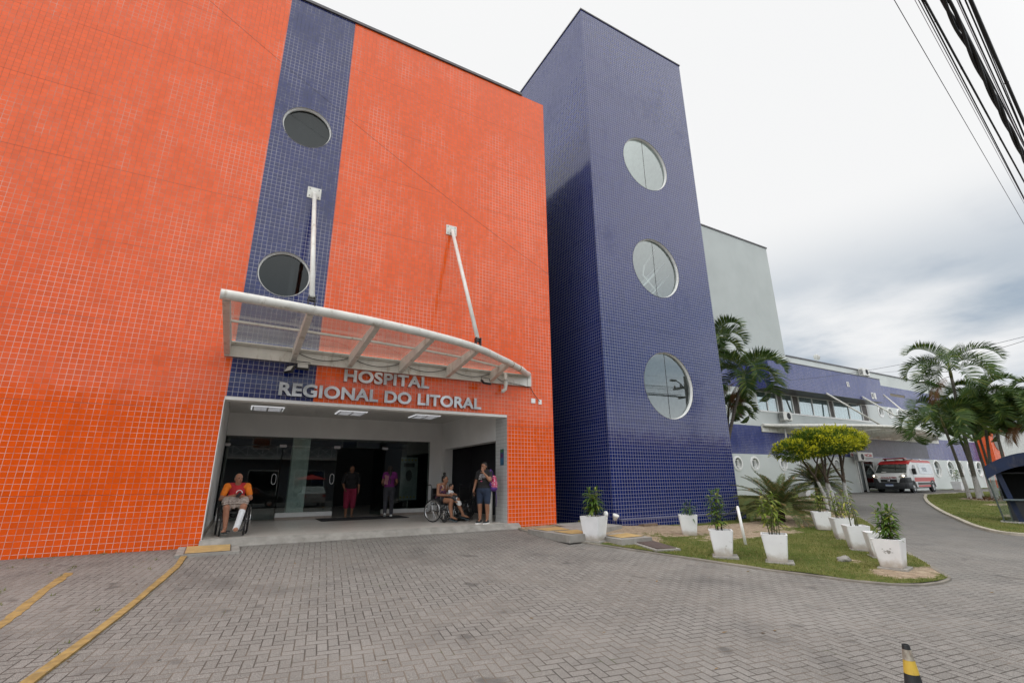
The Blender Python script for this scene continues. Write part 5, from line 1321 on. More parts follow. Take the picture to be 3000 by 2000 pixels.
def wheelchair(label, loc, rz, grp='wheelchairs at the entrance', cat='wheelchair', legs=((-.13, -.50), (.13, -.50))):
    t = thing('wheelchair', label, cat, loc, rz, grp); bs = M['black_steel']
    m = MB(); m.box(-.205, .205, -.22, .20, .455, .49, .012); m.build('seat', M['black'], t)
    m = MB(); m.box(-.20, .20, .20, .235, .52, .90, .012); m.xf(Matrix.Translation((0, 0, 0))); m.build('backrest', M['black'], t)
    for sx in (-1, 1):
        x = sx * .29
        w = MB(); ring = [(x + sx * .0, .10 + .285 * cos(2 * pi * k / 40), .305 + .285 * sin(2 * pi * k / 40)) for k in range(40)]; w.tube(ring, .018, 8, closed=True); wo = w.build('big_wheel', M['rubber'], t, smooth=True)
        s = MB()
        s.tube([(x, .10 + .265 * cos(2 * pi * k / 40), .305 + .265 * sin(2 * pi * k / 40)) for k in range(40)], .009, 6, closed=True)
        for k in range(18): a = 2 * pi * k / 18; s.tube([(x + (.02 if k % 2 else -.02), .10, .305), (x, .10 + .262 * cos(a), .305 + .262 * sin(a))], .0025, 4)
        s.lathe([(.001, -.045), (.022, -.045), (.022, .045), (.001, .045)], (x, .10, .305), 12, 'X'); s.build('spokes', M['chrome'], wo)
        h = MB(); h.tube([(x + sx * .035, .10 + .25 * cos(2 * pi * k / 40), .305 + .25 * sin(2 * pi * k / 40)) for k in range(40)], .0085, 6, closed=True); h.build('hand_rim', M['chrome'], wo, smooth=True)
        x2 = sx * .225
        f = MB(); f.tube([(x2, .225, .28), (x2, .225, .93), (x2, .25, .98), (x2, .36, .985)], .0125, 8); f.tube([(x2, .22, .46), (x2, -.24, .46), (x2, -.31, .42), (x2, -.37, .16)], .0125, 8); f.tube([(x2, .22, .30), (x2, -.22, .27), (x2, -.24, .46)], .0125, 8)
        f.tube([(x2, .22, .70), (x2, -.05, .70), (x2, -.10, .67), (x2, -.11, .46)], .0125, 8)
        f.build('frame', bs, t, smooth=True)
        a = MB(); a.box(x2 - .025, x2 + .025, -.07, .20, .712, .74, .01); a.build('armrest', M['black'], t)
        g_ = MB(); g_.cap((x2, .27, .985), (x2, .37, .985), .018, .018, 10); g_.build('push_handle', M['black'], t, smooth=True)
        c = MB(); c.tube([(x2, -.20, .09 + .075 * 0 + .0), (x2, -.20, .09)], .01, 6) if False else None
        cw = MB(); cw.lathe([(.03, -.016), (.085, -.016), (.095, -.008), (.095, .008), (.085, .016), (.03, .016)], (x2, -.245, .096), 20, 'X'); co_ = cw.build('caster', M['rubber'], t, smooth=True, fixn=True)
        k = MB(); k.box(x2 - .028, x2 - .020, -.26, -.21, .09, .23); k.box(x2 + .020, x2 + .028, -.26, -.21, .09, .23); k.tube([(x2, -.23, .22), (x2, -.23, .30)], .014, 8); k.build('caster_fork', M['chrome'], co_)
        fr = MB(); fr.box(sx * .115 - .075, sx * .115 + .075, -.50, -.35, .105, .120, .006); fr.tube([(x2, -.37, .17), (sx * .16, -.40, .115)], .010, 6); fr.build('footrest', M['black'], t)
    m = MB(); m.tube([(-.225, 0, .28), (.225, 0, .455)], .011, 6); m.tube([(.225, .02, .28), (-.225, .02, .455)], .011, 6); m.build('cross_brace', bs, t)
    return t
def figure(label, loc, rz=0.0, group=None): return thing('person', label, 'person', loc, rz, group)
def cloth_mat(name, col, **k): return simple(name, col, .85, var=.14, scale=9, bump=.9, bscale=13, **k)

# ---- the man in the left wheelchair
MANP = (.02, .82, .0)
wheelchair('black wheelchair with the man in red and orange sitting in it', MANP, radians(2))
t = figure('bald man in red and orange shirt with his lower leg in a white cast', MANP, radians(2))
pel, ch, nk, hd = V((0, .08, .58)), V((0, .09, .90)), V((0, .06, 1.06)), V((0, .03, 1.165))
hf = V((.42, -1, -.02))
b = MB(); B_, f_, s_ = torso(b, pel, ch, nk, (1, 0, 0), 0, 1.15, fwd=(0, -1, 0)); b.cap(nk - V((0, 0, .04)), hd - V((0, 0, .05)), .062, .058)
P_, HB = head(b, hd, hf, 1.02)
shL, shR = V((.195, .09, 1.005)), V((-.195, .09, 1.005))
elL, elR = V((.285, .02, .745)), V((-.285, .0, .745)); wrL, wrR = V((.10, -.235, .80)), V((-.05, -.215, .815))
limb(b, (shL, elL, wrL), (.056, .045, .028)); limb(b, (shR, elR, wrR), (.056, .045, .028))
hand(b, wrL, V((-.75, -.35, .12)), V((.05, .15, 1)), .35, 1.0, -1); hand(b, wrR, V((.85, -.30, -.05)), V((.1, .2, -1)), .55, 1.0, -1)
kR, aR, kL, aL = V((-.165, -.37, .575)), V((-.135, -.36, .165)), V((.155, -.40, .595)), V((.075, -.47, .19))
limb(b, ((-.10, .05, .57), kR, V((-.15, -.345, .40)), aR), (.092, .062, .058, .040)); limb(b, ((.10, .05, .57), kL, V((.12, -.41, .42)), aL), (.092, .064, .058, .042))
b.cap(aR, aR + V((-.03, -.16, -.045)), .036, .030); b.cap(aR + V((0, .03, -.025)), aR + V((-.01, -.08, -.035)), .035, .035)
for k in range(5): b.cap(aR + V((-.055 + .018 * k, -.15, -.05)), aR + V((-.062 + .020 * k, -.19 + .006 * k, -.055)), .010, .009, 8)
b.cap(aL, aL + V((-.02, -.13, -.04)), .042, .036)
for k in range(5): b.cap(aL + V((-.045 + .017 * k, -.14, -.05)), aL + V((-.048 + .018 * k, -.185, -.052)), .011, .010, 8)
remesh(b, 'body', SK1, t, .0065); face(t, P_, HB, 1.02, HAIRG)
h = MB()
for k in range(26):
    a = pi * (k / 25.0) * 1.06 - pi * .03
    for z, r in ((-.035, .012), (.0, .014), (.026, .013), (.048, .009)): h.sph(P_(.069 * cos(a), -.018 - .086 * sin(a), z), r, 8, 6)
remesh(h, 'hair', HAIRG, t, .006, 2)
red_ = cloth_mat('red_shirt', (.43, .022, .028)); org = cloth_mat('orange_sleeve', (.75, .19, .012))
c = MB(); torso(c, pel + V((0, 0, .04)), ch, nk, (1, 0, 0), .016, 1.15, fwd=(0, -1, 0)); c.cap(ch + V((0, -.01, .13)), nk - V((0, 0, .035)), .085, .066); remesh(c, 'shirt', red_, t, .009)
for sh, el in ((shL, elL), (shR, elR)):
    c = MB(); c.cap(sh + (ch - sh) * .30 + V((0, 0, .02)), sh, .078, .078); c.cap(sh, sh.lerp(el, .62), .076, .066); remesh(c, 'sleeve', org, t, .009)
m = MB(); m.lathe([(.045, 0), (.058, 0)], (0, 0, 0), 26, 'Y'); m.xf(Matrix.Translation((.04, -.068, .885))); 
m = MB(); 
for k in range(22):
    a0, a1 = pi * k / 22, pi * (k + 1) / 22
    m.add([(.045 + r * cos(a), -.055 - .001 * (k % 2), .865 + r * sin(a)) for a, r in ((a0, .050), (a0, .066), (a1, .066), (a1, .050))], [(0, 1, 2, 3)])
m.xf(Matrix.Translation((0, -.016, .0))); m.build('shirt_print', M['white_clean'], t)
sho = cloth_mat('beige_shorts', (.27, .23, .20))
c = MB(); c.sph(pel, (.188, .155, .145), 16, 10); c.cap(V((-.10, .03, .575)), V((-.15, -.27, .57)), .112, .088); c.cap(V((.10, .03, .575)), V((.14, -.29, .59)), .112, .088); remesh(c, 'shorts', sho, t, .009)
ca = MB(); ca.cap(kL.lerp(aL, .24), aL, .066, .060); ca.cap(aL, aL + V((-.02, -.145, -.03)), .062, .056); cas = remesh(ca, 'leg_cast', simple('plaster_bandage', (.72, .74, .76), .9, var=.08, scale=16, bump=.4, bscale=60), t, .008)
m = MB(); m.sph(aL + V((-.023, -.19, -.035)), (.047, .014, .042), 14, 8); m.build('cast_toes', SK1, cas, smooth=True)
fl = MB(); fl.box(-.045, .045, -.24, .05, -.012, .004, .006); fl.xf(Matrix.Translation(aR + V((-.012, 0, -.075))) @ Matrix.Rotation(radians(6), 4, 'Z')); fl.tube([aR + V((-.06, -.10, -.06)), aR + V((-.03, -.15, -.01)), aR + V((.0, -.10, -.055))], .007, 6); fl.build('flip_flop', simple('dark_rubber_sandal', (.02, .025, .03), .7), t)
ph = MB(); ph.box(-.038, .038, -.006, .006, -.07, .07, .005); ph.xf(Matrix.Translation((.045, -.315, .835)) @ Matrix.Rotation(radians(-50), 4, 'X') @ Matrix.Rotation(radians(25), 4, 'Y')); o = ph.build('phone', M['black']); o.location = MANP; tag(o, 'black phone held by the man in the wheelchair', 'phone')
# folded blanket on his lap
m = MB()
for z, w, y0, d in ((.66, .20, -.20, .16), (.705, .215, -.19, .16), (.745, .205, -.15, .11), (.775, .19, -.15, .10)):
    for k in range(9):
        a = -1 + 2 * k / 8; m.sph((a * w, y0 + .012 * sin(k * 2), z - .02 * a * a), (.055, d, .034), 12, 8)
for k in range(7): m.sph((-.17 + .05 * k, -.29, .68 - .03 * (k % 2) - .012 * k * (6 - k) * .5), (.045, .035, .06), 10, 8)
o = remesh(m, 'blanket', simple('knitted_beige_blanket', (.36, .30, .265), .95, var=.14, scale=22, bump=.8, bscale=55), None, .009, 2); o.location = MANP; tag(o, 'knitted beige blanket folded on the lap of the man in red', 'blanket')

# ---- the woman with a baby in the second wheelchair
WP, WR = (5.14, 1.50, 0), radians(33)
wheelchair('black wheelchair carrying the young woman with the baby', WP, WR)
t = figure('young woman with a hair bun in a purple patterned top holding a baby', WP, WR)
pel, ch, nk, hd = V((0, .10, .58)), V((.0, .04, .87)), V((.0, -.02, 1.02)), V((.02, -.06, 1.125)); hf = V((.10, -1, -.12))
b = MB(); torso(b, pel, ch, nk, (1, 0, 0), 0, 1.0, .9, 1.0, fwd=(0, -1, -.15)); b.cap(nk - V((0, -.02, .05)), hd - V((0, 0, .05)), .050, .046); P_, HB = head(b, hd, hf, .96)
shL, shR = V((.175, .03, .975)), V((-.175, .03, .975)); elL, elR = V((.265, -.06, .74)), V((-.255, -.02, .72)); wrL, wrR = V((.13, -.29, .735)), V((-.03, -.27, .70))
limb(b, (shL, elL, wrL), (.048, .040, .026)); limb(b, (shR, elR, wrR), (.050, .042, .026)); hand(b, wrL, V((-.8, -.3, -.05)), V((0, .3, -1)), .6, .92, -1); hand(b, wrR, V((.8, -.45, -.1)), V((.2, .6, -.6)), .6, .92, 1)
kR, aR, kL, aL = V((-.145, -.40, .565)), V((-.15, -.43, .17)), V((.15, -.42, .575)), V((.19, -.58, .20))
limb(b, ((-.10, .06, .565), kR, kR.lerp(aR, .4) + V((0, .03, 0)), aR), (.095, .064, .058, .036)); limb(b, ((.10, .06, .565), kL, kL.lerp(aL, .4) + V((0, .03, 0)), aL), (.095, .064, .058, .036))
for a in (aR, aL):
    b.cap(a + V((0, .02, -.03)), a + V((.0, -.13, -.065)), .034, .028)
    for k in range(5): b.cap(a + V((-.03 + .015 * k, -.14, -.07)), a + V((-.032 + .016 * k, -.175, -.075)), .0095, .009, 8)
remesh(b, 'body', SK2, t, .0065); face(t, P_, HB, .96)
h = MB(); h.sph(P_(0, -.030, .042), (.078, .088, .082), 16, 12, HB); h.sph(P_(0, -.055, -.01), (.072, .055, .075), 14, 10, HB); h.sph(P_(0, -.05, .165), (.046, .046, .042), 12, 10); h.cap(P_(-.02, -.05, .13), P_(.02, -.05, .15), .03, .03); remesh(h, 'hair', HAIR, t, .007, 2)
def patterned():
    g = G('purple_patterned_cloth'); c = g.coord(); n = g.noise(c, 26, 2).outputs[0]; n2 = g.noise(g.mapping(c, loc=(3, 1, 2)), 18, 2).outputs[0]
    k = g.mix(g.ramp(n, .45, .55), (.045, .022, .07), (.22, .07, .11)); k = g.mix(g.ramp(n2, .60, .66), k, (.40, .28, .24)); return g.done(g.bsdf(k, .85))
c = MB(); sp_ = (ch - pel).normalized(); torso(c, pel + V((0, 0, .03)), ch - sp_ * .055, nk, (1, 0, 0), .010, 1.0, .9, 1.04, fwd=(0, -1, -.15)); top_ = remesh(c, 'top', patterned(), t, .009)
c = MB()
for x in (-1, 1): c.tube([ch + V((.075 * x, -.118, .02)), ch + V((.09 * x, -.100, .09)), ch + V((.10 * x, -.05, .155)), ch + V((.095 * x, .03, .165)), ch + V((.08 * x, .09, .09))], .005, 6)
c.build('strap', M['white_clean'], top_, smooth=True)
c = MB(); c.sph(pel, (.178, .145, .14), 16, 10); c.cap(V((-.10, .05, .57)), V((-.125, -.12, .57)), .108, .092); c.cap(V((.10, .05, .57)), V((.125, -.12, .575)), .108, .092); remesh(c, 'shorts', cloth_mat('black_shorts', (.015, .014, .016)), t, .009)
ba = MB(); ba.cap(kL + V((0, .03, .0)), kL.lerp(aL, .28), .073, .068); remesh(ba, 'knee_bandage', simple('white_gauze', (.74, .74, .73), .9, var=.06, bump=.3), t, .008)
for a, nm in ((aR, 0), (aL, 1)):
    fl = MB(); fl.box(-.042, .042, -.19, .06, -.012, .004, .006); fl.xf(Matrix.Translation(a + V((0, 0, -.098))) @ Matrix.Rotation(radians(14), 4, 'X')); fl.tube([a + V((-.035, -.05, -.07)), a + V((0, -.10, -.055)), a + V((.035, -.05, -.07))], .007, 6); fl.build('flip_flop', simple('blue_grey_sandal', (.06, .09, .11), .7), t)
# the baby
BPm = Matrix.Translation(V(WP)) @ Matrix.Rotation(WR, 4, 'Z'); bp = BPm @ V((.075, -.21, .66))
t = figure('baby in a white shirt sitting on the lap of the woman with the bun', bp, WR + radians(10))
b = MB(); b.sph((0, 0, .0), (.075, .065, .07), 14, 10); b.sph((0, 0, .10), (.072, .06, .09), 14, 10); b.cap((0, 0, .16), (0, -.01, .21), .035, .035); P_, HB = head(b, (0, -.02, .262), (.1, -1, -.35), .76, child=True)
for x in (-1, 1):
    limb(b, ((.07 * x, 0, .155), (.105 * x, -.05, .09), (.075 * x, -.12, .07)), (.028, .024, .019)); hand(b, (.075 * x, -.12, .07), V((-.3 * x, -.8, -.1)), V((0, 0, -1)), .7, .55, x)
    limb(b, ((.045 * x, -.02, -.02), (.085 * x, -.16, -.02), (.07 * x, -.20, -.12)), (.042, .034, .024)); b.cap((.07 * x, -.20, -.13), (.075 * x, -.25, -.14), .022, .018)
remesh(b, 'body', SK3, t, .0055); face(t, P_, HB, .76)
h = MB(); h.sph(P_(0, -.022, .034), (.060, .072, .066), 14, 10, HB); remesh(h, 'hair', HAIRB, t, .006, 2)
c = MB(); c.sph((0, 0, .035), (.084, .074, .06), 14, 10); c.sph((0, 0, .10), (.083, .070, .088), 14, 10); c.cap((-.065, 0, .15), (.065, 0, .15), .034, .034)
for x in (-1, 1): c.cap((.07 * x, 0, .155), (.095 * x, -.03, .11), .038, .036)
remesh(c, 'shirt', simple('white_baby_shirt', (.74, .74, .76), .9, var=.04), t, .007)
c = MB(); c.sph((0, 0, -.01), (.084, .074, .06), 14, 10)
for x in (-1, 1): limb(c, ((.045 * x, -.02, -.02), (.085 * x, -.16, -.02), (.072 * x, -.195, -.09)), (.05, .042, .032))
remesh(c, 'trousers', cloth_mat('grey_baby_trousers', (.07, .075, .085)), t, .007)

# ---- the standing woman with the backpack
t = figure('woman in black shirt and navy shorts standing with a hand at her mouth', (5.86, .30, 0), radians(-42))
pel, ch, nk, hd = V((0, 0, .86)), V((0, .02, 1.20)), V((0, .01, 1.345)), V((0, -.025, 1.455)); hf = V((-.38, -1, -.10))
b = MB(); torso(b, pel, ch, nk, (1, 0, 0), 0, 1.12, 1.05, 1.08, fwd=(0, -1, 0)); b.cap(nk - V((0, 0, .05)), hd - V((0, -.01, .05)), .052, .048); P_, HB = head(b, hd, hf, .97)
shL, shR = V((.165, .02, 1.30)), V((-.165, .02, 1.30)); elR, wrR = V((-.24, .03, 1.04)), V((-.265, -.09, .83)); elL = V((.205, -.155, 1.10)); mouth = P_(0, .095, -.05); wrL = mouth + V((.055, -.02, -.115))
limb(b, (shL, elL, wrL), (.052, .046, .028)); limb(b, (shR, elR, wrR), (.052, .043, .027)); hand(b, wrL, (mouth + V((.0, -.015, .02)) - wrL), V((-.35, .9, .1)), .25, .95, -1); hand(b, wrR, V((-.05, -.25, -1)), V((.9, -.3, 0)), .75, .95, 1)
aR, aL = V((-.105, .0, .085)), V((.09, .02, .085)); kR, kL = V((-.105, -.03, .47)), V((.10, -.02, .47))
limb(b, ((-.09, 0, .84), kR, kR.lerp(aR, .35) + V((0, .025, 0)), aR), (.10, .062, .057, .036)); limb(b, ((.09, 0, .84), kL, kL.lerp(aL, .35) + V((0, .025, 0)), aL), (.10, .062, .057, .036))
for a in (aR, aL): b.cap(a, a + V((-.02, -.12, -.045)), .036, .032)
remesh(b, 'body', SK2, t, .0065); face(t, P_, HB, .97)
h = MB(); h.sph(P_(0, -.030, .040), (.080, .088, .084), 16, 12, HB); h.sph(P_(0, -.065, -.01), (.066, .05, .07), 14, 10, HB); h.sph(P_(0, -.115, .03), (.035, .04, .04), 10, 8); h.cap(P_(0, -.12, .02), P_(0, -.13, -.16), .036, .018); h.sph(P_(0, .01, .085), (.064, .05, .030), 12, 8, HB); remesh(h, 'hair', HAIR, t, .007, 2)
bsh = cloth_mat('black_tshirt', (.014, .013, .014))
c = MB(); torso(c, pel + V((0, 0, .06)), ch, nk, (1, 0, 0), .017, 1.14, 1.05, 1.06, fwd=(0, -1, 0)); c.cap(ch + V((0, 0, .12)), nk - V((0, 0, .05)), .085, .062)
for sh, el in ((shL, elL), (shR, elR)): c.cap(sh, sh.lerp(el, .55), .064, .060)
shr = remesh(c, 'shirt', bsh, t, .009)
m = MB()
for r_i, (z, wv) in enumerate(((1.235, .10), (1.20, .13), (1.165, .15), (1.13, .08))):
    x = -.075 - .01 * r_i
    while x < -.075 - .01 * r_i + wv:
        l = R.uniform(.012, .03); yy = -.150 - .012 * (1 - abs(z - 1.19) * 8)
        m.box(x, x + l, yy - .012, yy + .02, z, z + R.uniform(.010, .018)); x += l + .008
m.build('shirt_print', simple('white_print', (.55, .52, .53), .8), shr)
m = MB(); m.sph((-.03, -.160, 1.075), (.028, .012, .014), 10, 6); m.build('lips_print', simple('pink_print', (.5, .08, .16), .8), shr, smooth=True)
c = MB(); c.sph(pel + V((0, 0, .0)), (.188, .150, .148), 16, 10); c.cap((-.092, 0, .83), (-.108, -.02, .54), .118, .085); c.cap((.092, 0, .83), (.102, -.015, .54), .118, .085); remesh(c, 'shorts', cloth_mat('navy_denim_shorts', (.018, .030, .060)), t, .009)
for a in (aR, aL):
    s = MB(); s.cap(a + V((.0, .03, -.04)), a + V((-.03, -.15, -.05)), .045, .040); s.cap(a + V((0, 0, -.01)), a + V((-.015, -.06, -.03)), .042, .042); so_ = remesh(s, 'shoe', M['black'], t, .008)
    s = MB(); s.box(-.045, .045, -.205, .075, -.088, -.066, .009); s.xf(Matrix.Translation(a) @ Matrix.Rotation(radians(-8), 4, 'Z')); s.build('sole', M['white_clean'], so_)
W4 = Matrix.Translation((5.86, .30, 0)) @ Matrix.Rotation(radians(-42), 4, 'Z')
ph = MB(); ph.box(-.010, .010, -.035, .035, -.07, .07, .005); o = ph.build('phone', M['black']); o.matrix_world = W4 @ Matrix.Translation((-.262, -.125, .715)) @ Matrix.Rotation(radians(15), 4, 'X'); tag(o, 'black phone hanging in the hand of the woman with the backpack', 'phone')
def dots():
    g = G('pink_dotted_cloth'); c = g.coord(); vo = g.n('ShaderNodeTexVoronoi', {'Scale': 24.0, 'Randomness': .25}); g.put(vo.inputs['Vector'], c)
    k = g.mix(g.ramp(vo.outputs['Distance'], .28, .36), (.70, .60, .62), (.48, .045, .13)); return g.done(g.bsdf(k, .8))
bk = thing('backpack', 'pink backpack with white dots and purple trim on the standing woman', 'backpack', tuple(W4 @ V((.25, .10, 1.03))), radians(-42))
c = MB(); c.sph((0, 0, -.06), (.105, .135, .155), 16, 12); c.sph((0, 0, .08), (.075, .10, .12), 14, 10); c.cap((0, -.06, .16), (0, .06, .16), .035, .035); remesh(c, 'bag', dots(), bk, .009)
pur = simple('purple_webbing', (.10, .03, .22), .7)
c = MB(); c.sph((-.01, 0, -.145), (.108, .138, .085), 16, 10); c.cap((-.06, -.09, -.05), (-.06, .09, -.05), .05, .05); remesh(c, 'trim', pur, bk, .009)
c = MB(); c.tube([(-.03, -.06, .17), (-.07, -.13, .30), (-.075, -.06, .345), (-.06, .06, .30), (-.04, .07, .17)], .017, 8); c.tube([(-.03, -.06, .17), (-.055, -.19, .05), (-.04, -.15, -.12)], .014, 8); c.tube([(.03, .07, -.18), (.05, .09, -.40), (.04, .10, -.62)], .009, 6); c.build('strap', pur, bk, smooth=True)

# ---- the woman walking in, seen from behind
t = figure('woman in purple shirt and grey jeans seen from behind walking in', (4.40, 4.42, 0), radians(168))
pel, ch, nk, hd = V((0, 0, .88)), V((0, -.01, 1.22)), V((0, -.02, 1.365)), V((0, -.045, 1.47))
b = MB(); torso(b, pel, ch, nk, (1, 0, 0), 0, 1.0, .9, 1.0, fwd=(0, -1, 0)); b.cap(nk - V((0, 0, .05)), hd - V((0, 0, .05)), .050, .046); P_, HB = head(b, hd, (0, -1, -.05), .97)
shL, shR = V((.17, 0, 1.33)), V((-.17, 0, 1.33)); elL, elR = V((.23, .03, 1.07)), V((-.23, .03, 1.07)); wrL, wrR = V((.20, -.18, .98)), V((-.20, -.18, .98))
limb(b, (shL, elL, wrL), (.047, .040, .026)); limb(b, (shR, elR, wrR), (.047, .040, .026)); hand(b, wrL, V((-.2, -1, .1)), V((-1, 0, 0)), .5, .92, 1); hand(b, wrR, V((.2, -1, .1)), V((1, 0, 0)), .5, .92, -1)
remesh(b, 'body', SK2, t, .0075); face(t, P_, HB, .97)
h = MB(); h.sph(P_(0, -.030, .038), (.082, .090, .088), 16, 12, HB); h.sph(P_(0, -.075, -.03), (.07, .045, .09), 14, 10, HB); h.cap(P_(0, -.10, -.06), P_(.02, -.12, -.46), .052, .022); h.cap(P_(-.04, -.08, -.06), P_(-.05, -.10, -.34), .035, .016); remesh(h, 'hair', HAIRB, t, .008, 2)
c = MB(); torso(c, pel + V((0, 0, .06)), ch, nk, (1, 0, 0), .015, 1.0, .9, 1.0, fwd=(0, -1, 0)); c.cap(ch + V((0, 0, .12)), nk - V((0, 0, .05)), .08, .058)
for sh, el in ((shL, elL), (shR, elR)): c.cap(sh, sh.lerp(el, .45), .062, .058)
remesh(c, 'shirt', cloth_mat('purple_shirt', (.19, .02, .16)), t, .009)
c = MB(); c.sph(pel, (.174, .132, .150), 16, 10); limb(c, ((-.088, 0, .85), (-.10, -.06, .48), (-.10, .03, .10)), (.105, .075, .058)); limb(c, ((.088, 0, .85), (.10, -.02, .48), (.105, .10, .13)), (.105, .075, .058)); remesh(c, 'jeans', cloth_mat('dark_grey_jeans', (.055, .055, .065)), t, .009)
for a, p in ((V((-.10, .03, .07)), 0), (V((.105, .11, .10)), 35)):
    s = MB(); s.cap((0, .03, -.03), (0, -.14, -.04), .040, .036); s.box(-.04, .04, -.18, .07, -.07, -.05, .008); s.xf(Matrix.Translation(a) @ Matrix.Rotation(radians(p), 4, 'X')); remesh(s, 'shoe', M['white_clean'], t, .008)
tw = MB(); N = 14
def tp(i, j):
    s = i / N; y = lerp(-.10, .14, s); z = 1.40 - .55 * max(0, s - .42) ** 1.0 * 1.25 - .35 * max(0, .42 - s); 
    if s > .6: y = .125 + .01 * sin(i)
    return V((.115 + .12 * (j / 6 - .5) + .015 * sin(i * 1.1 + j), y, z + .012 * sin(j * 1.9)))
for i in range(N):
    for j in range(6): tw.quad(tp(i, j), tp(i + 1, j), tp(i + 1, j + 1), tp(i, j + 1))
o = tw.build('towel', simple('pink_towel', (.48, .22, .25), .95, bump=.3), smooth=True); o.location = (4.40, 4.42, 0); o.rotation_euler = (0, 0, radians(168)); md = o.modifiers.new('thick', 'SOLIDIFY'); md.thickness = .014; tag(o, 'pale pink towel hanging over the shoulder of the woman in purple', 'towel')

# ---- the woman standing in the dark doorway
t = figure('woman in black top and dark red trousers standing in the dark doorway', (3.28, 5.0, 0), radians(-4))
pel, ch, nk, hd = V((0, 0, .88)), V((0, 0, 1.23)), V((0, -.01, 1.375)), V((0, -.035, 1.485))
b = MB(); torso(b, pel, ch, nk, (1, 0, 0), 0, 1.15, 1.1, 1.1, fwd=(0, -1, 0)); b.cap(nk - V((0, 0, .05)), hd - V((0, 0, .05)), .052, .048); P_, HB = head(b, hd, (.1, -1, -.05), .97)
shL, shR = V((.185, 0, 1.335)), V((-.185, 0, 1.335)); elL, elR = V((.25, .03, 1.06)), V((-.25, .03, 1.06)); wrL, wrR = V((.25, -.03, .82)), V((-.22, -.12, .90))
limb(b, (shL, elL, wrL), (.052, .043, .027)); limb(b, (shR, elR, wrR), (.052, .043, .027)); hand(b, wrL, V((0, -.1, -1)), V((-1, 0, 0)), .5, .95, -1); hand(b, wrR, V((.3, -.5, -.8)), V((1, 0, 0)), .5, .95, 1)
aR, aL = V((-.10, .0, .08)), V((.09, .0, .08)); limb(b, ((-.09, 0, .85), (-.10, -.02, .47), aR), (.10, .06, .037)); limb(b, ((.09, 0, .85), (.095, -.02, .47), aL), (.10, .06, .037))
for a in (aR, aL):
    b.cap(a + V((0, .03, -.045)), a + V((0, -.12, -.05)), .034, .030)
    for k in range(5): b.cap(a + V((-.03 + .015 * k, -.14, -.055)), a + V((-.032 + .016 * k, -.17, -.058)), .0095, .009, 8)
remesh(b, 'body', SK2, t, .0075); face(t, P_, HB, .97)
h = MB(); h.sph(P_(0, -.030, .040), (.080, .088, .084), 16, 12, HB); h.sph(P_(0, -.065, -.02), (.07, .05, .08), 14, 10, HB); h.cap(P_(.06, -.06, -.03), P_(.075, -.02, -.17), .035, .022); remesh(h, 'hair', HAIR, t, .008, 2)
c = MB(); torso(c, pel + V((0, 0, .04)), ch - V((0, 0, .02)), nk, (1, 0, 0), .022, 1.18, 1.1, 1.15, fwd=(0, -1, 0))
for sh, el in ((shL, elL), (shR, elR)): c.cap(sh - V((0, 0, .03)), el, .075, .068)
remesh(c, 'top', bsh, t, .009)
c = MB(); c.sph(pel, (.192, .148, .150), 16, 10); limb(c, ((-.092, 0, .85), (-.105, -.02, .5), (-.105, -.01, .34)), (.12, .095, .088)); limb(c, ((.092, 0, .85), (.10, -.02, .5), (.095, -.01, .34)), (.12, .095, .088)); remesh(c, 'trousers', cloth_mat('dark_red_trousers', (.26, .015, .05)), t, .009)
for a in (aR, aL): s = MB(); s.box(-.043, .043, -.20, .07, -.085, -.066, .007); s.tube([(-.04, -.06, -.06), (0, -.09, -.012), (.04, -.06, -.06)], .008, 6); s.xf(Matrix.Translation(a)); s.build('sandal', simple('cream_sandal', (.42, .36, .28), .7), t)

# ---- things standing about in the recess
wheelchair('empty black wheelchair standing in the dark side opening', (6.02, 2.35, 0), radians(200))
bg = thing('duffel_bag', 'black bag heap on the floor right of the young woman in the wheelchair', 'bag', (5.83, 1.55, 0))
m = MB(); m.sph((0, 0, .13), (.22, .16, .14), 16, 10); m.sph((.16, .04, .17), (.10, .10, .19), 12, 8); m.sph((-.16, 0, .10), (.12, .13, .10), 12, 8); remesh(m, 'bag_body', M['black'], bg, .012)
m = MB(); m.tube([(-.12, -.05, .24), (-.05, -.09, .33), (.06, -.09, .33), (.10, -.05, .25)], .012, 6); m.tube([(.20, .0, .34), (.26, .0, .18), (.27, .02, .02)], .012, 6); m.build('strap', M['black_steel'], bg, smooth=True)
m = MB(); m.box(2.25, 4.85, 3.55, 4.75, .002, .014, .005); tag(m.build('door_mat', simple('dark_mat', (.022, .022, .024), .95, bump=.5)), 'dark grey mat lying before the middle doorway', 'mat')
m = MB(); m.tube([(0, 0, 0), (0, 0, .98)], .055, 14); m.sph((0, 0, .98), .055, 14, 8); o = m.build('bollard', M['white_paint'], smooth=True); o.location = (6.30, .78, 0); tag(o, 'white round bollard in the recess behind the woman with the backpack', 'bollard')
ps = thing('poster', 'small blue and purple notice on the white tiled jamb', 'poster', (6.41, .32, 1.72))
m = MB(); m.box(-.006, 0, -.13, .07, -.22, .22); m.build('sheet', simple('notice_blue', (.03, .10, .19), .4, var=.5, scale=3), ps)
m = MB(); m.box(-.009, -.0065, -.10, .04, -.02, .09); m.build('notice_purple_field', simple('notice_purple', (.12, .03, .12), .4), ps)
m = MB(); m.box(-.009, -.0065, -.12, .06, .13, .21); m.build('notice_green_field', simple('notice_green', (.05, .15, .06), .4), ps)
ps = thing('banner', 'white standing information banner with yellow edging inside the glass', 'banner', (5.45, 5.75, 0))
m = MB(); m.box(-.32, .32, 0, .015, .45, 1.95); m.build('sheet', simple('banner_white', (.36, .38, .38), .6), ps)
m = MB()
for k in range(5):
    for z in (.52, 1.82): m.box(-.30 + k * .125, -.24 + k * .125, -.006, -.001, z, z + .06)
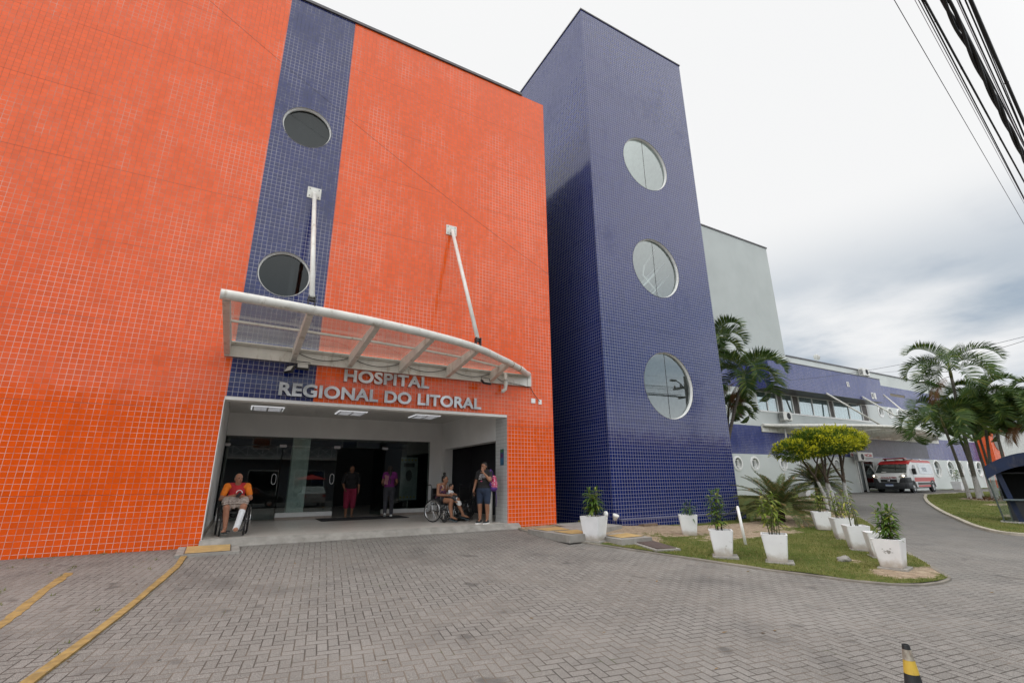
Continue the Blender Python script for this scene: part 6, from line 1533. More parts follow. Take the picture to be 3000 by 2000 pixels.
m.build('edging', simple('banner_yellow', (.42, .30, .04), .6), ps)
m = MB(); m.box(-.2, .2, -.006, -.001, 1.6, 1.74); m.sph((0, 0, 1.3), (.12, .012, .2), 14, 8); m.build('print', simple('banner_print', (.05, .05, .06), .6), ps)
m = MB(); m.tube([(0, .02, 0), (0, .02, .46)], .02, 6); m.build('stand', M['chrome'], ps)
# ================================================================== AMBULANCE
def ambulance():
    t = thing('ambulance', 'white and red ambulance van with its headlights on under the curved canopy', 'ambulance', (42.05, 6.35, ground(42, 6.3)), radians(184)); t.scale = (1.1, 1.1, 1.06)
    white = simple('van_white_paint', (.70, .71, .72), .25, var=.02); redp = simple('van_red_paint', (.50, .018, .022), .3, var=.05)
    # local: +X is forward, origin at the front bumper, ground z=0; half width .985
    W = .985
    SX = [.05, .02, -.03, -.09, -.18, -.42, -.70, -1.0, -1.28, -1.5, -1.9, -2.4, -3.2, -4.0, -4.8, -5.1, -5.32, -5.40]
    ST = [.72, .92, 1.04, 1.09, 1.14, 1.26, 1.51, 1.775, 2.02, 2.12, 2.185, 2.20, 2.20, 2.20, 2.20, 2.19, 2.13, 1.98]
    PW = [.50, .66, .76, .83, .89, .945, .965, .975, .985, .985, .985, .985, .985, .985, .985, .98, .965, .93]
    def plan(x): return interp(-x, [-q for q in SX], PW)
    def hw(x, z): return plan(x) - (.115 * ((z - 1.25) / .95) ** 1.2 if z > 1.25 else 0)
    b = MB(); vs = []; fs = []; n = 0
    for x, zt in zip(SX, ST):
        zs = [.36 + (zt - .36) * q for q in (0, .2, .4, .6, .75, .88, .95)]; side_ = [(hw(x, z), z) for z in zs]
        wt = hw(x, zt); rc = .05 if x < -.2 else .03
        side_ += [(wt - rc * .3, zt - rc * .3), (wt - rc * 1.6, zt), (wt * .5, zt + .006), (0, zt + .010)]
        ring = [(-y, z) for y, z in side_] + [(y, z) for y, z in reversed(side_[:-1])]; n = len(ring)
        vs += [V((x, y, z)) for y, z in ring]
    for a in range(len(SX) - 1):
        for k in range(n): k2 = (k + 1) % n; fs.append((a * n + k, a * n + k2, (a + 1) * n + k2, (a + 1) * n + k))
    fs.append(tuple(range(n))); fs.append(tuple((len(SX) - 1) * n + k for k in range(n - 1, -1, -1)))
    b.add(vs, fs); body = b.build('body', white, t, fixn=True)
    # side panels laid just proud of the flank
    def side(poly, sgn, eps): return [V((x, sgn * (hw(x, z) + eps), z)) for x, z in poly]
    def flank(name, polys, mat, eps=.006, label=None, both=True, parent=None, sides=(-1, 1)):
        m = MB()
        for sg in sides:
            for poly in polys:
                # subdivide along x so that the panel follows the flank
                p = side(poly, sg, eps); m.add(p, [tuple(range(len(p)))])
        return m.build(name, mat, parent or t, fixn=False)
    blk = M['black']
    strips = []
    def rect(x0, x1, z0, z1, n=8): return [[(x0 + (x1 - x0) * k / n, z0), (x0 + (x1 - x0) * (k + 1) / n, z0), (x0 + (x1 - x0) * (k + 1) / n, z1), (x0 + (x1 - x0) * k / n, z1)] for k in range(n)]
    gm_ = simple('grey_moulding', (.05, .055, .05), .5)
    for sd_ in (-1, 1):
        flank('red_stripe', rect(-4.95, -1.35, .74, 1.02), redp, sides=(sd_,)); flank('red_sill', rect(-4.3, -1.75, .38, .50), redp, sides=(sd_,)); flank('side_moulding', rect(-4.3, -1.75, .53, .68), gm_, .014, sides=(sd_,))
    for sd_ in (-1, 1): flank('roof_stripe', rect(-5.28, -1.75, 2.04, 2.11), redp, .01, sides=(sd_,))
    rf = MB(); rows = []
    for x, zt in zip(SX, ST):
        if x > -1.26 or x < -5.35: continue
        wt = hw(x, zt); rows.append([V((x, s * (wt * k) + s * e, zt + dz)) for s, k, e, dz in ((-1, 1, .012, -.10), (-1, 1, .008, -.03), (-1, 1, -.06, .014), (1, 0, 0, .024), (1, 1, -.06, .014), (1, 1, .008, -.03), (1, 1, .012, -.10))])
    for i in range(len(rows) - 1):
        for j in range(6): rf.quad(rows[i][j], rows[i][j + 1], rows[i + 1][j + 1], rows[i + 1][j])
    r0 = rows[0]; fw_ = [p + V((.14, 0, -.115)) for p in r0[1:6]]
    for j in range(4): rf.quad(r0[j + 1], r0[j + 2], fw_[j + 1] + V((0, 0, .012)), fw_[j] + V((0, 0, .012)))
    rf.build('roof', redp, t, smooth=True)
    # windscreen
    glassm = M['win_dark']; scr = glass_mat('van_windscreen', .10, (.25, .28, .27))
    black_in = simple('van_cabin_dark', (.02, .022, .022), .7)
    def on_screen(s, u):  # s across -1..1, u up 0..1
        x = lerp(-.47, -1.25, u); z = lerp(1.30, 1.985, u); return V((x + .018, s * (hw(-.9, z) - .075 - .05 * (1 - u) * 0), z + .012))
    m = MB(); m.add([on_screen(-1, .03), on_screen(1, .03), on_screen(.97, .97), on_screen(-.97, .97)], [(0, 1, 2, 3)]); ws = m.build('windscreen', simple('windscreen_glass', (.035, .045, .042), .04, spec=1.0, var=.5, scale=1.2), t)
    m = MB()
    for s in (-.55, .1): m.tube([on_screen(s, .04) + V((.01, 0, .01)), on_screen(s + .5, .1) + V((.01, 0, .01))], .010, 5)
    m.build('wiper', blk, ws)
    m = MB(); m.add([on_screen(-.62, .10) + V((.003, 0, .003)), on_screen(-.25, .08) + V((.003, 0, .003)), on_screen(-.3, .15) + V((.003, 0, .003)), on_screen(-.58, .16) + V((.003, 0, .003))], [(0, 1, 2, 3)]); m.build('dashboard_paper', M['white_clean'], ws)
    # cab door windows
    wpoly = [(-1.32, 1.26), (-2.05, 1.26), (-2.05, 1.86), (-1.72, 1.88), (-1.50, 1.72)]
    dg_ = simple('dark_side_glass', (.02, .024, .024), .05, spec=.9)
    for sd_ in (-1, 1): flank('door_window', [wpoly], dg_, .014, sides=(sd_,))
    flank('door_seam', rect(-2.16, -2.145, .55, 2.0, 1) + rect(-1.235, -1.22, .75, 1.3, 1) + rect(-3.4, -3.39, .45, 2.0, 1), M['dark_wall'], .008)
    pf_ = simple('pale_window_film', (.50, .54, .58), .12, spec=.8)
    for sd_ in (-1, 1): flank('side_film', [q for r_ in range(4) for q in rect(-4.95, -2.5, 1.26 + r_ * .17, 1.43 + r_ * .17, 8)], pf_, .012, sides=(sd_,))
    fo = simple('faint_gold_marks', (.38, .28, .17), .5)
    m = MB()
    for x, z in ((-2.9, 1.78), (-3.9, 1.78)): m.add(side([(x, z + .13), (x + .08, z + .13), (x + .26, z - .13), (x + .18, z - .13)], -1, .012), [(0, 1, 2, 3)]); m.add(side([(x, z + .13), (x + .08, z + .13), (x + .26, z - .13), (x + .18, z - .13)], 1, .012), [(0, 1, 2, 3)])
    m.build('side_mark', fo, t)
    # 192 in pale blue grey on both flanks
    num = simple('pale_numerals', (.36, .40, .46), .4)
    for sg in (-1, 1):
        for bb in letter_meshes('192', 0, .75, 0, .30, num, t, Y=0, ext=.002, one=True):
            bb.v = [V(((-3.2 - p.x) if sg > 0 else (-3.95 + p.x), sg * (hw(-3.5, 1.42 + p.z) + .022 + p.y), 1.42 + p.z)) for p in bb.v]
            bb.build('numeral', num, t, fixn=True)
    # nose: bumper and lamps follow the rounded plan of the front
    def wrap(a):
        """point of the front outline, a from -1 (right flank) over 0 (centre) to 1"""
        k = abs(a); x = interp(k, [0, .35, .55, .68, .8, .9, 1.0], [.06, .045, .005, -.07, -.22, -.42, -.66]); y = interp(k, [0, .35, .55, .68, .8, .9, 1.0], [0, .46, .72, .86, .945, .975, .99])
        return x, y * (1 if a > 0 else -1)
    def skin(m, a0, a1, zlo, zhi, off, n=10, bulge=.03, rows=5):
        g_ = []
        for r in range(rows + 1):
            v = r / rows; row = []
            for k in range(n + 1):
                a = lerp(a0, a1, k / n); x, y = wrap(a); lo = zlo(a) if callable(zlo) else zlo; hi = zhi(a) if callable(zhi) else zhi; o = off + bulge * sin(pi * v); d = V((max(x + .7, .12), y * .55, 0)).normalized()
                z = lerp(lo, hi, v); row.append(V((x, y, z)) + d * o - V((.10 * max(0, z - 1.0), 0, 0)))
            g_.append(row)
        for r in range(rows):
            for k in range(n): m.quad(g_[r][k], g_[r][k + 1], g_[r + 1][k + 1], g_[r + 1][k])
    m = MB(); skin(m, -1, 1, .27, .69, .035, 40, .03); skin(m, -1, -.42, .69, lambda a: interp(abs(a), [.42, .50, 1], [.72, 1.0, 1.02]), .035, 14, .015); skin(m, .42, 1, .69, lambda a: interp(abs(a), [.42, .50, 1], [.72, 1.0, 1.02]), .035, 14, .015)
    m.build('bumper', simple('grey_black_bumper', (.030, .032, .036), .55), t, smooth=True)
    m = MB(); m.box(.05, .085, -.46, .46, .71, .90, .01); gr = m.build('grille', blk, t)
    m = MB()
    for k in range(4): m.box(.086, .092, -.43, .44, .725 + k * .045, .735 + k * .045)
    m.build('grille_bar', simple('dark_bar', (.05, .05, .05), .4), gr)
    m = MB(); m.lathe([(.001, .018), (.05, .016), (.075, .006), (.08, 0)], (.092, 0, .80), 20, 'X'); m.build('badge', M['chrome'], t, smooth=True)
    m = MB(); m.box(.118, .126, -.22, .22, .44, .585, .003); pl_ = m.build('number_plate', simple('pale_plate', (.50, .56, .66), .4), t)
    m = MB(); m.box(.1262, .1275, -.215, .215, .55, .583); m.build('plate_band', simple('plate_blue', (.03, .08, .32), .4), pl_)
    for sg in (-1, 1):
        m = MB(); a0, a1 = sorted((sg * .44, sg * .80)); skin(m, a0, a1, lambda a: interp(abs(a), [.44, .6, .8], [1.03, 1.03, 1.05]), lambda a: interp(abs(a), [.44, .6, .8], [1.10, 1.22, 1.30]), .022, 10, .02, 4)
        h = m.build('headlight', simple('headlight_lens', (.42, .40, .38), .1, spec=.8), t, smooth=True)
        x_, y_ = wrap(sg * .63); m = MB(); m.sph((x_ - .0, y_, 1.13), (.05, .085, .062), 14, 8); m.build('bulb', emit_mat('headlight_glow', (1, .86, .62), 6.0), h, smooth=True)
    # mirrored lettering on the bonnet
    redl = simple('van_red_letters', (.42, .03, .03), .4)
    for bb in letter_meshes('AMBULANCIA', -.46, .46, 0, .15, redl, t, Y=0, ext=.003, one=True, flip=False):
        # readable in a rear mirror: reversed on the nose
        def place(p):
            y = p.x * 1.0; s = p.z / .15
            x_ = interp(abs(y), [0, .46, .72], [.06, .045, .005]); return V((x_ + .004 - .075 * s - (1 - s) * .0 - .008, -y, lerp(.955, 1.075, s)))
        bb.v = [place(p) for p in bb.v]; bb.build('letter', redl, t, fixn=True)
    # wheels and arches
    for x in (-.98, -4.45):
        for sg in (-1, 1):
            a = MB(); pr = []
            for k in range(13):
                an = pi * k / 12; pr.append((x + .47 * cos(an), .36 + .47 * sin(an)))
            pin = [(x + .38 * cos(pi * k / 12), .36 + .38 * sin(pi * k / 12)) for k in range(12, -1, -1)]
            ar = pr + pin; q = [V((px, sg * 1.012, pz)) for px, pz in ar]; q2 = [V((px, sg * .86, pz)) for px, pz in ar]; n = len(ar)
            for k in range(12):
                a.quad(q[k], q[k + 1], q[n - 2 - k], q[n - 1 - k]); a.quad(q[k], q[k + 1], q2[k + 1], q2[k])
            a.build('wheel_arch', blk, t, fixn=True)
            d = MB(); d.lathe([(.001, sg * .984), (.40, sg * .984)], (x, 0, .36), 24, 'Y'); dd = d; 
            dd.build('arch_shadow_gap', M['dark_wall'], t)
            w = MB(); w.lathe([(.20, -.10), (.30, -.11), (.335, -.07), (.34, 0), (.335, .07), (.30, .11), (.20, .10)], (x, sg * .90, .34), 30, 'Y'); wo = w.build('wheel', M['rubber'], t, smooth=True, fixn=True)
            r_m = MB(); r_m.lathe([(.02, .125), (.06, .125), (.075, .10), (.185, .085), (.205, .115), (.21, .09)], (x, sg * .90, .34), 24, 'Y') if sg > 0 else r_m.lathe([(.02, -.125), (.06, -.125), (.075, -.10), (.185, -.085), (.205, -.115), (.21, -.09)], (x, sg * .90, .34), 24, 'Y')
            r_m.build('rim', simple('steel_rim', (.42, .42, .42), .4, metal=.6), wo, smooth=True)
    # the passenger door stands open
    d = MB(); d.prism([(0, .42), (-1.05, .42), (-1.05, 1.25), (-.86, 1.86), (-.45, 1.92), (0.02, 1.25)], -.035, .035, lambda u, v, w_: V((u, w_, v))); mt_ = Matrix.Translation((-1.15, -1.02, 0)) @ Matrix.Rotation(radians(62), 4, 'Z'); d.xf(mt_); dr_ = d.build('cab_door', white, t, fixn=True)
    d = MB()
    for e in (-.04, .04): d.add([(-.12, e, 1.28), (-.98, e, 1.28), (-.82, e, 1.80), (-.48, e, 1.85)], [(0, 1, 2, 3)])
    d.xf(mt_); d.build('door_window', M['win_dark'], dr_)
    d = MB()
    for e in (-.042, .042): d.add([(-.05, e, .70), (-1.0, e, .70), (-1.0, e, 1.0), (-.05, e, 1.0)], [(0, 1, 2, 3)])
    d.xf(mt_); d.build('red_stripe', redp, dr_)
    u = MB(); u.box(-5.2, -.2, -.85, .85, .28, .42); u.build('underbody', blk, t)
    # mirrors
    for sg in (-1, 1):
        m = MB(); m.box(-1.42, -1.28, sg * 1.06 - .10, sg * 1.06 + .10, 1.22, 1.62, .03); m.tube([(-1.35, sg * .93, 1.26), (-1.35, sg * 1.05, 1.30)], .05, 8); m.build('wing_mirror', blk, t)
    m = MB(); m.box(-1.95, -1.45, -.62, .62, 2.29, 2.37, .015); lb = m.build('light_bar', simple('red_beacon_plastic', (.32, .015, .02), .2), t)
    m = MB(); m.box(-1.8, -1.6, -.58, -.50, 2.2, 2.289); m.build('bar_foot', blk, lb); m = MB(); m.box(-1.8, -1.6, .50, .58, 2.2, 2.289); m.build('bar_foot', blk, lb)
    cv_ = simple('cream_vent', (.5, .47, .38), .6); m = MB(); m.box(-2.9, -2.5, .35, .7, 2.206, 2.27, .02); m.build('roof_hatch', cv_, t); m = MB(); m.lathe([(.18, 2.2), (.17, 2.26), (.001, 2.28)], (-2.4, -.1, 0), 16); m.build('roof_vent', cv_, t)
    m = MB(); m.sph((-3.2, .5, 2.26), .07, 10, 6); m.box(-4.3, -4.05, .3, .45, 2.206, 2.26); m.box(-4.5, -4.45, .5, .55, 2.206, 2.28); m.build('roof_aerial', blk, t)
    return t
ambulance()
# ================================================================== KIOSK
def kiosk():
    t = thing('kiosk', 'dark blue guard kiosk with glass panels and a thick arched blue roof', 'kiosk', (23.1, -4.95, ground(23.1, -4.95)), radians(-73.5))
    navy = simple('kiosk_navy_paint', (.004, .013, .045), .7, var=.25, dirt=.3, scale=3)
    gl = glass_mat('kiosk_glass', .10, (.60, .68, .63)); grn = simple('kiosk_green_frame', (.07, .09, .08), .5)
    W, D = 2.3, 1.9                                     # from the near left corner: x to the right, y away
    n = 16; ro = []
    for k in range(n + 1):
        a = -1 + 2 * k / n; ro.append((W / 2 + a * (W / 2 + .14), 1.86 + .46 * (1 - a * a)))
    out = ro + [(x, z - .42) for x, z in reversed(ro)]
    m = MB(); m.prism(out, -.18, D + .3, lambda u, v, d: V((u, d, v))); m.build('roof', navy, t, fixn=True)
    for x0, x1, y in ((.42, .12, .0), (W - .42, W - .1, .0), (.42, .12, D), (W - .42, W - .1, D)):
        m = MB(); m.obox(V(((x0 + x1) / 2, y, 1.02)), V((.07, 0, 0)), V((0, .05, 0)), V(((x1 - x0) / 2, 0, 1.0))); m.build('post', navy, t)
    m = MB(); m.box(.22, W - .15, -.04, .03, .10, .72, .01); m.box(W - .04, W + .02, .1, D - .1, .10, .72, .01); m.box(.2, W - .2, D - .02, D + .03, .10, .72, .01)
    m.build('lower_panel', simple('kiosk_dark_panel', (.010, .012, .016), .35), t)
    for q_ in ([(0, .02, .06), (0, D - .02, .06), (-.14, D - .02, 1.56), (-.14, .02, 1.56)], [(.02, 0, .06), (.20, 0, .06), (.1, 0, 1.6), (-.12, 0, 1.6)], [(W, .02, .72), (W, D, .72), (W + .12, D, 1.6), (W + .12, .02, 1.6)]):
        m = MB(); m.add(q_, [(0, 1, 2, 3)]); m.build('glass_panel', gl, t)
    for tp_ in ([(0, 0, .05), (-.14, 0, 1.58)], [(.21, -.01, .05), (.21, -.01, .72)], [(0, D, .05), (-.14, D, 1.58)]): m = MB(); m.tube(tp_, .025, 6); m.build('glass_frame', grn, t)
    m = MB(); m.box(.1, W, D - .03, D - .01, .72, 1.9); m.box(.0, W, .02, D - .02, 1.62, 1.66); m.build('inner_lining', simple('kiosk_inside', (.012, .012, .014), .8), t)
    m = MB(); m.box(.12, W - .05, -.26, .05, .74, .79, .008); m.build('counter', simple('kiosk_counter', (.10, .13, .14), .3), t)
    m = MB(); m.box(-.1, W + .1, -.12, D + .1, -.15, .06, .01); m.build('floor_slab', M['concrete'], t)
    m = MB(); m.add([(-.09, .3, .55), (-.09, .62, .55), (-.14, .62, .72), (-.14, .3, .72)], [(0, 1, 2, 3)]); m.build('sticker', simple('green_sticker', (.10, .30, .20), .5), t)
    return t
kiosk()
# ================================================================== TRAFFIC POST, POLE, CABLES
BX, BYY = 4.66, -9.61
t = thing('bollard', 'tapering black bollard with a worn yellow band in the near corner', 'bollard', (BX, BYY, ground(BX, BYY)))
TOPZ = .455
def taper(z): return lerp(.082, .024, z / TOPZ)
yel = simple('bollard_yellow', (.55, .37, .05), .55, var=.08, scale=12, dirt=.25)
blk2 = simple('bollard_black', (.016, .018, .020), .5, var=.3, scale=10)
wornm = simple('worn_bollard_tape', (.30, .27, .22), .8, var=.35, scale=22, dirt=.8, dirtcol=(.17, .06, .025))
def band(name, z0, z1, mat, cap=False):
    b = MB(); pr = [(taper(z0), z0), (taper(z1), z1)]
    if cap: pr += [(taper(z1) - .004, z1), (taper(z1) - .008, z1 - .03), (.001, z1 - .03)]
    b.lathe(pr, (0, 0, 0), 24); return b.build(name, mat, t, smooth=False)
band('body', 0, .262, blk2); band('yellow_band', .263, .352, yel); band('worn_band', .353, .424, wornm); band('tip', .425, TOPZ, blk2, True)
m = MB(); m.box(-.16, .16, -.16, .16, .0, .035, .012); m.build('foot', blk2, t)

pole_x, pole_y = 23.2, -8.45
pt = thing('utility_pole', 'dark utility pole carrying the overhead cables, mirrored in the lowest tower window', 'utility pole', (pole_x, pole_y, ground(pole_x, pole_y)))
m = MB(); m.tube([(0, 0, -.3), (0, 0, 7.75)], [.20, .13], 12); m.build('shaft', simple('dark_pole_concrete', (.12, .12, .115), .9), pt, smooth=True)
m = MB(); m.box(-.06, .06, -1.0, 1.0, 7.05, 7.17); m.box(-.06, .06, -.7, .7, 6.45, 6.54); m.build('crossarm', simple('weathered_arm', (.10, .085, .07), .9), pt)
m = MB()
for y in (-.9, -.45, .45, .9): m.lathe([(.03, 7.17), (.055, 7.22), (.055, 7.3), (.02, 7.34)], (0, y, 0), 10)
m.build('insulator', simple('brown_insulator', (.13, .08, .05), .3), pt)
m = MB(); m.lathe([(.24, 5.5), (.24, 6.2), (.20, 6.28), (.001, 6.3)], (.0, .42, 0), 16); m.lathe([(.001, 5.49), (.24, 5.5)], (0, .42, 0), 16); m.build('transformer', simple('grey_transformer', (.2, .21, .21), .5), pt)
m = MB(); m.tube([(-.1, 0, 6.9), (-.9, .3, 7.2), (-1.5, .5, 7.25)], .03, 8); m.box(-1.9, -1.45, .42, .58, 7.2, 7.3, .02); m.build('street_lamp_arm', simple('lamp_arm_grey', (.3, .3, .3), .5), pt)
WG = 'overhead cables crossing the upper corner'
cabm = simple('cable_black', (.010, .010, .011), .6); cabg = simple('cable_grey', (.10, .10, .12), .6); cabl = simple('cable_pale', (.35, .33, .38), .6)

def cable(label, z, y0, s, r, mat, twist=0, x0=-16.0, x1=23.0, wob=0.0):
    m = MB(); N = 90
    P = lambda x: V((x, y0 + s * x, z))
    if twist:
        d = V((1, s, 0)).normalized(); sd = V((-d.y, d.x, 0))
        for k in range(3):
            pts = []
            for i in range(N * 3 + 1):
                x = x0 + (x1 - x0) * i / (N * 3); a = x * 2.6 + k * 2.09 + .8 * mnoise.noise(V((x * .4, k, 0))); q = 1 + .55 * mnoise.noise(V((x * .7, 5, 0)))
                pts.append(P(x) + (sd * cos(a) + V((0, 0, 1)) * sin(a)) * r * .95 * q)
            m.tube(pts, r * .78, 7)
    else:
        pts = [P(x0 + (x1 - x0) * i / N) + V((0, 0, wob * mnoise.noise(V((i * .6, y0 * 5, 0))))) for i in range(N + 1)]
        m.tube(pts, r, 7)
        if r > .010:
            for k in range(9):
                x = x0 + 20 + k * 2.1 + R.uniform(-.8, .8); m.sph(P(x) - V((0, 0, r * .8)), r * 1.25, 8, 5)
    return tag(m.build('cable', mat, smooth=True), label, 'cable', WG)
cable('faint lone grey wire lowest of the overhead lines', 6.9, -11.0616, .1314, .0045, cabg)
cable('barely visible pale wire between the lone wire and the first dark pair', 6.6, -11.2444, .1310, .0035, cabl)
cable('thinner cable of the dark pair left of the twisted bundle', 6.4, -11.3242, .1331, .008, cabm)
cable('thicker cable of the dark pair left of the twisted bundle', 6.4, -11.2630, .1202, .012, cabm, wob=.012)
cable('fine wire hugging the underside of the dark pair', 6.3, -11.2971, .1311, .005, cabg)
cable('thick twisted bundle of black cables', 5.9, -11.4484, .1217, .021, cabm, 1)
cable('dark cable tight against the right side of the twisted bundle', 6.1, -11.4304, .1160, .009, cabm)
cable('fine purplish wire second to the right of the twisted bundle', 6.0, -11.5530, .1279, .0045, cabl)
cable('knotty thin cable with clips midway between bundle and heavy cable', 6.2, -11.5579, .1276, .008, cabm, wob=.01)
cable('thin dark wire left neighbour of the double wires by the heavy cable', 6.3, -11.6166, .1307, .008, cabm)
cable('thin dark wire hugging the heavy smooth cable', 6.3, -11.6669, .1347, .006, cabg)
cable('heavy smooth black cable outermost of the overhead lines', 6.0, -11.6232, .1250, .019, cabm, wob=.02)
def wire(label, a, b, s, r, mat=None, name='wire'):
    m = MB(); m.tube(sag(a, b, s, 40), r, 6); return tag(m.build(name, mat or cabg, smooth=True), label, 'wire')
wire('thin wire sagging from the wing bay to the utility pole past the tall palm', (31.0, 6.55, 7.4), (23.2, -8.45, 5.9), .35, .008)
wire('thin wire rising from the wing roof air conditioner to the utility pole', (44.6, 7.7, 9.6), (23.2, -8.45, 5.95), .55, .009)
wire('thin wire running down behind the verge palms from the utility pole', (70, 7.0, 5.2), (23.2, -8.45, 6.3), .9, .010)
wire('thin black wire strung slantwise across the orange facade above the canopy', (-3.4, -.9, 12.9), (8.2, -.12, 7.35), .25, .0035, cabm)
# ================================================================== CARS ACROSS THE FORECOURT (seen mirrored in the entrance glass)
def car(label, loc, rz, col):
    t = thing('parked_car', label, 'car', loc, rz, 'cars parked behind the viewer')
    paint = simple('car_paint', col, .25, var=.03); W = .84
    prof = [(2.05, .30), (2.10, .62), (1.95, .78), (1.05, .93), (.35, 1.36), (-.15, 1.43), (-1.0, 1.41), (-1.55, 1.05), (-2.02, .98), (-2.1, .60), (-2.05, .30)]
    w_ = lambda x, z: W - (.14 * max(0, (z - .95) / .45)) - .08 * max(0, (abs(x) - 1.5) / .6)
    b = MB(); vs = []; n = len(prof)
    for s in (-1, 1): vs += [V((x, s * w_(x, z), z)) for x, z in prof]
    b.add(vs, [tuple(range(n)), tuple(range(2 * n - 1, n - 1, -1))] + [(i, i + n, (i + 1) % n + n, (i + 1) % n) for i in range(n)])
    o = b.build('body', paint, t, fixn=True); mod = o.modifiers.new('bevel', 'BEVEL'); mod.width = .05; mod.segments = 2
    g_ = MB()
    for s in (-1, 1): g_.add([V((x, s * (w_(x, z) + .006), z)) for x, z in ((.9, .97), (.38, 1.30), (-.15, 1.36), (-.95, 1.34), (-1.35, 1.03))], [tuple(range(5))])
    lw = lambda a, c: [V((a[0] + c * .01, s * (w_(*a) - .08), a[1] + .01)) for s in (-1, 1)]
    for a, c in (((1.0, .965), (.40, 1.34)), ((-1.50, 1.09), (-1.06, 1.38))):
        sg = 1 if a[0] > 0 else -1
        p = [V((a[0] + .02 * sg, -.70, a[1])), V((a[0] + .02 * sg, .70, a[1])), V((c[0] + .03 * sg, .60, c[1])), V((c[0] + .03 * sg, -.60, c[1]))]; g_.add(p, [(0, 1, 2, 3)])
    g_.build('window', M['win_dark'], t)
    for x in (1.25, -1.3):
        for s in (-1, 1):
            k = MB(); k.lathe([(.16, -.09), (.28, -.09), (.30, -.05), (.30, .05), (.28, .09), (.16, .09)], (x, s * .76, .30), 20, 'Y'); wo = k.build('wheel', M['rubber'], t, fixn=True)
            k = MB(); k.lathe([(.001, s * .07), (.17, s * .08)], (x, s * .76, .30), 16, 'Y'); k.build('rim', M['chrome'], wo)
    for s in (-1, 1):
        k = MB(); k.box(-2.10, -2.02, s * .66 - .11, s * .66 + .11, .70, .88, .01); k.build('tail_light', simple('tail_red', (.35, .01, .01), .2), t)
    k = MB(); k.box(-2.13, -2.09, -.2, .2, .62, .73); k.build('number_plate', simple('plate_grey', (.45, .45, .44), .4), t)
    return t
car('light grey car mirrored in the glass left of the doorway', (4.95, -18.2, -.60), radians(-90), (.38, .40, .40))
car('black car mirrored in the glass behind the man in the wheelchair', (1.0, -18.6, -.60), radians(4), (.012, .013, .016))
t = thing('parasol', 'red parasol mirrored in the glass left of the doorway', 'parasol', (5.6, -24.0, -.6))
m = MB(); m.tube([(0, 0, 0), (0, 0, 2.3)], .025, 8); m.build('pole', M['white_clean'], t); m = MB(); m.lathe([(1.3, 1.98), (.7, 2.18), (.02, 2.36)], (0, 0, 0), 8); m.build('shade', simple('red_cloth', (.45, .02, .02), .8), t)
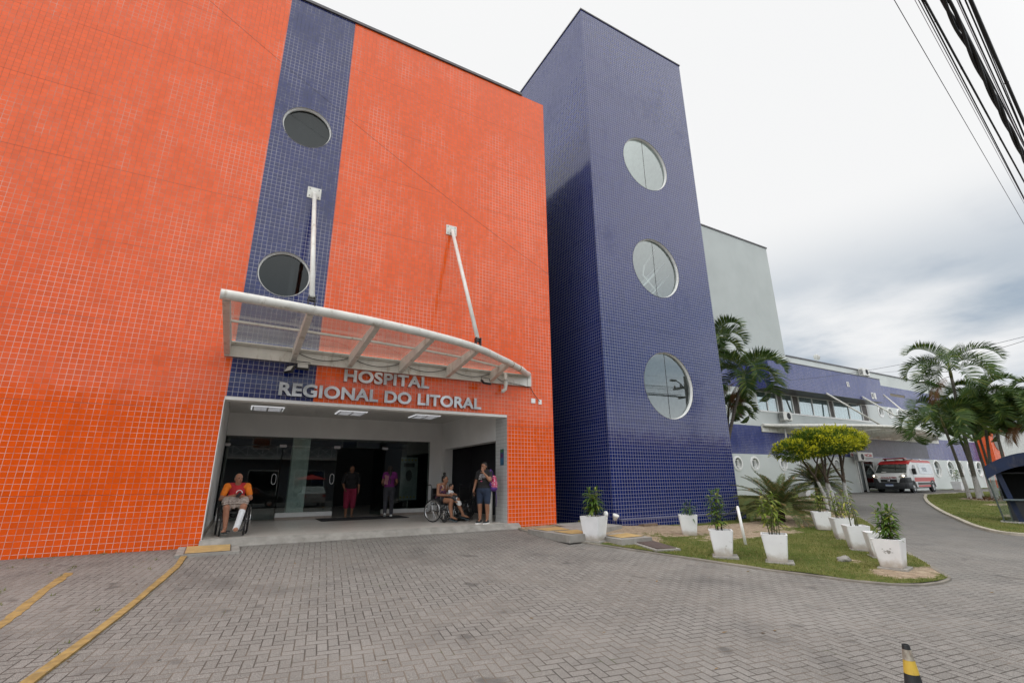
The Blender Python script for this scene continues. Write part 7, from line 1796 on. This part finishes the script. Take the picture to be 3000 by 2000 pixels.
# ================================================================== SKY, SUN, CAMERA
def sky():
    w = bpy.data.worlds.new('World'); scene.world = w; w.use_nodes = True; t = w.node_tree; t.nodes.clear()
    g = G.__new__(G); g.t = t; g.m = None
    out = t.nodes.new('ShaderNodeOutputWorld')
    sk = g.n('ShaderNodeTexSky', sky_type='NISHITA', sun_disc=False, sun_elevation=SEL, sun_rotation=SAZ, air_density=1.0, dust_density=2.0, ozone_density=1.0)
    d = g.coord('Generated'); sp = g.n('ShaderNodeSeparateXYZ'); g.put(sp.inputs[0], d); z = sp.outputs[2]
    zc = g.math('MAXIMUM', z, .02)
    # project the view direction on a flat cloud layer
    inv = g.math('DIVIDE', 1.0, g.math('ADD', zc, .12))
    cv = g.n('ShaderNodeCombineXYZ', {0: g.math('MULTIPLY', sp.outputs[0], inv), 1: g.math('MULTIPLY', sp.outputs[1], inv), 2: 0.0}).outputs[0]
    n1 = g.noise(g.mapping(cv, loc=(CLX, CLY, 0)), .42, 4, .45, .2).outputs[0]
    n2 = g.noise(g.mapping(cv, loc=(3.1, 1.7, 0)), 1.7, 5, .55).outputs[0]
    low = g.math('MULTIPLY', g.math('SUBTRACT', 1.0, g.ramp(z, .24, .46)), g.math('MULTIPLY_ADD', g.ramp(z, .10, .22), .7, .3))
    c = g.math('ADD', n1, g.math('MULTIPLY', g.math('SUBTRACT', n2, .5), .25))
    shade = g.math('MULTIPLY', g.ramp(c, .33, .52), low)
    hi = g.ramp(z, .66, 1.0)
    white = g.mix(hi, (9.2, 9.25, 9.3), (9.5, 9.5, 9.5))
    cl = g.mix(g.math('MULTIPLY', shade, .85), white, (3.1, 4.0, 5.0))
    # added gain: the sky out of view is brightened for reflections in the tiles
    dt = g.n('ShaderNodeVectorMath', operation='DOT_PRODUCT'); g.put(dt.inputs[0], d); dt.inputs[1].default_value = (-.47, -.83, -.28)
    gain = g.math('MULTIPLY_ADD', g.ramp(dt.outputs['Value'], -.70, .05), 1.1, 1.0)
    vs = g.n('ShaderNodeVectorMath', operation='SCALE'); g.put(vs.inputs[0], cl); g.put(vs.inputs['Scale'], gain)
    gap = g.math('MULTIPLY', g.math('MULTIPLY', g.ramp(n2, .55, .75), low), .3)
    k = g.mix(gap, vs.outputs[0], sk.outputs[0])
    b = g.n('ShaderNodeBackground', {'Strength': .1}); g.put(b.inputs[0], k); t.links.new(b.outputs[0], out.inputs[0])
CLX, CLY = 2.3, .4
SAZ, SEL = radians(275), radians(56)
SUN = V((cos(SEL) * sin(SAZ), cos(SEL) * cos(SAZ), sin(SEL)))
sky()
sun = bpy.data.lights.new('sun', 'SUN'); sun.energy = .8; sun.angle = radians(25); sun.color = (1, .97, .93)
so = bpy.data.objects.new('sun', sun); COL.objects.link(so)
so.rotation_euler = SUN.to_track_quat('Z', 'Y').to_euler()

cam = bpy.data.cameras.new('camera'); co = bpy.data.objects.new('camera', cam); COL.objects.link(co)
yaw, pitch, roll = radians(29.31817), radians(16.53824), radians(-.46982)
fw = V((sin(yaw) * cos(pitch), cos(yaw) * cos(pitch), sin(pitch))); r_ = fw.cross(V((0, 0, 1))).normalized(); u_ = r_.cross(fw)
r2 = r_ * cos(roll) + u_ * sin(roll); u2 = -r_ * sin(roll) + u_ * cos(roll)
mt = Matrix((r2, u2, -fw)).transposed().to_4x4(); mt.translation = V((0, -11.75434, 1.06)); co.matrix_world = mt
cam.sensor_width = 36; cam.lens = 1380.058 * 36 / 3000; cam.clip_start = .05; cam.clip_end = 3000
scene.camera = co
scene.view_settings.view_transform = 'Standard'; scene.view_settings.look = 'None'; scene.view_settings.gamma = 1.0; scene.view_settings.exposure = 0.0
scene.render.engine = 'CYCLES'; scene.cycles.max_bounces = 8; scene.cycles.transparent_max_bounces = 24
